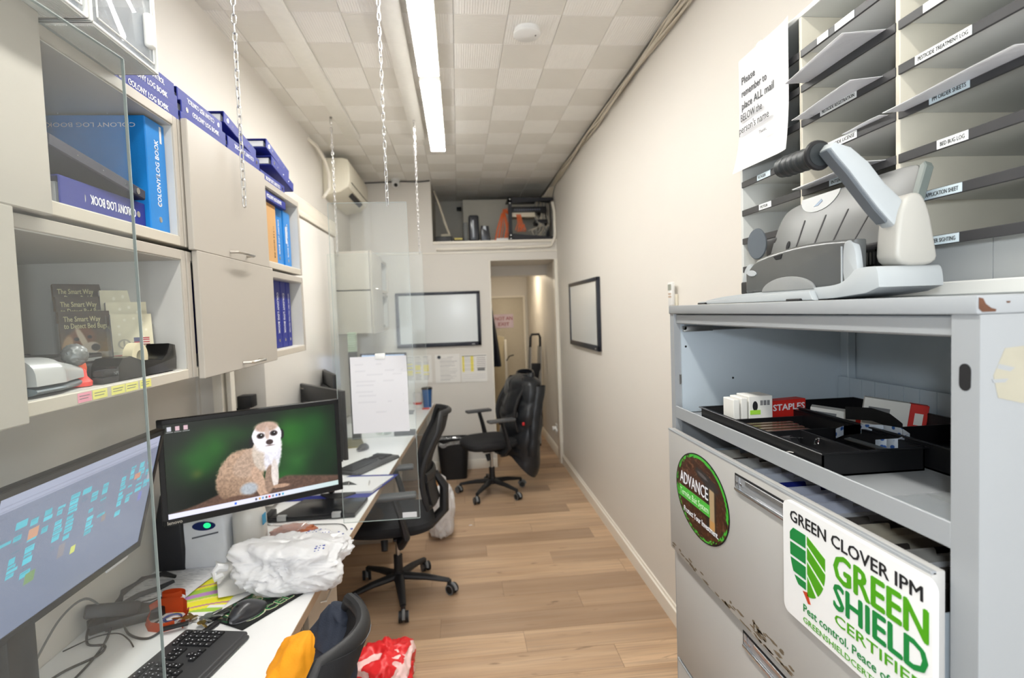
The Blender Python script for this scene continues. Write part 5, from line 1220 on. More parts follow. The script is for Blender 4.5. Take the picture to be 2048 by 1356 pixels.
def slv(u, v):
    a = u*2*PI; r_ = (.060-.015*v)*(1+.12*abs(math.sin(v*PI*4))+.08*noise.noise(Vector((a, v*6, 1))))
    c = O2+ex*(-.40+.10*math.sin(v*1.5))+ey*(.225+.03*math.sin(v*2))+Vector((0, 0, .98-.62*v))
    return c+ex*r_*math.cos(a)+ey*r_*math.sin(a)*.8
B().grid(slv, 24, 40).done('sleeve', JK, t, True, auto=80)
def slv2(u, v):
    a = u*2*PI; r_ = (.058-.012*v)*(1+.12*abs(math.sin(v*PI*4))+.08*noise.noise(Vector((a, v*6, 8))))
    c = O2+ex*(-.42+.05*math.sin(v*1.5))+ey*(-.235)+Vector((0, 0, .96-.55*v))
    return c+ex*r_*math.cos(a)+ey*r_*math.sin(a)*.8
B().grid(slv2, 24, 40).done('sleeve', JK, t, True, auto=80)
def col(u, v):
    a = u*2*PI; return O2+ex*(-.365+(.055+.012*math.sin(v*PI))*math.cos(a))+ey*((.15+.012*math.sin(v*PI))*math.sin(a))+Vector((0, 0, 1.02+.075*v-.02*math.cos(a)))
B().grid(col, 30, 8, thick=.012).done('collar', JK, t, True, auto=80)
p = jk(.17, .42); B().box(-.012, .012, -.003, .003, -.014, .014, .002, mtx=Matrix.Translation(O2+ex*(-.215)+ey*(.262)+Vector((0, 0, .66))) @ Matrix.Rotation(fa, 4, 'Z')).done('tag', mat('red tag', (190, 40, 44), .6), t, True)
# clothes on the near chair
def cloth(name, label, pts, r, m, seed, cat):
    """soft garment bundle: tapering lumpy roll through pts"""
    t = thing(name, label, cat, pts[0]); P = [Vector(p) for p in pts]; k = len(P)
    def f(u, v):
        q = v*(k-1); i = min(int(q), k-2); s = q-i; c = P[i]*(1-s)+P[i+1]*s; d = (P[i+1]-P[i]).normalized(); x = d.cross(Vector((0, 0, 1)))
        x = x.normalized() if x.length > 1e-4 else Vector((1, 0, 0)); y = x.cross(d); a = u*2*PI
        rr = r[i]*(1-s)+r[i+1]*s if isinstance(r, list) else r; e = min(1, v*8, (1-v)*8)**.5 if 0 < v < 1 else .02
        w_ = 1+.30*math.sin(3*a+5*v+seed)*.5+.22*noise.noise(Vector((math.cos(a)*1.5, math.sin(a)*1.5, v*4+seed)))+.14*(1-abs(noise.noise(Vector((math.cos(a)*2.2+v*2, math.sin(a)*2.2, v*5+seed))))*2)+.06*noise.noise(Vector((math.cos(a)*5, math.sin(a)*5, v*13+seed)))
        return c+(x*math.cos(a)+y*math.sin(a)*.75)*rr*e*w_
    B().grid(f, 48, 48).done('fabric', m, t, True, auto=85); return t
OR = mat('orange fleece', (246, 160, 24), .8, var=.05, bump=.3, bs=220); NV = mat('dark navy fabric', (38, 44, 58), .8, var=.08, bump=.3, bs=260)
cloth('orange_garment', 'bright orange garment hanging over the near chair beside the navy one', [(-.435, 1.52, .815), (-.455, 1.49, .765), (-.48, 1.45, .69), (-.50, 1.40, .60), (-.56, 1.34, .52)], [.038, .062, .085, .10, .11], OR, 1.0, 'garment')
cloth('navy_garment', 'dark navy garment over the backrest of the nearest chair', [(-.325, 1.555, .860), (-.355, 1.54, .825), (-.385, 1.51, .76), (-.41, 1.45, .67), (-.45, 1.36, .57)], [.034, .055, .078, .10, .11], NV, 4.0, 'garment')
# red and white plastic bag on the floor
def rwfn(m):
    N = m.node_tree.nodes; L = m.node_tree.links; p = N['Principled BSDF']; tc = N.new('ShaderNodeTexCoord')
    wv = N.new('ShaderNodeTexWave'); wv.wave_type = 'RINGS'; wv.inputs['Scale'].default_value = 2.6; wv.inputs['Distortion'].default_value = 5; wv.inputs['Detail Scale'].default_value = .9; wv.inputs['Detail'].default_value = 1
    L.new(tc.outputs['Object'], wv.inputs[0]); cr = N.new('ShaderNodeValToRGB'); cr.color_ramp.interpolation = 'CONSTANT'
    cr.color_ramp.elements[0].color = (*lin((226, 44, 48)), 1); cr.color_ramp.elements[1].position = .70; cr.color_ramp.elements[1].color = (*lin((246, 210, 206)), 1)
    L.new(wv.outputs[0], cr.inputs[0]); L.new(cr.outputs[0], p.inputs['Base Color'])
RW = mat('red and white bag print', (226, 44, 48), .35, var=0, bump=.2, bs=30); rwfn(RW)
film_bag('shopping_bag', 'red plastic shopping bag with white curved shapes on the floor by the near chair', (-.375, 2.40, .11), (.125, .16, .135), 5.1, RW, zmin=.001, sub=5, amp=.36, sc=1.6)
# white grocery bags at the long desk
wb = film_bag('grocery_bag', 'white plastic grocery bag on the floor behind the mesh-back chair', (-.185, 4.12, .20), (.105, .13, .24), 7.7, zmin=.001, sub=5, amp=.26)
B().tube([(-.24, 4.10, .38), (-.215, 4.09, .46), (-.18, 4.10, .475), (-.15, 4.11, .45), (-.135, 4.12, .36)], .012, 8, flat=.5).done('handle', PLAS, wb, True)
film_bag('brown_paper', 'crumpled brown paper poking out of the white grocery bag', (-.205, 4.135, .375), (.05, .06, .055), 3.3, mat('kraft paper', (168, 122, 78), .8, bump=.3, bs=60), sub=4, amp=.3, cat='paper')
wb = film_bag('grocery_bag', 'second white grocery bag farther back, brown paper inside', (-.27, 4.42, .20), (.10, .11, .24), 9.2, zmin=.001, sub=5, amp=.24)
B().tube([(-.31, 4.40, .38), (-.285, 4.39, .48), (-.24, 4.395, .49), (-.215, 4.41, .40)], .012, 8, flat=.5).done('handle', PLAS, wb, True)
o = B().box(-.012, .012, -.006, .006, .0005, .003, mtx=rot2(.03, 4.30, 0, 20)).done('paper_scrap', PAPER); tag(o, 'tiny white paper scrap on the floor near the grocery bag', 'paper')
# bin
t = thing('waste_bin', 'black waste bin with a clear liner by the back wall', 'bin', (-.105, 5.62, 0))
BNM = mat('bin black', (24, 24, 26), .45)
def binw(u, v, e=0):
    a = u*2*PI; ca, sa = math.cos(a), math.sin(a); k = .12+.030*v+e; s_ = .45
    return Vector((-.105+k*1.08*(abs(ca)**s_)*(1 if ca >= 0 else -1), 5.62+k*.80*(abs(sa)**s_)*(1 if sa >= 0 else -1), .002+.40*v))
b = B(); b.grid(lambda u, v: binw(u, v), 48, 10); b.box(-.22, .01, 5.53, 5.71, .002, .006); b.done('body', BNM, t, True)
def linr(u, v):
    p = binw(u, 1, .006+.006*math.sin(u*40)*v); 
    p.z = .402+.012*math.sin(u*25)-.05*v+.008*math.sin(u*60)
    if v < .25: p = binw(u, .93, -.01); p.z = .39-.1*(.25-v)
    return p
B().grid(linr, 72, 8).done('liner', mat_clear('clear bin liner', (.86, .87, .88), hz=.22), t, True, auto=80)
# ---------------------------------------------------------------- corridor behind the doorway
o = thing('coat', 'dark navy coat hanging inside the doorway on its left', 'coat', (.44, 6.9, 1.0))
CT = mat('dark navy coat cloth', (26, 32, 46), .85, bump=.3, bs=150)
def coat(u, v):
    a = u*2*PI; z = 1.72-.72*v; k = .05+.10*v**.8+.015*math.sin(a*5+v*6)
    return Vector((.375+.115*(.35+.75*v)*(1+.12*math.sin(a*4+v*5))*(.5+.5*math.cos(a)), 6.9+(.12+.12*v)*math.sin(a)*(1+.1*math.sin(a*6+2*v)), z))
B().grid(coat, 56, 36).done('body', CT, o, True, auto=85)
B().cyl((.355, 6.9, 1.74), (.42, 6.9, 1.74), .008).tube([(.40, 6.9, 1.74), (.40, 6.9, 1.71)], .004).done('hook', STEEL, o, True)
B().box(.50, .503, 6.74, 6.77, 1.43, 1.46).done('tag', WHITE, o, True)
o = thing('folded_chair', 'beige folded panel leaning inside the doorway beside the coat', 'panel', (.55, 7.5, 0))
bg = mat('beige panel', (205, 192, 160), .5)
B().prism([(.44, .0), (.66, .0), (.60, 1.32), (.40, 1.36), (.38, 1.3)], 'y', 7.48, 7.51, .004).done('panel', bg, o, True); B().box(.60, .63, 7.46, 7.50, 0, 1.28, .004, mtx=Matrix.Shear('XZ', 4, (0, 0))).done('edge_rail', TRIM, o, True)
B().tube([(.62, 7.45, 1.0), (.66, 7.44, 1.06), (.72, 7.43, 1.075)], .008, 8).done('hook', BLK, o, True)
# added light, unseen behind the lintel, to brighten the corridor
t = thing('added_corridor_light', 'added round light brightening the corridor, unseen behind the lintel over the doorway', 'ceiling light', (.75, 7.4, 2.14))
B().lathe([(.09, 2.199), (.09, 2.185), (.08, 2.18)], 24, (.75, 7.4, 0)).done('base', WHITE, t, True); B().lathe([(.078, 2.184), (.075, 2.165), (.05, 2.152), (0, 2.148)], 24, (.75, 7.4, 0)).done('diffuser', mat('added corridor glow', (255, 240, 214), .4, var=0, emit=42), t, True)
# ladder
t = thing('step_ladder', 'folded aluminium step ladder with black steps leaning at the corridor right wall', 'ladder', (.96, 6.95, 0))
AL = mat('aluminium', (190, 190, 188), .35, .8, var=.04)
for y0, y1, xa, xb in ((6.72, 6.98, .93, 1.015), (7.02, 7.20, .955, 1.03)):
    B().tube([(xa, y0, .0), (xb, y1, 1.20)], .016, 8, flat=1.5).done('rail', AL, t, True)
for y0, y1, xa, xb in ((6.70, 6.95, .80, .885), (6.98, 7.15, .835, .90)):
    B().tube([(xa, y0, .0), (xb, y1, 1.20)], .014, 8, flat=1.4).done('rail', AL, t, True)
B().tube([(.885, 6.95, 1.18), (.893, 6.96, 1.32), (.91, 6.97, 1.36), (1.0, 6.985, 1.36), (1.018, 6.985, 1.32), (1.015, 6.98, 1.18)], .016, 8).done('hand_rail', BLK, t, True)
for z, d in ((.32, .35), (.60, .6), (.90, .8)): B().box(.845+.045*z, .985+.02*z, 6.72+.2*z, 6.745+.2*z, z-.10, z+.10, .004).done('step', BLK2, t, True)
for x in (.80, .93, .835, .955): B().box(x-.018, x+.018, (6.70 if x in (.80, .93) else 6.99), (6.74 if x in (.80, .93) else 7.03), 0.0005, .03, .004).done('foot', BLK, t, True)
# sign on the corridor door
t = thing('door_sign', 'paper sign with red lettering in a plastic sleeve on the corridor door', 'sign', (.68, 8.555, 1.50))
def sg(U, V): return over(flat(U, (.86, .80, .84)), vnoise(U, V, 5, 4, 3)*.3, (.72, .62, .74))
paint('sheet', (.53, 8.553, 1.62), (1, 0, 0), (0, 0, 1), .31, .21, 30, 24, sg, PR, t)
rk = mat('red marker ink', (150, 40, 60), .6, var=0)
text('NOT AN', (.55, 8.552, 1.53), (1, 0, 0), (0, 0, 1), .075, rk, t, bold=.02, width=.27); text('EXIT', (.60, 8.552, 1.445), (1, 0, 0), (0, 0, 1), .07, rk, t, bold=.02, width=.17)
# outlets
t = thing('wall_socket', 'white double wall socket with a plug low on the right wall at the doorway', 'socket', (1.06, 6.20, .27))
B().box(XR-.012, XR, 6.12, 6.28, .24, .36, .003).done('plate', WHITE, t, True); B().cyl((XR-.055, 6.23, .31), (XR-.012, 6.23, .31), .024, n=16).done('plug', WHITE, t, True); B().cyl((XR-.030, 6.16, .30), (XR-.012, 6.16, .30), .020, n=16).done('plug', WHITE, t, True)
# remote control holder on the right wall
t = thing('remote_control', 'cream air conditioner remote in a wall holder above the filing cabinet corner', 'remote control', (1.05, 2.655, 1.66))
B().box(XR-.014, XR, 2.630, 2.690, 1.655, 1.715, .003).done('holder', ACM, t, True); B().box(XR-.032, XR-.0145, 2.635, 2.685, 1.66, 1.775, .005).done('body', WHITE, t, True)
B().box(XR-.0332, XR-.032, 2.64, 2.68, 1.735, 1.765).done('display', mat('lcd grey', (150, 152, 140), .3), t, True)
bb = B()
for k in range(4): bb.box(XR-.0335, XR-.032, 2.642+.010*(k % 2)*2, 2.654+.010*(k % 2)*2, 1.70+.014*(k//2), 1.708+.014*(k//2))
bb.done('button', mat('tan button', (190, 160, 130), .5), t, True)

# ---------------------------------------------------------------- niche with network gear (floor z 2.412)
zn = 2.4125
RK = mat('rack black steel', (28, 28, 34), .45)
t = thing('network_rack', 'black open wall rack in the storage niche above the doorway', 'rack', (.82, 6.0, zn))
B().prism([(.57, 2.80), (1.055, 2.83), (1.055, 2.875-.02), (.57, 2.865)], 'y', 5.93, 5.95).box(.57, 1.055, 5.95, 6.25, 2.85, 2.862).done('top_arm', RK, t, True)
B().prism([(.57, zn+.0008), (1.055, zn+.0008), (1.055, zn+.03), (.57, zn+.075)], 'y', 5.93, 5.95).box(.57, 1.055, 5.95, 6.25, zn+.0008, zn+.012).done('bottom_arm', RK, t, True)
B().box(.57, .608, 5.93, 5.955, zn+.02, 2.865).done('upright', RK, t, True); B().box(1.015, 1.05, 6.22, 6.245, zn+.01, 2.86).done('upright', RK, t, True)
bb = B()
for z in (2.845, 2.805, zn+.055, zn+.02): bb.cyl((.589, 5.925, z), (.589, 5.932, z), .008, n=12)
bb.done('bolt', STEEL, t, True)
t = thing('network_switch', 'black network switch in the rack of the niche', 'network switch', (.80, 6.05, 2.70)); B().box(.612, .99, 5.98, 6.2, 2.715, 2.775, .003).done('case', BLK, t, True)
bb = B()
for k in range(12): bb.box(.64+k*.024, .656+k*.024, 5.978, 5.981, 2.735, 2.75)
bb.done('port', mat('port grey', (90, 95, 110), .4), t, True)
t = thing('patch_panel', 'cream patch panel under the black switch in the rack', 'patch panel', (.75, 6.0, 2.66)); B().box(.612, .86, 5.965, 6.12, 2.665, 2.710, .003).done('case', mat('cream plastic', (215, 206, 186), .5), t, True); B().box(.87, 1.0, 6.0, 6.2, 2.60, 2.64, .003).done('shelf', BLK, t, True)
ORG = mat('orange cable', (226, 108, 48), .5)
t = thing('orange_cables', 'bundle of orange network cables hanging at the rack upright', 'cable', (.53, 6.0, zn))
rd = random.Random(4)
for k in range(11):
    x = .46+.012*k; q = rd.uniform(-.02, .02)
    B().tube([(.60+q*.3, 5.97+.004*k, 2.70+q), (.555-.02*(k % 3), 5.95+.004*k, 2.74+q), (.50+.004*k, 5.95+.004*k, 2.70), (x+q, 5.95+.005*k, 2.55), (x-.03+q, 5.955+.005*k, zn+.006)], .0045, 6).done('cable', ORG, t, True)
for k in range(5):
    B().tube([(.66+.01*k, 5.96, 2.69), (.67+.012*k, 5.945, 2.60), (.64+.028*k, 5.935, 2.52), (.66+.02*k, 5.935, 2.50), (.69+.012*k, 5.945, 2.58)], .004, 6).done('cable', ORG, t, True)
t = thing('grey_cables', 'tangle of pale grey network cables at the right side of the rack', 'cable', (.95, 6.1, zn))
for k in range(12):
    x = .88+.014*k; q = rd.uniform(-.03, .03)
    B().tube([(x, 6.05+.01*k, 2.84), (x-.02+q, 6.02+.008*k, 2.70), (x+.01-q, 5.99+.008*k, 2.60+q), (x-.05*(k % 3)+q, 5.985+.01*k, 2.52), (x-.03*(k % 4), 6.0+.01*k, zn+.03)], .006, 6).done('cable', cb if k % 3 else mat('grey patch cable', (150, 148, 140), .5), t, True)
t = thing('modem', 'tall dark modem standing in the niche, the taller of the two', 'modem', (.20, 5.98, zn)); B().box(.145, .255, 5.92, 6.05, zn+.0008, zn+.275, .022, 3).done('body', mat('gunmetal plastic', (52, 54, 60), .2), t, True); B().box(.185, .20, 5.916, 5.921, zn+.04, zn+.22, .002).done('light_strip', mat('pale strip', (190, 196, 205), .3), t, True)
t = thing('router', 'shorter dark router beside the tall modem in the niche', 'router', (.315, 5.98, zn)); B().prism([(.265, zn+.0008), (.375, zn+.0008), (.355, zn+.16), (.275, zn+.165)], 'y', 5.93, 6.03, .012, 3).done('body', mat('gunmetal plastic', (52, 54, 60), .2), t, True); B().prism([(.295, zn+.13), (.33, zn+.11), (.325, zn+.155), (.30, zn+.158)], 'y', 5.926, 5.930).done('badge', mat('pale strip', (190, 196, 205), .3), t, True)
o = B().box(.09, .135, 5.95, 6.05, zn+.0008, zn+.20, .004).done('grey_box', mat('dim grey box', (104, 106, 104), .5)); tag(o, 'slim grey box left behind the tall modem in the niche', 'box')
o = B().box(.43, .56, 5.915, 5.96, zn+.0008, zn+.026, .008).done('white_adapter', WHITE); tag(o, 'white flat adapter at the niche edge below the orange cables', 'adapter')
t = thing('recorder', 'low black recorder at the left end of the niche', 'recorder', (-.10, 6.0, zn)); B().box(-.21, -.03, 5.93, 6.15, zn+.0008, zn+.06, .004).done('case', BLK, t, True); B().box(-.15, -.05, 5.95, 6.10, zn+.0605, zn+.085, .004).done('adapter', mat('dirty cream plastic', (170, 164, 146), .6), t, True)
t = thing('adapter_strip', 'dark power strip with a yellow label on the niche floor', 'power strip', (.03, 5.97, zn)); B().box(-.02, .085, 5.93, 6.0, zn+.0008, zn+.04, .004).done('case', BLK2, t, True); B().box(-.01, .075, 5.928, 5.93, zn+.02, zn+.038).done('label', mat('yellow label', (205, 190, 110), .6), t, True)
o = B().tube([(-.21, 6.1, 2.98), (-.15, 6.05, 2.80), (-.10, 6.02, 2.62), (-.06, 6.0, zn+.088)], .011, 8).done('pipe', cb); tag(o, 'cream cable slanting down the left side of the niche', 'cable')
o = B().box(.03, .09, 6.92, 6.99, 2.92, 2.96, .003).done('vent_bracket', BLK2); tag(o, 'small dark bracket on the back of the niche', 'bracket')
o = B().box(.10, XR-.005, 6.55, 6.995, 2.413, 2.97, .004).done('duct_box', mat('grey duct board', (200, 196, 184), .6)); tag(o, 'large grey boxed duct at the back of the niche', 'duct')
# ---------------------------------------------------------------- lateral filing cabinet at the right wall
FC = mat('light grey steel paint', (154, 157, 160), .38, var=.02, vs=6); FD = mat('grey drawer paint', (182, 180, 177), .4, var=.02, vs=5)
FI = mat('blue grey steel inside', (186, 197, 206), .5, var=.02)
RUST = mat('bare scuffed metal', (112, 98, 80), .7, var=.35, vs=60); RUST2 = mat('rust brown', (96, 62, 44), .8, var=.3, vs=80)
fx, y0c, y1c, zt_ = .57, .56, 1.462, 1.66
t = thing('filing_cabinet', 'tall grey steel lateral filing cabinet with an open top compartment and stickers', 'filing cabinet', (.82, 1.01, 0)); FCB = t
XB = XR-.002
B().box(fx-.004, XB, y0c, y1c, 1.638, zt_, .003, 2).done('top', FC, t, True)
B().box(fx+.004, XB, y0c, y0c+.004, .06, 1.638).box(fx, fx+.004, y0c, y0c+.036, .06, 1.638).box(fx+.004, fx+.02, y0c+.034, y0c+.036, .06, 1.638).done('near_side', FC, t, True)
B().box(fx+.004, XB, y1c-.004, y1c, .06, 1.638).box(fx, fx+.004, y1c-.026, y1c, .06, 1.638).box(fx+.004, fx+.018, y1c-.026, y1c-.024, .06, 1.638).done('far_side', FC, t, True)
B().box(XB-.004, XB, y0c, y1c, .06, 1.638).done('back', FI, t, True); B().box(fx+.03, XB, y0c+.02, y1c-.02, 0, .06).done('plinth', mat('dark plinth', (50, 50, 52), .6), t, True)
# compartment: shelf with front lip, lip under the top, inner posts, slotted divider at the back
B().box(fx+.002, XB-.004, y0c+.036, y1c-.026, 1.366, 1.372).box(fx, fx+.004, y0c+.036, y1c-.026, 1.360, 1.392, .001, 1).done('shelf', FC, t, True)
B().box(fx+.006, fx+.020, y0c+.036, y1c-.026, 1.612, 1.636, .002, 1).box(fx+.02, fx+.33, y0c+.05, y1c-.04, 1.610, 1.622, .002, 1).done('flip_door', FC, t, True)
B().box(fx+.018, XB-.006, y1c-.030, y1c-.026, 1.374, 1.63).done('inner_side', FI, t, True); B().box(fx+.02, XB-.006, y0c+.036, y0c+.040, 1.374, 1.63).done('inner_side', FI, t, True)
B().box(XB-.030, XB-.006, y1c-.060, y1c-.030, 1.374, 1.612, .002, 1).done('inner_post', FI, t, True)
bb = B()
n = 18; a0, a1 = y0c+.05, y1c-.034
for k in range(n):
    w_ = (a1-a0)/n; bb.box(XB-.040, XB-.036, a0+k*w_+.001, a0+(k+1)*w_-.001, 1.374, 1.452)
bb.box(XB-.0361, XB-.033, a0, a1, 1.374, 1.450); bb.done('slotted_divider', FI, t, True)
B().box(fx+.02, fx+.034, y0c+.040, y0c+.046, 1.42, 1.575, .001, 1).box(fx+.02, fx+.06, y0c+.038, y0c+.05, 1.376, 1.40, .002).done('near_rail', FC, t, True)
bb = B(); bb.box(fx+.02, fx+.10, y1c-.045, y1c-.030, 1.590, 1.605, .002).cyl((fx+.022, y1c-.037, 1.60), (fx+.022, y1c-.045, 1.60), .006, n=12).box(fx+.10, fx+.30, y1c-.040, y1c-.034, 1.592, 1.600)
bb.box(fx+.012, fx+.018, y1c-.028, y1c-.025, 1.45, 1.475); bb.done('hinge_rail', STEEL, t, True)
for (x, z) in ((fx+.16, 1.46), (fx+.03, 1.55)): B().cyl((x, y1c-.0305, z), (x, y1c-.0290, z), .003, n=10).done('screw_hole', INK, t, True)
# slot hole in the near post
B().prism([(y0c+.018+.0075*math.cos(a*PI/10), 1.567+(.008 if math.sin(a*PI/10) > 0 else -.008)+.0075*math.sin(a*PI/10)) for a in range(20)], 'x', fx-.0006, fx+.001).done('slot_hole', INK, t, True)
# adhesive residue and rust
res = mat('old tape residue', (166, 161, 145), .6, var=.08, vs=30)
B().prism([(.600, 1.600), (.68, 1.606), (.80, 1.606), (.80, 1.545), (.62, 1.538), (.592, 1.545), (.586, 1.57)], 'y', y0c-.0005, y0c).done('tape_residue', res, t, True)
B().prism([(.592, 1.583), (.612, 1.578), (.606, 1.574), (.590, 1.578)], 'y', y0c-.0007, y0c-.0004).prism([(.584, 1.566), (.604, 1.566), (.600, 1.562), (.586, 1.562)], 'y', y0c-.0007, y0c-.0004).done('scrape', FC, t, True)
B().prism([(.568, 1.645), (.568, 1.657), (.573, 1.656), (.576, 1.650), (.583, 1.645), (.589, 1.6435), (.588, 1.641), (.572, 1.641)], 'y', y0c-.0006, y0c).prism([(.601, 1.652), (.606, 1.652), (.605, 1.650), (.602, 1.650)], 'y', y0c-.0006, y0c).done('rust', RUST2, t, True)
# drawers
def drawer(z0, z1, xf, open_=False, hand=True):
    dr = B().box(xf, xf+.018, y0c+.038, y1c-.028, z0, z1, .002, 2).done('drawer', FD, t, True)
    B().box(xf-.0006, xf+.006, y0c+.038, y1c-.028, z1-.004, z1+.0004, .0005, 1).done('edge_strip', EDGE if False else FC, dr, True)
    if hand:
        hc = 1.06
        for (a, b) in ((.845, 1.068),):
            B().box(xf-.001, xf+.001, a-.004, b+.004, z1-.053, z1-.017).done('handle_surround', INK, dr, True)
            B().box(xf-.0016, xf-.0005, a, b, z1-.049, z1-.021).done('handle_recess', mat('grey recess', (158, 160, 163), .25, .3), dr, True)
            bb = B(); bb.box(xf-.006, xf-.0015, a, b, z1-.050, z1-.043, .002, 2).box(xf-.003, xf-.0015, a, b-.040, z1-.030, z1-.021, .001, 1).box(xf-.0035, xf-.0015, b-.016, b-.0145, z1-.049, z1-.021).box(xf-.003, xf-.0016, b-.011, b-.003, z1-.036, z1-.032).box(xf-.003, xf-.0016, b-.028, b-.018, z1-.036, z1-.032)
            bb.done('handle', mat('polished grip', (205, 207, 210), .2, .9), dr, True)
    if open_:
        B().box(xf+.018, xf+.42, y0c+.05, y0c+.052, z0+.02, z1-.06).box(xf+.018, xf+.42, y1c-.042, y1c-.040, z0+.02, z1-.06).box(xf+.018, xf+.42, y0c+.05, y1c-.04, z0+.02, z0+.024).done('drawer_box', FI, dr, True)
    return dr
d1 = drawer(1.010, 1.333, .548, True); d2 = drawer(.706, 1.003, .560); d3 = drawer(.402, .699, .560); drawer(.085, .395, .560)
# hanging files in the open drawer
fcols = [((206, 200, 190), .0), ((70, 58, 48), -.01), ((214, 212, 208), .002), ((60, 66, 74), -.012), ((222, 226, 236), .004), ((226, 230, 240), .006), ((30, 44, 140), .0), ((216, 220, 236), .006), ((216, 220, 236), .005), ((216, 220, 236), .006), ((96, 90, 84), -.008), ((200, 190, 170), -.002), ((60, 54, 50), -.02), ((180, 176, 168), -.006), ((90, 84, 78), -.015)]
for k, (c, dz) in enumerate(fcols):
    y = 1.40-k*.045
    tt = thing('file_folder', 'paper file standing in the slightly open drawer, %s back from the near end' % ['fifteenth', 'fourteenth', 'thirteenth', 'twelfth', 'eleventh', 'tenth', 'ninth', 'eighth', 'seventh', 'sixth', 'fifth', 'fourth', 'third', 'second', 'first'][k], 'file', (.70, y, 1.04), group='files in the open drawer')
    m = mat('file %d' % k, c, .7)
    B().prism([(.572, 1.04), (.90, 1.04), (.90, 1.285+dz), (.70, 1.285+dz), (.695, 1.297+dz), (.60, 1.297+dz), (.595, 1.285+dz), (.572, 1.285+dz)], 'y', y-.002, y+.002, mtx=Matrix.Translation((0, y, 1.04)) @ Matrix.Rotation(math.radians(14), 4, 'X') @ Matrix.Translation((0, -y, -1.04))).done('cover', m, tt, True)
    B().box(.58, .88, y-.014, y-.004, 1.041, 1.275+dz, mtx=Matrix.Translation((0, y, 1.04)) @ Matrix.Rotation(math.radians(14), 4, 'X') @ Matrix.Translation((0, -y, -1.04))).done('sheets', PAPER if k in (2, 4, 5, 7, 8, 9, 13) else m, tt, True)
# chipped paint along drawer edges
rd = random.Random(12); bb = B()
def chip(y, z, a, b, x):
    n = 7; bb.prism([(y+a*math.cos(q*2*PI/n)*rd.uniform(.5, 1.1), z+b*math.sin(q*2*PI/n)*rd.uniform(.5, 1.1)) for q in range(n)], 'x', x-.0005, x+.0002)
for k in range(46): 
    y = rd.uniform(.95, 1.43) if k % 3 else rd.uniform(.86, 1.12); chip(y, 1.0145+rd.random()**2*.016+(0 if k % 6 else .012), rd.uniform(.006, .022), rd.uniform(.0015, .004), .548)
for k in range(10): chip(rd.uniform(.90, 1.02), 1.028+rd.random()*.02, rd.uniform(.003, .010), rd.uniform(.002, .006), .548)
for k in range(7): chip(rd.uniform(.80, .95), 1.316+rd.random()*.006, rd.uniform(.004, .010), rd.uniform(.002, .004), .548)
tag(bb.done('paint_chip', RUST, d1, True), kind='stuff')
bb = B()
for k in range(18): chip(rd.uniform(.90, 1.43), .998+rd.random()*.003, rd.uniform(.008, .02), rd.uniform(.001, .003), .560)
tag(bb.done('paint_chip', RUST, d2, True), kind='stuff')

# ---- oval sticker
def advfn(U, V):
    n = vnoise(U, V, 26, 26, 3, 3); n2 = vnoise(U, V, 60, 60, 9)
    I = flat(U, (.27, .15, .09))*(.55+.9*n[..., None]); cr = np.abs(vnoise(U, V, 12, 12, 21, 2)-.5) < .018; I = over(I, cr*.5, (.62, .45, .34))
    r = np.sqrt(((U-.5)/.5)**2+((V-.5)/.5)**2)
    # tool
    sh = soft(np.maximum(np.abs(U-.70+.0*V)-.085, np.abs(V-.52)-.30), .03); I = over(I, sh*.85, (.12, .11, .10))
    I = over(I, soft(np.maximum(np.abs(U-.715)-.045, np.abs(V-.53)-.25), .02), (.74, .64, .50)); I = over(I, soft(np.maximum(np.abs(U-.715)-.045, np.abs(V-.72)-.05), .02), (.80, .60, .36))
    I = over(I, ell(U, V, .62, .24, .22, .065, .2, .25)*.9, (.20, .19, .19)); I = over(I, ell(U, V, .55, .22, .10, .02, .4, .2)*.8, (.42, .40, .40))
    rim = (r > .93)&((n2 > .34)|(r < .96)); I = over(I, ((r > .90)&(r <= .985)&(((U > .3)&(V < .5))|(n2 > .52))).astype(float), (.28, .74, .22)); I = over(I, ((r > .975)|((r > .90)&(n2 < .22))).astype(float), (.06, .05, .05))
    return I
t = thing('oval_sticker', 'oval brown advertising sticker with green rim on the open drawer front', 'sticker', (.547, 1.24, 1.20))
def disc_paint(name, c, ry, rz, x, fn, m, par, nr=60, na=120):
    P, Q = [], []; col = []
    for i in range(nr+1):
        for j in range(na):
            r = i/nr; a = 2*PI*j/na; P.append((x, c[0]-ry*r*math.cos(a), c[1]-rz*r*math.sin(a))); col.append((.5+.5*r*math.cos(a), .5+.5*r*math.sin(a)))
    Q = [(i*na+j, i*na+(j+1) % na, (i+1)*na+(j+1) % na, (i+1)*na+j) for i in range(nr) for j in range(na)]
    me = bpy.data.meshes.new(name); me.from_pydata(P, [], Q); uv = np.array(col); cc_ = np.clip(fn(uv[:, 0][None], uv[:, 1][None])[0], 0, 1)
    cc_ = np.where(cc_ <= .04045, cc_/12.92, ((cc_+.055)/1.055)**2.4); at = me.color_attributes.new('ink', 'FLOAT_COLOR', 'POINT'); at.data.foreach_set('color', np.concatenate([cc_, np.ones((len(cc_), 1))], 1).astype('f').ravel())
    return link(name, me, m, par, True)
SX = .548-.0012; sc, sr = (1.240, 1.208), (.142, .100)
GP = mat_print('gloss print', rough=.3)
disc_paint('face', sc, sr[0], sr[1], SX, advfn, GP, t)
B().tube([(SX+.0004, sc[0]+sr[0]*math.cos(a*PI/32), sc[1]+sr[1]*math.sin(a*PI/32)) for a in range(64)], .0006, 5, closed=True).done('rim', INK, t, True)
GRN = mat('leaf green ink', (82, 190, 66), .4, var=0)
YU, ZV = (0, -1, 0), (0, 0, 1)
text('ADVANCE', (SX-.0008, 1.355, 1.215), YU, (0, 0, 1), .042, WINK, t, bold=.008, width=.158, thick=.0006)
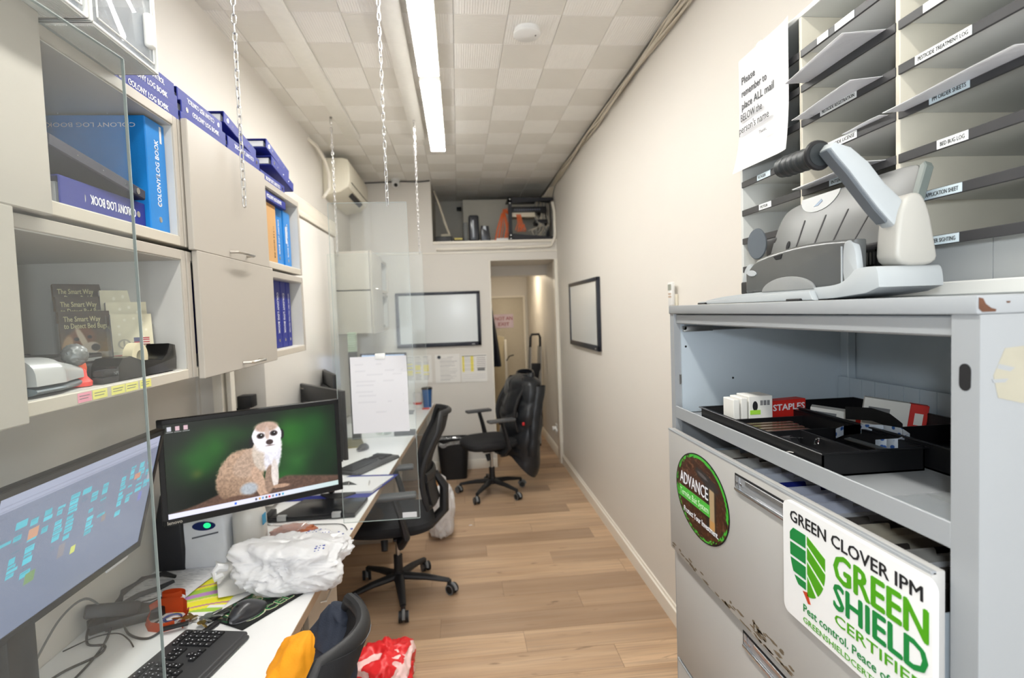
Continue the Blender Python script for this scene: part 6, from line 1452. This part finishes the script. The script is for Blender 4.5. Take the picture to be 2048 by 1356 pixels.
B().prism([(1.362, 1.178), (1.190, 1.178), (1.190, 1.206), (1.362, 1.206)], 'x', SX-.0006, SX-.0001).done('green_band', GRN, t, True)
text('Termite Bait System', (SX-.0012, 1.355, 1.185), YU, ZV, .022, mat('pale green ink', (206, 240, 196), .5, var=0), t, width=.160)
text('Protect Your Investment.', (SX-.0008, 1.335, 1.145), YU, ZV, .02, WINK, t, bold=.012, width=.185)

# ---- shield sign
t = thing('shield_sign', 'white rounded green shield certification sign covering the open drawer handle', 'sign', (.543, .74, 1.12)); SX = .5405
sy0, sy1, sz0, sz1 = .588, .892, 1.131, 1.325
def rrect(a, b, c, d, r, n=6):
    P = []
    for (cx, cy, q) in ((b-r, d-r, 0), (a+r, d-r, 90), (a+r, c+r, 180), (b-r, c+r, 270)):
        for k in range(n+1): P.append((cx+r*math.cos(math.radians(q+90*k/n)), cy+r*math.sin(math.radians(q+90*k/n))))
    return P
B().prism(rrect(sy0, sy1, sz0, sz1, .014), 'x', SX, .5475).done('board', mat('glossy white sign', (240, 240, 240), .25, var=.01), t, True)
DG, LG, RD = mat('dark green ink', (22, 132, 62), .4, var=0), mat('lime green ink', (78, 160, 22), .4, var=0), mat('brick red ink', (196, 70, 38), .4, var=0)
S_ = SX-.0006
text('GREEN CLOVER IPM', (S_, .872, 1.2945), YU, ZV, .0265, INK, t, bold=.035, width=.268)
text('GREEN', (S_, .764, 1.2465), YU, ZV, .0585, LG, t, bold=.055, width=.166)
text('SHIELD', (S_, .764, 1.2030), YU, ZV, .0545, DG, t, bold=.055, width=.166)
text('CERTIFIED', (S_, .762, 1.1795), YU, ZV, .0225, LG, t, bold=.02, width=.165)
text('Pest control. Peace of mind.', (S_, .838, 1.1560), YU, ZV, .0185, DG, t, bold=.02, width=.232)
text('GREENSHIELDCERTIFIED.ORG', (S_, .838, 1.1385), YU, ZV, .0130, LG, t, width=.232)
# shield emblem: left dark bands, right lime slanted bands
ec, ew, et, eb = .828, .044, 1.284, 1.186   # centre y, half width, top, bottom
def edge(z):   # half width of the shield at height z
    q = (et-z)/(et-eb); return ew*(1 if q < .45 else math.sqrt(max(0, 1-((q-.45)/.55)**1.7)))
L1, L2 = B(), B()
for k in range(4):
    za = et-.026*k-.0; zb = za-.0215
    if k == 3: zb = eb+.008
    N_ = 8; P = [(ec+.002, za)]; 
    left = [(ec+max(edge(zb+(za-zb)*i/N_), .003)*(.985 if k else (.75+.25*min(1, 2*(1-i/N_)+.15))), zb+(za-zb)*i/N_) for i in range(N_, -1, -1)]
    L1.prism([(ec+.002, za)]+left+[(ec+.002, zb)], 'x', S_, S_+.0005)
for k in range(5):
    za = et+.006-.024*k
    N_ = 8; P = []
    def clampz(z, y): return z
    top_in, bot_in = za, za-.0195
    out = []
    for i in range(N_+1):   # outer boundary, slanted down by .022 at the edge
        z = top_in-(top_in-bot_in)*i/N_-.024
        out.append((ec-.002-max(edge(max(min(z, et), eb)), .0), max(z, eb)))
    if top_in > et: top_in = et
    if bot_in < eb: bot_in = eb
    if top_in-bot_in < .004: continue
    L2.prism([(ec-.002, top_in)]+out+[(ec-.002, bot_in)], 'x', S_, S_+.0005)
L1.done('emblem_left', DG, t, True, False); L2.done('emblem_right', LG, t, True, False)
B().prism([(ec+.010, eb+.003), (ec-.002, eb+.006), (ec-.010, eb-.010), (ec-.004, eb-.012)], 'x', S_, S_+.0005).done('emblem_stem', RD, t, True)

# ---------------------------------------------------------------- trays and stationery in the open compartment
zs2 = 1.3725
TRM = mat('black tray plastic', (20, 20, 22), .4, var=.12, vs=40)
def tray(label, x0, x1, y0, y1, z0, h, divs):
    t = thing('desk_tray', label, 'tray', ((x0+x1)/2, (y0+y1)/2, z0)); k = .0025
    B().box(x0, x1, y0, y1, z0, z0+.003).box(x0, x0+k, y0, y1, z0, z0+h).box(x1-k, x1, y0, y1, z0, z0+h).box(x0, x1, y0, y0+k, z0, z0+h).box(x0, x1, y1-k, y1, z0, z0+h).done('shell', TRM, t, True, False)
    bb = B(); e = .005
    bb.box(x0-e, x0+k, y0-e, y1+e, z0+h-.003, z0+h, .001, 1).box(x1-k, x1+e, y0-e, y1+e, z0+h-.003, z0+h, .001, 1).box(x0, x1, y0-e, y0+k, z0+h-.003, z0+h, .001, 1).box(x0, x1, y1-k, y1+e, z0+h-.003, z0+h, .001, 1); bb.done('rim', TRM, t, True)
    for (a, b, c, d, hh) in divs: B().box(a, b, c, d, z0+.003, z0+hh).done('divider', TRM, t, True, False)
    return t
tray('black divided desk tray at the front of the open compartment', .579, .758, .842, 1.295, zs2, .040, [(.588, .755, 1.165, 1.168, .032), (.588, .755, 1.045, 1.048, .030), (.672, .675, .845, 1.045, .030)])
tray('second black tray behind the front one in the open compartment', .770, .965, .70, 1.285, zs2, .045, [(.773, .962, 1.0, 1.003, .035)])
tb = zs2+.0035
CRW = mat('white box card', (228, 226, 220), .5)
for k, (x, lab) in enumerate(((.600, 'frontmost small white clip box standing at the far end of the front tray'), (.618, 'second small white clip box in the front tray, behind the frontmost one'), (.636, 'third small white clip box with a round emblem, nearest the red staples box'))):
    t = thing('clip_box', lab, 'box', (x, 1.21, tb), group='white clip boxes'); 
    w3 = .055 if k == 2 else .014
    B().box(x, x+w3, 1.176, 1.225+.004*k, tb, tb+.070+.003*k, .001, 1).done('carton', CRW, t, True)
    if k == 2:
        B().prism([(x+.014+.006*math.cos(a*PI/8), tb+.054+.011*math.sin(a*PI/8)) for a in range(16)], 'y', 1.1752, 1.176).done('emblem', INK, t, True)
        bb = B()
        for q in range(3): bb.box(x+.026+q*.008, x+.032+q*.008, 1.1754, 1.176, tb+.055, tb+.066)
        bb.done('icon', GINK, t, True); B().box(x+.002, x+.026, 1.1750, 1.176, tb+.035, tb+.045).done('green_flash', mat('lime flash', (160, 214, 70), .5), t, True)
t = thing('staples_box', 'red cardboard box lettered STAPLES in the far end of the front tray', 'box', (.72, 1.205, tb))
RB = mat('staple box red', (204, 42, 34), .45)
L_ = Matrix.Translation((.696, 1.190, tb)) @ Matrix.Rotation(math.radians(10), 4, 'Z')
B().box(0, .095, 0, .030, 0, .060, .001, 1, mtx=L_).done('carton', RB, t, True)
text('STAPLES', L_ @ Vector((.004, -.0006, .0375)), L_.to_3x3() @ Vector((1, 0, 0)), (0, 0, 1), .020, WINK, t, bold=.05, width=.086)
B().box(.70, .79, 1.08, 1.16, tb, tb+.001).done('inner_flap', CRW, t, True) if False else None
t = thing('staple_strips', 'row of metallic staple strips in the far bay of the front tray', 'staples', (.66, 1.10, tb)); 
for k in range(4): B().box(.605+.002*k, .715, 1.075+.020*k, 1.088+.020*k, tb, tb+.020+.001*k, .001, 1).done('strip', mat('copper staple metal', (176, 150, 126), .25, .9), t, True)
def flatbox(label, M_, w_, d_, h_):
    t = thing('clip_carton', label, 'box', M_.translation, group='red and white cartons in the rear tray'); ROOT[t.name] = Matrix.Translation(M_.translation)
    B().box(0, w_*.72, 0, d_, 0, h_, .0008, 1, mtx=M_).done('carton', CRW, t, True); B().box(w_*.7205, w_, 0, d_, 0, h_, .0008, 1, mtx=M_).done('red_end', RB, t, True)
    B().box(w_*.08, w_*.42, -.0006, 0, h_*.35, h_*.7, mtx=M_).done('print', GINK, t, True); B().box(w_*.80, w_*.93, -.0006, 0, h_*.3, h_*.7, mtx=M_).done('white_mark', CRW, t, True)
flatbox('slim white and red carton lying at the far end of the rear tray', Matrix.Translation((.790, 1.195, zs2+.020)) @ Matrix.Rotation(math.radians(-38), 4, 'Z') @ Matrix.Rotation(math.radians(6), 4, 'Y'), .125, .035, .026)
flatbox('larger white and red carton tilted up in the rear tray', Matrix.Translation((.862, 1.125, zs2+.014)) @ Matrix.Rotation(math.radians(-32), 4, 'Z') @ Matrix.Rotation(math.radians(8), 4, 'Y'), .115, .02, .062)
# roll of printed tape / lanyard strap
t = thing('tape_strip', 'looped white strap with blue print in the front tray', 'strap', (.74, .98, tb))
BP = mat('blue print strap', (206, 214, 226), .5); 
N = BP.node_tree.nodes; L = BP.node_tree.links; vz = N.new('ShaderNodeTexVoronoi'); vz.inputs['Scale'].default_value = 90; tc = N.new('ShaderNodeTexCoord'); L.new(tc.outputs['Object'], vz.inputs[0])
cr = N.new('ShaderNodeValToRGB'); cr.color_ramp.elements[0].position = .28; cr.color_ramp.elements[0].color = (*lin((60, 104, 178)), 1); cr.color_ramp.elements[1].position = .36; cr.color_ramp.elements[1].color = (*lin((214, 222, 232)), 1); L.new(vz.outputs[0], cr.inputs[0]); L.new(cr.outputs[0], N['Principled BSDF'].inputs['Base Color'])
def zstrip(pts, h, nm, m, par):
    b = B(); V = [(b.bm.verts.new(p), b.bm.verts.new((p[0], p[1], p[2]+h))) for p in pts]
    fs = [b.bm.faces.new((V[i][0], V[i+1][0], V[i+1][1], V[i][1])) for i in range(len(V)-1)]
    bmesh.ops.solidify(b.bm, geom=fs, thickness=.001); return b.done(nm, m, par, True)
zstrip([(.690, .965, zs2+.030), (.72, .985, zs2+.030), (.755, .985, zs2+.031), (.785, .965, zs2+.032), (.792, .93, zs2+.033), (.782, .90, zs2+.030), (.755, .895, zs2+.024), (.725, .91, zs2+.02)], .018, 'strap', BP, t)
zstrip([(.790, 1.075, zs2+.040), (.812, 1.03, zs2+.044), (.815, .985, zs2+.040), (.80, .945, zs2+.035), (.790, .925, zs2+.034)], .026, 'backing', BLK2, t)
# small clips in the near bays
t = thing('binder_clips', 'loose steel clips and black binder clips in the front tray bays', 'clips', (.64, .94, tb))
rd = random.Random(8)
for k in range(9):
    L_ = Matrix.Translation((rd.uniform(.60, .66), rd.uniform(.87, 1.03), tb+.004+.002*k)) @ Matrix.Rotation(rd.uniform(0, 6), 4, 'Z') @ Matrix.Rotation(rd.uniform(-.5, .5), 4, 'X')
    if k % 3 == 0: B().prism([(-.014, 0), (.014, 0), (.004, .016), (-.004, .016)], 'y', -.018, .018, mtx=L_).done('black_clip', BLK, t, True)
    else: B().tube([L_ @ Vector(p) for p in ((0, 0, 0), (.03, 0, .003), (.034, .004, .003), (.03, .008, .003), (.004, .008, 0), (0, .005, 0))], .0013, 6).done('wire_clip', CHROME, t, True)
B().cyl((.60, .905, tb+.012), (.645, .868, tb+.02), .008, n=14).done('metal_clip', CHROME, t, True)
B().box(-.04, .04, -.008, .008, 0, .002, mtx=Matrix.Translation((.705, .90, tb+.028)) @ Matrix.Rotation(math.radians(-70), 4, 'Z') @ Matrix.Rotation(.1, 4, 'Y')).done('nail_file', STEEL, t, True)
t = thing('binder_clips', 'scattered small steel clips in the middle bay of the front tray', 'clips', (.66, 1.08, tb))
for k in range(5):
    L_ = Matrix.Translation((.625+.02*k, 1.06+.01*(k % 3), tb+.006)) @ Matrix.Rotation(k*1.3, 4, 'Z'); B().tube([L_ @ Vector(p) for p in ((0, 0, 0), (.022, 0, .004), (.026, .004, .006), (.018, .007, .003))], .0014, 6).done('wire_clip', CHROME, t, True)
o = B().box(.66, .82, .66, .78, zs2, zs2+.0012).done('plastic_sleeve', mat_clear('clear sleeve', (.9, .92, .93), hz=.10)) ; tag(o, 'clear plastic sleeve lying on the compartment shelf beside the trays', 'sleeve'); o.location.y = .68; o.location.x = .68

# ---------------------------------------------------------------- punch and binding machine on the cabinet
zp = zt_+.0006
PW = mat('pale grey machine plastic', (174, 179, 182), .32, var=.01); PW2 = mat('warm grey machine plastic', (174, 172, 166), .35, var=.01)
PG = mat('graphite plastic', (104, 105, 104), .35, var=.06, vs=5, stretch=(1, 3, 1)); PG2 = mat('graphite smooth plastic', (86, 88, 88), .25, var=.1, vs=7); PB = mat('blue grey plastic', (98, 104, 110), .4)
t = thing('binding_machine', 'grey binding and hole punch machine with a raised handle on the filing cabinet', 'binding machine', (.68, .98, zp)); BMK = t
def sm(P, n=6):
    """round a polyline polygon by Chaikin"""
    for _ in range(2):
        Q = []
        for i in range(len(P)):
            a, b = Vector(P[i]), Vector(P[(i+1) % len(P)]); Q += [tuple(a*.78+b*.22), tuple(a*.22+b*.78)]
        P = Q
    return P
B().prism(sm([(1.325, zp), (1.325, zp+.007), (1.24, zp+.015), (1.10, zp+.020), (.90, zp+.021), (.835, zp+.023), (.810, zp+.034), (.797, zp+.046), (.765, zp+.0465), (.750, zp+.045), (.746, zp)]), 'x', .602, .703, .004, 2).done('base', PW, t, True)
B().prism([(1.33, zp), (1.33, zp+.006), (.96, zp+.016), (.89, zp+.016), (.88, zp)], 'x', .590, .602, .003, 2).done('front_lip', PW, t, True)
bb = B()
for y in (1.30, .93): bb.box(.585, .60, y-.02, y+.02, zp-.0002, zp+.004, .001, 1)
bb.done('rubber_foot', BLK, t, True)
# tower: rounded upright at the near end
B().prism(sm([(.630, zp+.045), (.633, zp+.095), (.638, zp+.125), (.652, zp+.150), (.672, zp+.150), (.684, zp+.125), (.692, zp+.085), (.699, zp+.045)]), 'y', .750, .792, .006, 3).done('tower', PW2, t, True)
# handle arm: curved blade swung forward from the tower to the grip
arm_o = [(.668, zp+.118), (.657, zp+.1285), (.645, zp+.1445), (.621, zp+.1655), (.596, zp+.196), (.569, zp+.2175), (.543, zp+.2255)]
arm_i = [(.536, zp+.2165), (.548, zp+.202), (.565, zp+.1835), (.585, zp+.1585), (.608, zp+.1305), (.626, zp+.1115), (.640, zp+.098)]
B().prism(arm_o+arm_i, 'y', .757, .785, .005, 2).done('handle_arm', PW, t, True)
B().prism([(.534, zp+.2135), (.546, zp+.199), (.563, zp+.1805), (.583, zp+.1555), (.606, zp+.1275), (.624, zp+.1085), (.628, zp+.113), (.610, zp+.132), (.587, zp+.160), (.567, zp+.185), (.550, zp+.203), (.539, zp+.216)], 'y', .760, .782, .002, 1).done('arm_underside', PB, t, True)
gr = B().cyl((.540, .785, zp+.214), (.538, .878, zp+.218), .0165, .0155, 20).ball((.538, .878, zp+.218), (.0155, .008, .0155), sub=2).done('grip', mat('rubber grip', (44, 48, 50), .45, var=.1), t, True)
bb = B(); bb.lathe([(.0, 0), (.021, 0), (.0225, .004), (.021, .008), (0, .008)], 24, mtx=Matrix.Translation((.540, .786, zp+.214)) @ Matrix.Rotation(-PI/2, 4, 'X')); bb.done('grip_collar', BLK, t, True)
bb = B()
for k in range(5): bb.lathe([(.0160, 0), (.0172, .004), (.0160, .008)], 20, mtx=Matrix.Translation((.5395-.0003*k, .800+.015*k, zp+.2146+.0007*k)) @ Matrix.Rotation(-PI/2, 4, 'X'))
bb.done('grip_rib', mat('rubber grip', (44, 48, 50), .45), gr, True)
# sloping paper rest
PL = Matrix.Translation((.712, 0, zp+.050)) @ Matrix.Rotation(math.radians(15), 4, 'Y')
rest = sm([(1.240, .0), (1.240, .09), (1.232, .135), (1.212, .160), (1.15, .169), (1.02, .176), (.865, .176), (.845, .165), (.850, .0)])
B().prism(rest, 'x', 0, .007, .002, 2, mtx=PL).done('paper_rest', PG, t, True)
B().prism([(.846, .168), (.850, .0), (.842, .0), (.832, .164), (.838, .172)], 'x', -.004, .012, .002, 1, mtx=PL).done('rest_edge', mat('sage grey plastic', (108, 116, 112), .4), t, True)
bb = B()
for y in (1.148, 1.09, 1.035, .975):
    sl_ = .030*(1.148-y)/.17; bb.prism([(y+.0015, .035), (y+.0015-.014-sl_, .125), (y-.0015-.014-sl_, .125), (y-.0015, .035)], 'x', -.0012, .001, mtx=PL)
bb.done('rest_slot', mat('slot grey', (62, 62, 62), .5), t, True)
B().prism([(1.10+.062*math.cos(PI+a*PI/14), .174+.036*math.sin(PI+a*PI/14)*1.0) for a in range(15)], 'x', -.0012, .001, mtx=PL).done('rest_badge', mat('light grey badge', (176, 178, 178), .4), t, True)
B().prism([(1.112, .15), (1.092, .163), (1.086, .158), (1.098, .150)], 'x', -.002, -.001, mtx=PL).done('badge_mark', mat('blue grey mark', (120, 138, 160), .4), t, True)
bb = B(); bb.prism([(1.175+.006*math.cos(a*PI/8), .075+.010*math.sin(a*PI/8)) for a in range(16)], 'x', -.0014, .001, mtx=PL).prism([(1.085+.003*math.cos(a*PI/8), .035+.003*math.sin(a*PI/8)) for a in range(16)], 'x', -.0014, .001, mtx=PL).box(-.0014, .001, 1.195, 1.235, .058, .063, mtx=PL)
bb.done('rest_hole', INK, t, True)
# edge guide disc, left arm
B().lathe([(0, -.004), (.034, -.004), (.036, 0), (.034, .004), (0, .004)], 28, mtx=Matrix.Translation((.695, 1.238, zp+.135)) @ Matrix.Rotation(math.radians(-52), 4, 'Z') @ Matrix.Rotation(PI/2, 4, 'X') @ Matrix.Diagonal((.62, 1.0, 1, 1))).done('edge_guide', PB, t, True)
B().prism(sm([(1.30, zp+.02), (1.285, zp+.075), (1.262, zp+.092), (1.245, zp+.085), (1.25, zp+.02)]), 'x', .685, .745, .004, 2).done('left_arm', PW, t, True)
B().box(.735, .755, 1.225, 1.275, zp+.10, zp+.15, .008, 2).done('guide_knob', BLK, t, True)
# front waste drawer
def dr(u, v):
    y = 1.128-.325*u; top = zp+.056+.044*math.sin(PI*min(1, .10+u*.62))**.6*(1-.06*u)-.016*(1-min(1, u*8))
    z = zp+.019+(top-zp-.019)*v; x = .606-.004*math.sin(PI*v)+.020*max(0, v-.75)*4*max(0, v-.75)
    return Vector((x, y, z))
top_c = [tuple((dr(u/20, 1).y, dr(u/20, 1).z)) for u in range(21)]
B().prism(top_c+[(.803, zp+.019), (1.128, zp+.019)], 'x', .605, .630, .008, 3).done('waste_drawer', PG2, t, True)
B().prism(sm([(.826, zp+.018), (.826, zp+.087), (.812, zp+.092), (.799, zp+.080), (.792, zp+.03), (.775, zp+.018)]), 'x', .604, .615, .004, 2).done('drawer_end', PW, t, True)
B().prism([(.975+.082*math.cos(a*PI/16), zp+.019+.026*math.sin(a*PI/16)) for a in range(17)], 'x', .6005, .606, .002, 2).done('drawer_pull', mat('pull grey', (140, 142, 142), .3), t, True)
B().prism([(1.100+.018*math.cos(a*PI/8), zp+.060+.006*math.sin(a*PI/8)+.002*math.cos(a*PI/8)) for a in range(16)], 'x', .6035, .606).done('logo', mat('pale logo', (186, 190, 194), .3), t, True)
B().box(.603, .606, .8275, .829, zp+.021, zp+.083).done('drawer_seam', PW, t, True)
B().prism([(1.02, zp+.086), (.99, zp+.088), (.995, zp+.080), (1.012, zp+.079)], 'x', .604, .607).done('drawer_notch', INK, t, True)
# comb mechanism
bb = B(); bb.box(.645, .67, .80, .885, zp+.03, zp+.05).box(.640, .646, .805, .875, zp+.048, zp+.052)
for k in range(11): bb.box(.640, .652, .800+.0075*k, .8035+.0075*k, zp+.050, zp+.072)
bb.box(.639, .644, .797, .885, zp+.071, zp+.075).box(.639, .655, .796, .802, zp+.03, zp+.078).box(.640, .652, .806, .818, zp+.030, zp+.046); bb.done('comb_hooks', CHROME, t, True)
B().box(.66, .712, .842, 1.25, zp+.02, zp+.048, .003).box(.672, .708, .838, .90, zp+.078, zp+.09, .003).done('punch_bar', BLK, t, True)

# ---------------------------------------------------------------- literature sorter on the cabinet
xs = .775; ys = [1.462, 1.192, .918, .640]
SG = mat('sorter grey steel', (212, 213, 210), .45, var=.015); SI = mat('sorter inside grey', (206, 208, 208), .5, var=.015); SC_ = mat('sorter cream edge', (220, 214, 198), .45)
STR = mat('charcoal label strip', (58, 58, 60), .4)
t = thing('mail_sorter', 'grey office mail sorter with three columns of labelled slots on the filing cabinet', 'mail sorter', (.92, 1.05, zp)); MS = t
lv = [1.752+.0755*k for k in range(7)]; ztop = 2.285
B().box(xs, XR-.002, ys[0]-.012, ys[0], zp, ztop+.01, .001, 1).done('side_panel', SG, t, True); B().box(xs, XR-.002, ys[3], ys[3]+.012, zp, ztop+.01, .001, 1).done('side_panel', SG, t, True)
B().box(xs, XR-.002, ys[3]+.012, ys[0]-.012, ztop-.002, ztop+.01, .001, 1).done('top_panel', SG, t, True); B().box(XR-.008, XR-.002, ys[3]+.012, ys[0]-.012, zp, ztop).done('back_panel', SI, t, True)
B().box(xs, XR-.01, ys[3]+.012, ys[0]-.012, zp, zp+.022, .002, 1).done('base_panel', SG, t, True)
for a, b_ in ((ys[3]+.012, .789), (.791, 1.10), (1.102, ys[0]-.012)): B().box(xs+.05, xs+.054, a, b_, zp+.022, lv[0]-.001).done('lower_back_panel', SI, t, True)
for y in ys[1:3]: B().box(xs, XR-.01, y-.005, y+.005, lv[0], ztop-.002, .001, 1).done('divider', SC_, t, True)
for c in range(3):
    ya = ys[c+1]+(.006 if c < 2 else .013); yb = ys[c]-(.006 if c else .013)
    for k, z in enumerate(lv):
        sh = B().box(xs+.003, XR-.009, ya, yb, z+.001, z+.004).done('shelf', SG, t, True, False)
        B().box(xs-.002, xs+.003, ya-.003, yb+.003, z-.010, z+.006, .0008, 1).done('label_strip', STR, sh, True)
def slot_label(col, k, yl, yr, s, alpha=(236, 238, 238), sz=.0095, link_=True):
    z = lv[k]; x = xs-.0022
    tt = thing('slot_label', label_name(col, k, s), 'label', (x, (yl+yr)/2, z-.009), group='paper labels on the sorter strips')
    B().box(x-.0008, x, yr, yl, z-.009, z+.005).done('card', mat('label card %d' % alpha[0], alpha, .6), tt, True)
    if s: text(s, (x-.0011, yl-.006, z-.0055), YU, ZV, sz, INK, tt, width=min((yl-yr)-.012, .0068*len(s)), thick=.0004)
def label_name(col, k, s):
    c = ['left', 'middle', 'right'][col]
    if s: return '%s paper label reading %s on the %s sorter column' % ('white' if k else 'pale', s, c)
    return 'blank looking paper label high on the %s sorter column, slot row %s' % (c, ['one', 'two', 'three', 'four', 'five', 'six', 'seven'][k]+(' near' if LBN.append(1) or len(LBN) % 2 else ' far'))
LBN = []
slot_label(2, 0, .872, .795, 'CUSTOMER SIGHTING', (206, 220, 228))
slot_label(2, 1, .862, .790, 'APPLICATION SHEET', (206, 220, 228))
slot_label(2, 2, .835, .780, 'BED BUG LOG')
slot_label(2, 3, .850, .778, 'PM ORDER SHEETS', (206, 220, 228))
slot_label(2, 4, .878, .775, 'PESTICIDE TREATMENT LOG')
slot_label(2, 5, .862, .820, '')
slot_label(1, 2, 1.095, 1.03, 'INTERVIEW', (206, 192, 170))
slot_label(1, 3, 1.105, 1.015, 'PESTICIDE LICENSE')
slot_label(1, 4, 1.122, 1.015, 'PESTICIDE REGISTRATION')
slot_label(1, 6, 1.130, 1.095, '')
slot_label(1, 6, 1.075, 1.020, '')
slot_label(0, 2, 1.365, 1.310, 'PETER')
slot_label(0, 3, 1.372, 1.312, 'ROGER', (206, 192, 176))
# papers in the slots
PAPT = mat_film('thin office paper', (246, 246, 248), .45)
def slot_paper(label, col, k, xa, y0, y1, ang, n=1, z=None, droop=0):
    z = (lv[k]+.0085) if z is None else z
    tt = thing('slot_paper', label, 'paper', (xs+.08, (y0+y1)/2, z), group='papers in the sorter slots')
    for q in range(n):
        L_ = Matrix.Translation((xa+.004*q, (y0+y1)/2+.003*q, z+.0012*q)) @ Matrix.Rotation(math.radians(ang+1.5*q), 4, 'Z')
        B().grid(lambda u, v: L_ @ Vector((.24*u, (v-.5)*(y1-y0), -droop*(1-u)**2*.02+.0008*math.sin(v*5))), 10, 8, thick=.0006).done('sheet', PAPT, tt, True)
slot_paper('stack of white papers sticking far out of the middle sorter column', 1, 5, .710, .950, 1.170, -7, 4, droop=.3)
slot_paper('white paper sticking out above the registration label in the middle sorter column', 1, 4, .725, .955, 1.165, -6, 2, droop=.5)
slot_paper('white paper above the license label in the middle sorter column', 1, 2, .735, .945, 1.175, -4, 3, droop=.3)
slot_paper('white paper lying above the interview slot, set back in the middle column', 1, 3, .765, .945, 1.05, -3, 1)
slot_paper('white paper sticking out of the right sorter column above the order label', 2, 3, .728, .662, .905, -4, 2, droop=.5)
# notice taped on the sorter front
t = thing('notice_sheet', 'white notice about placing mail taped over the left sorter column', 'notice', (xs-.01, 1.33, 2.0))
def curl(U, V): return .004+.022*np.clip((V-.55)/.45, 0, 1)**2*(.4+.6*(1-U))+.006*np.clip((U-.8)*5, 0, 1)**2
paint('sheet', (xs-.004, 1.446, 2.300), YU, ZV, .232, .295, 20, 24, lambda U, V: flat(U, (.86, .86, .87)), PR, t, bend=curl)
for k, s in enumerate(('Please', 'remember to', 'place ALL mail', 'BELOW the', 'person\'s name')):
    text(s, (xs-.0052-float(curl(.5, (2.300-2.232+.032*k)/.295))-.0035*max(0, k-2), 1.432, 2.232-.032*k), YU, ZV, .027, mat('charcoal print', (70, 70, 72), .7, var=0), t, width=(.065, .118, .148, .102, .140)[k])
text('Thanks,', (xs-.026, 1.32, 2.072), YU, ZV, .011, GINK, t)
B().box(xs-.0095, xs-.0085, 1.33, 1.355, 2.285, 2.303).done('tape', mat_clear('sticky tape', (.95, .95, .92), hz=.1), t, True)
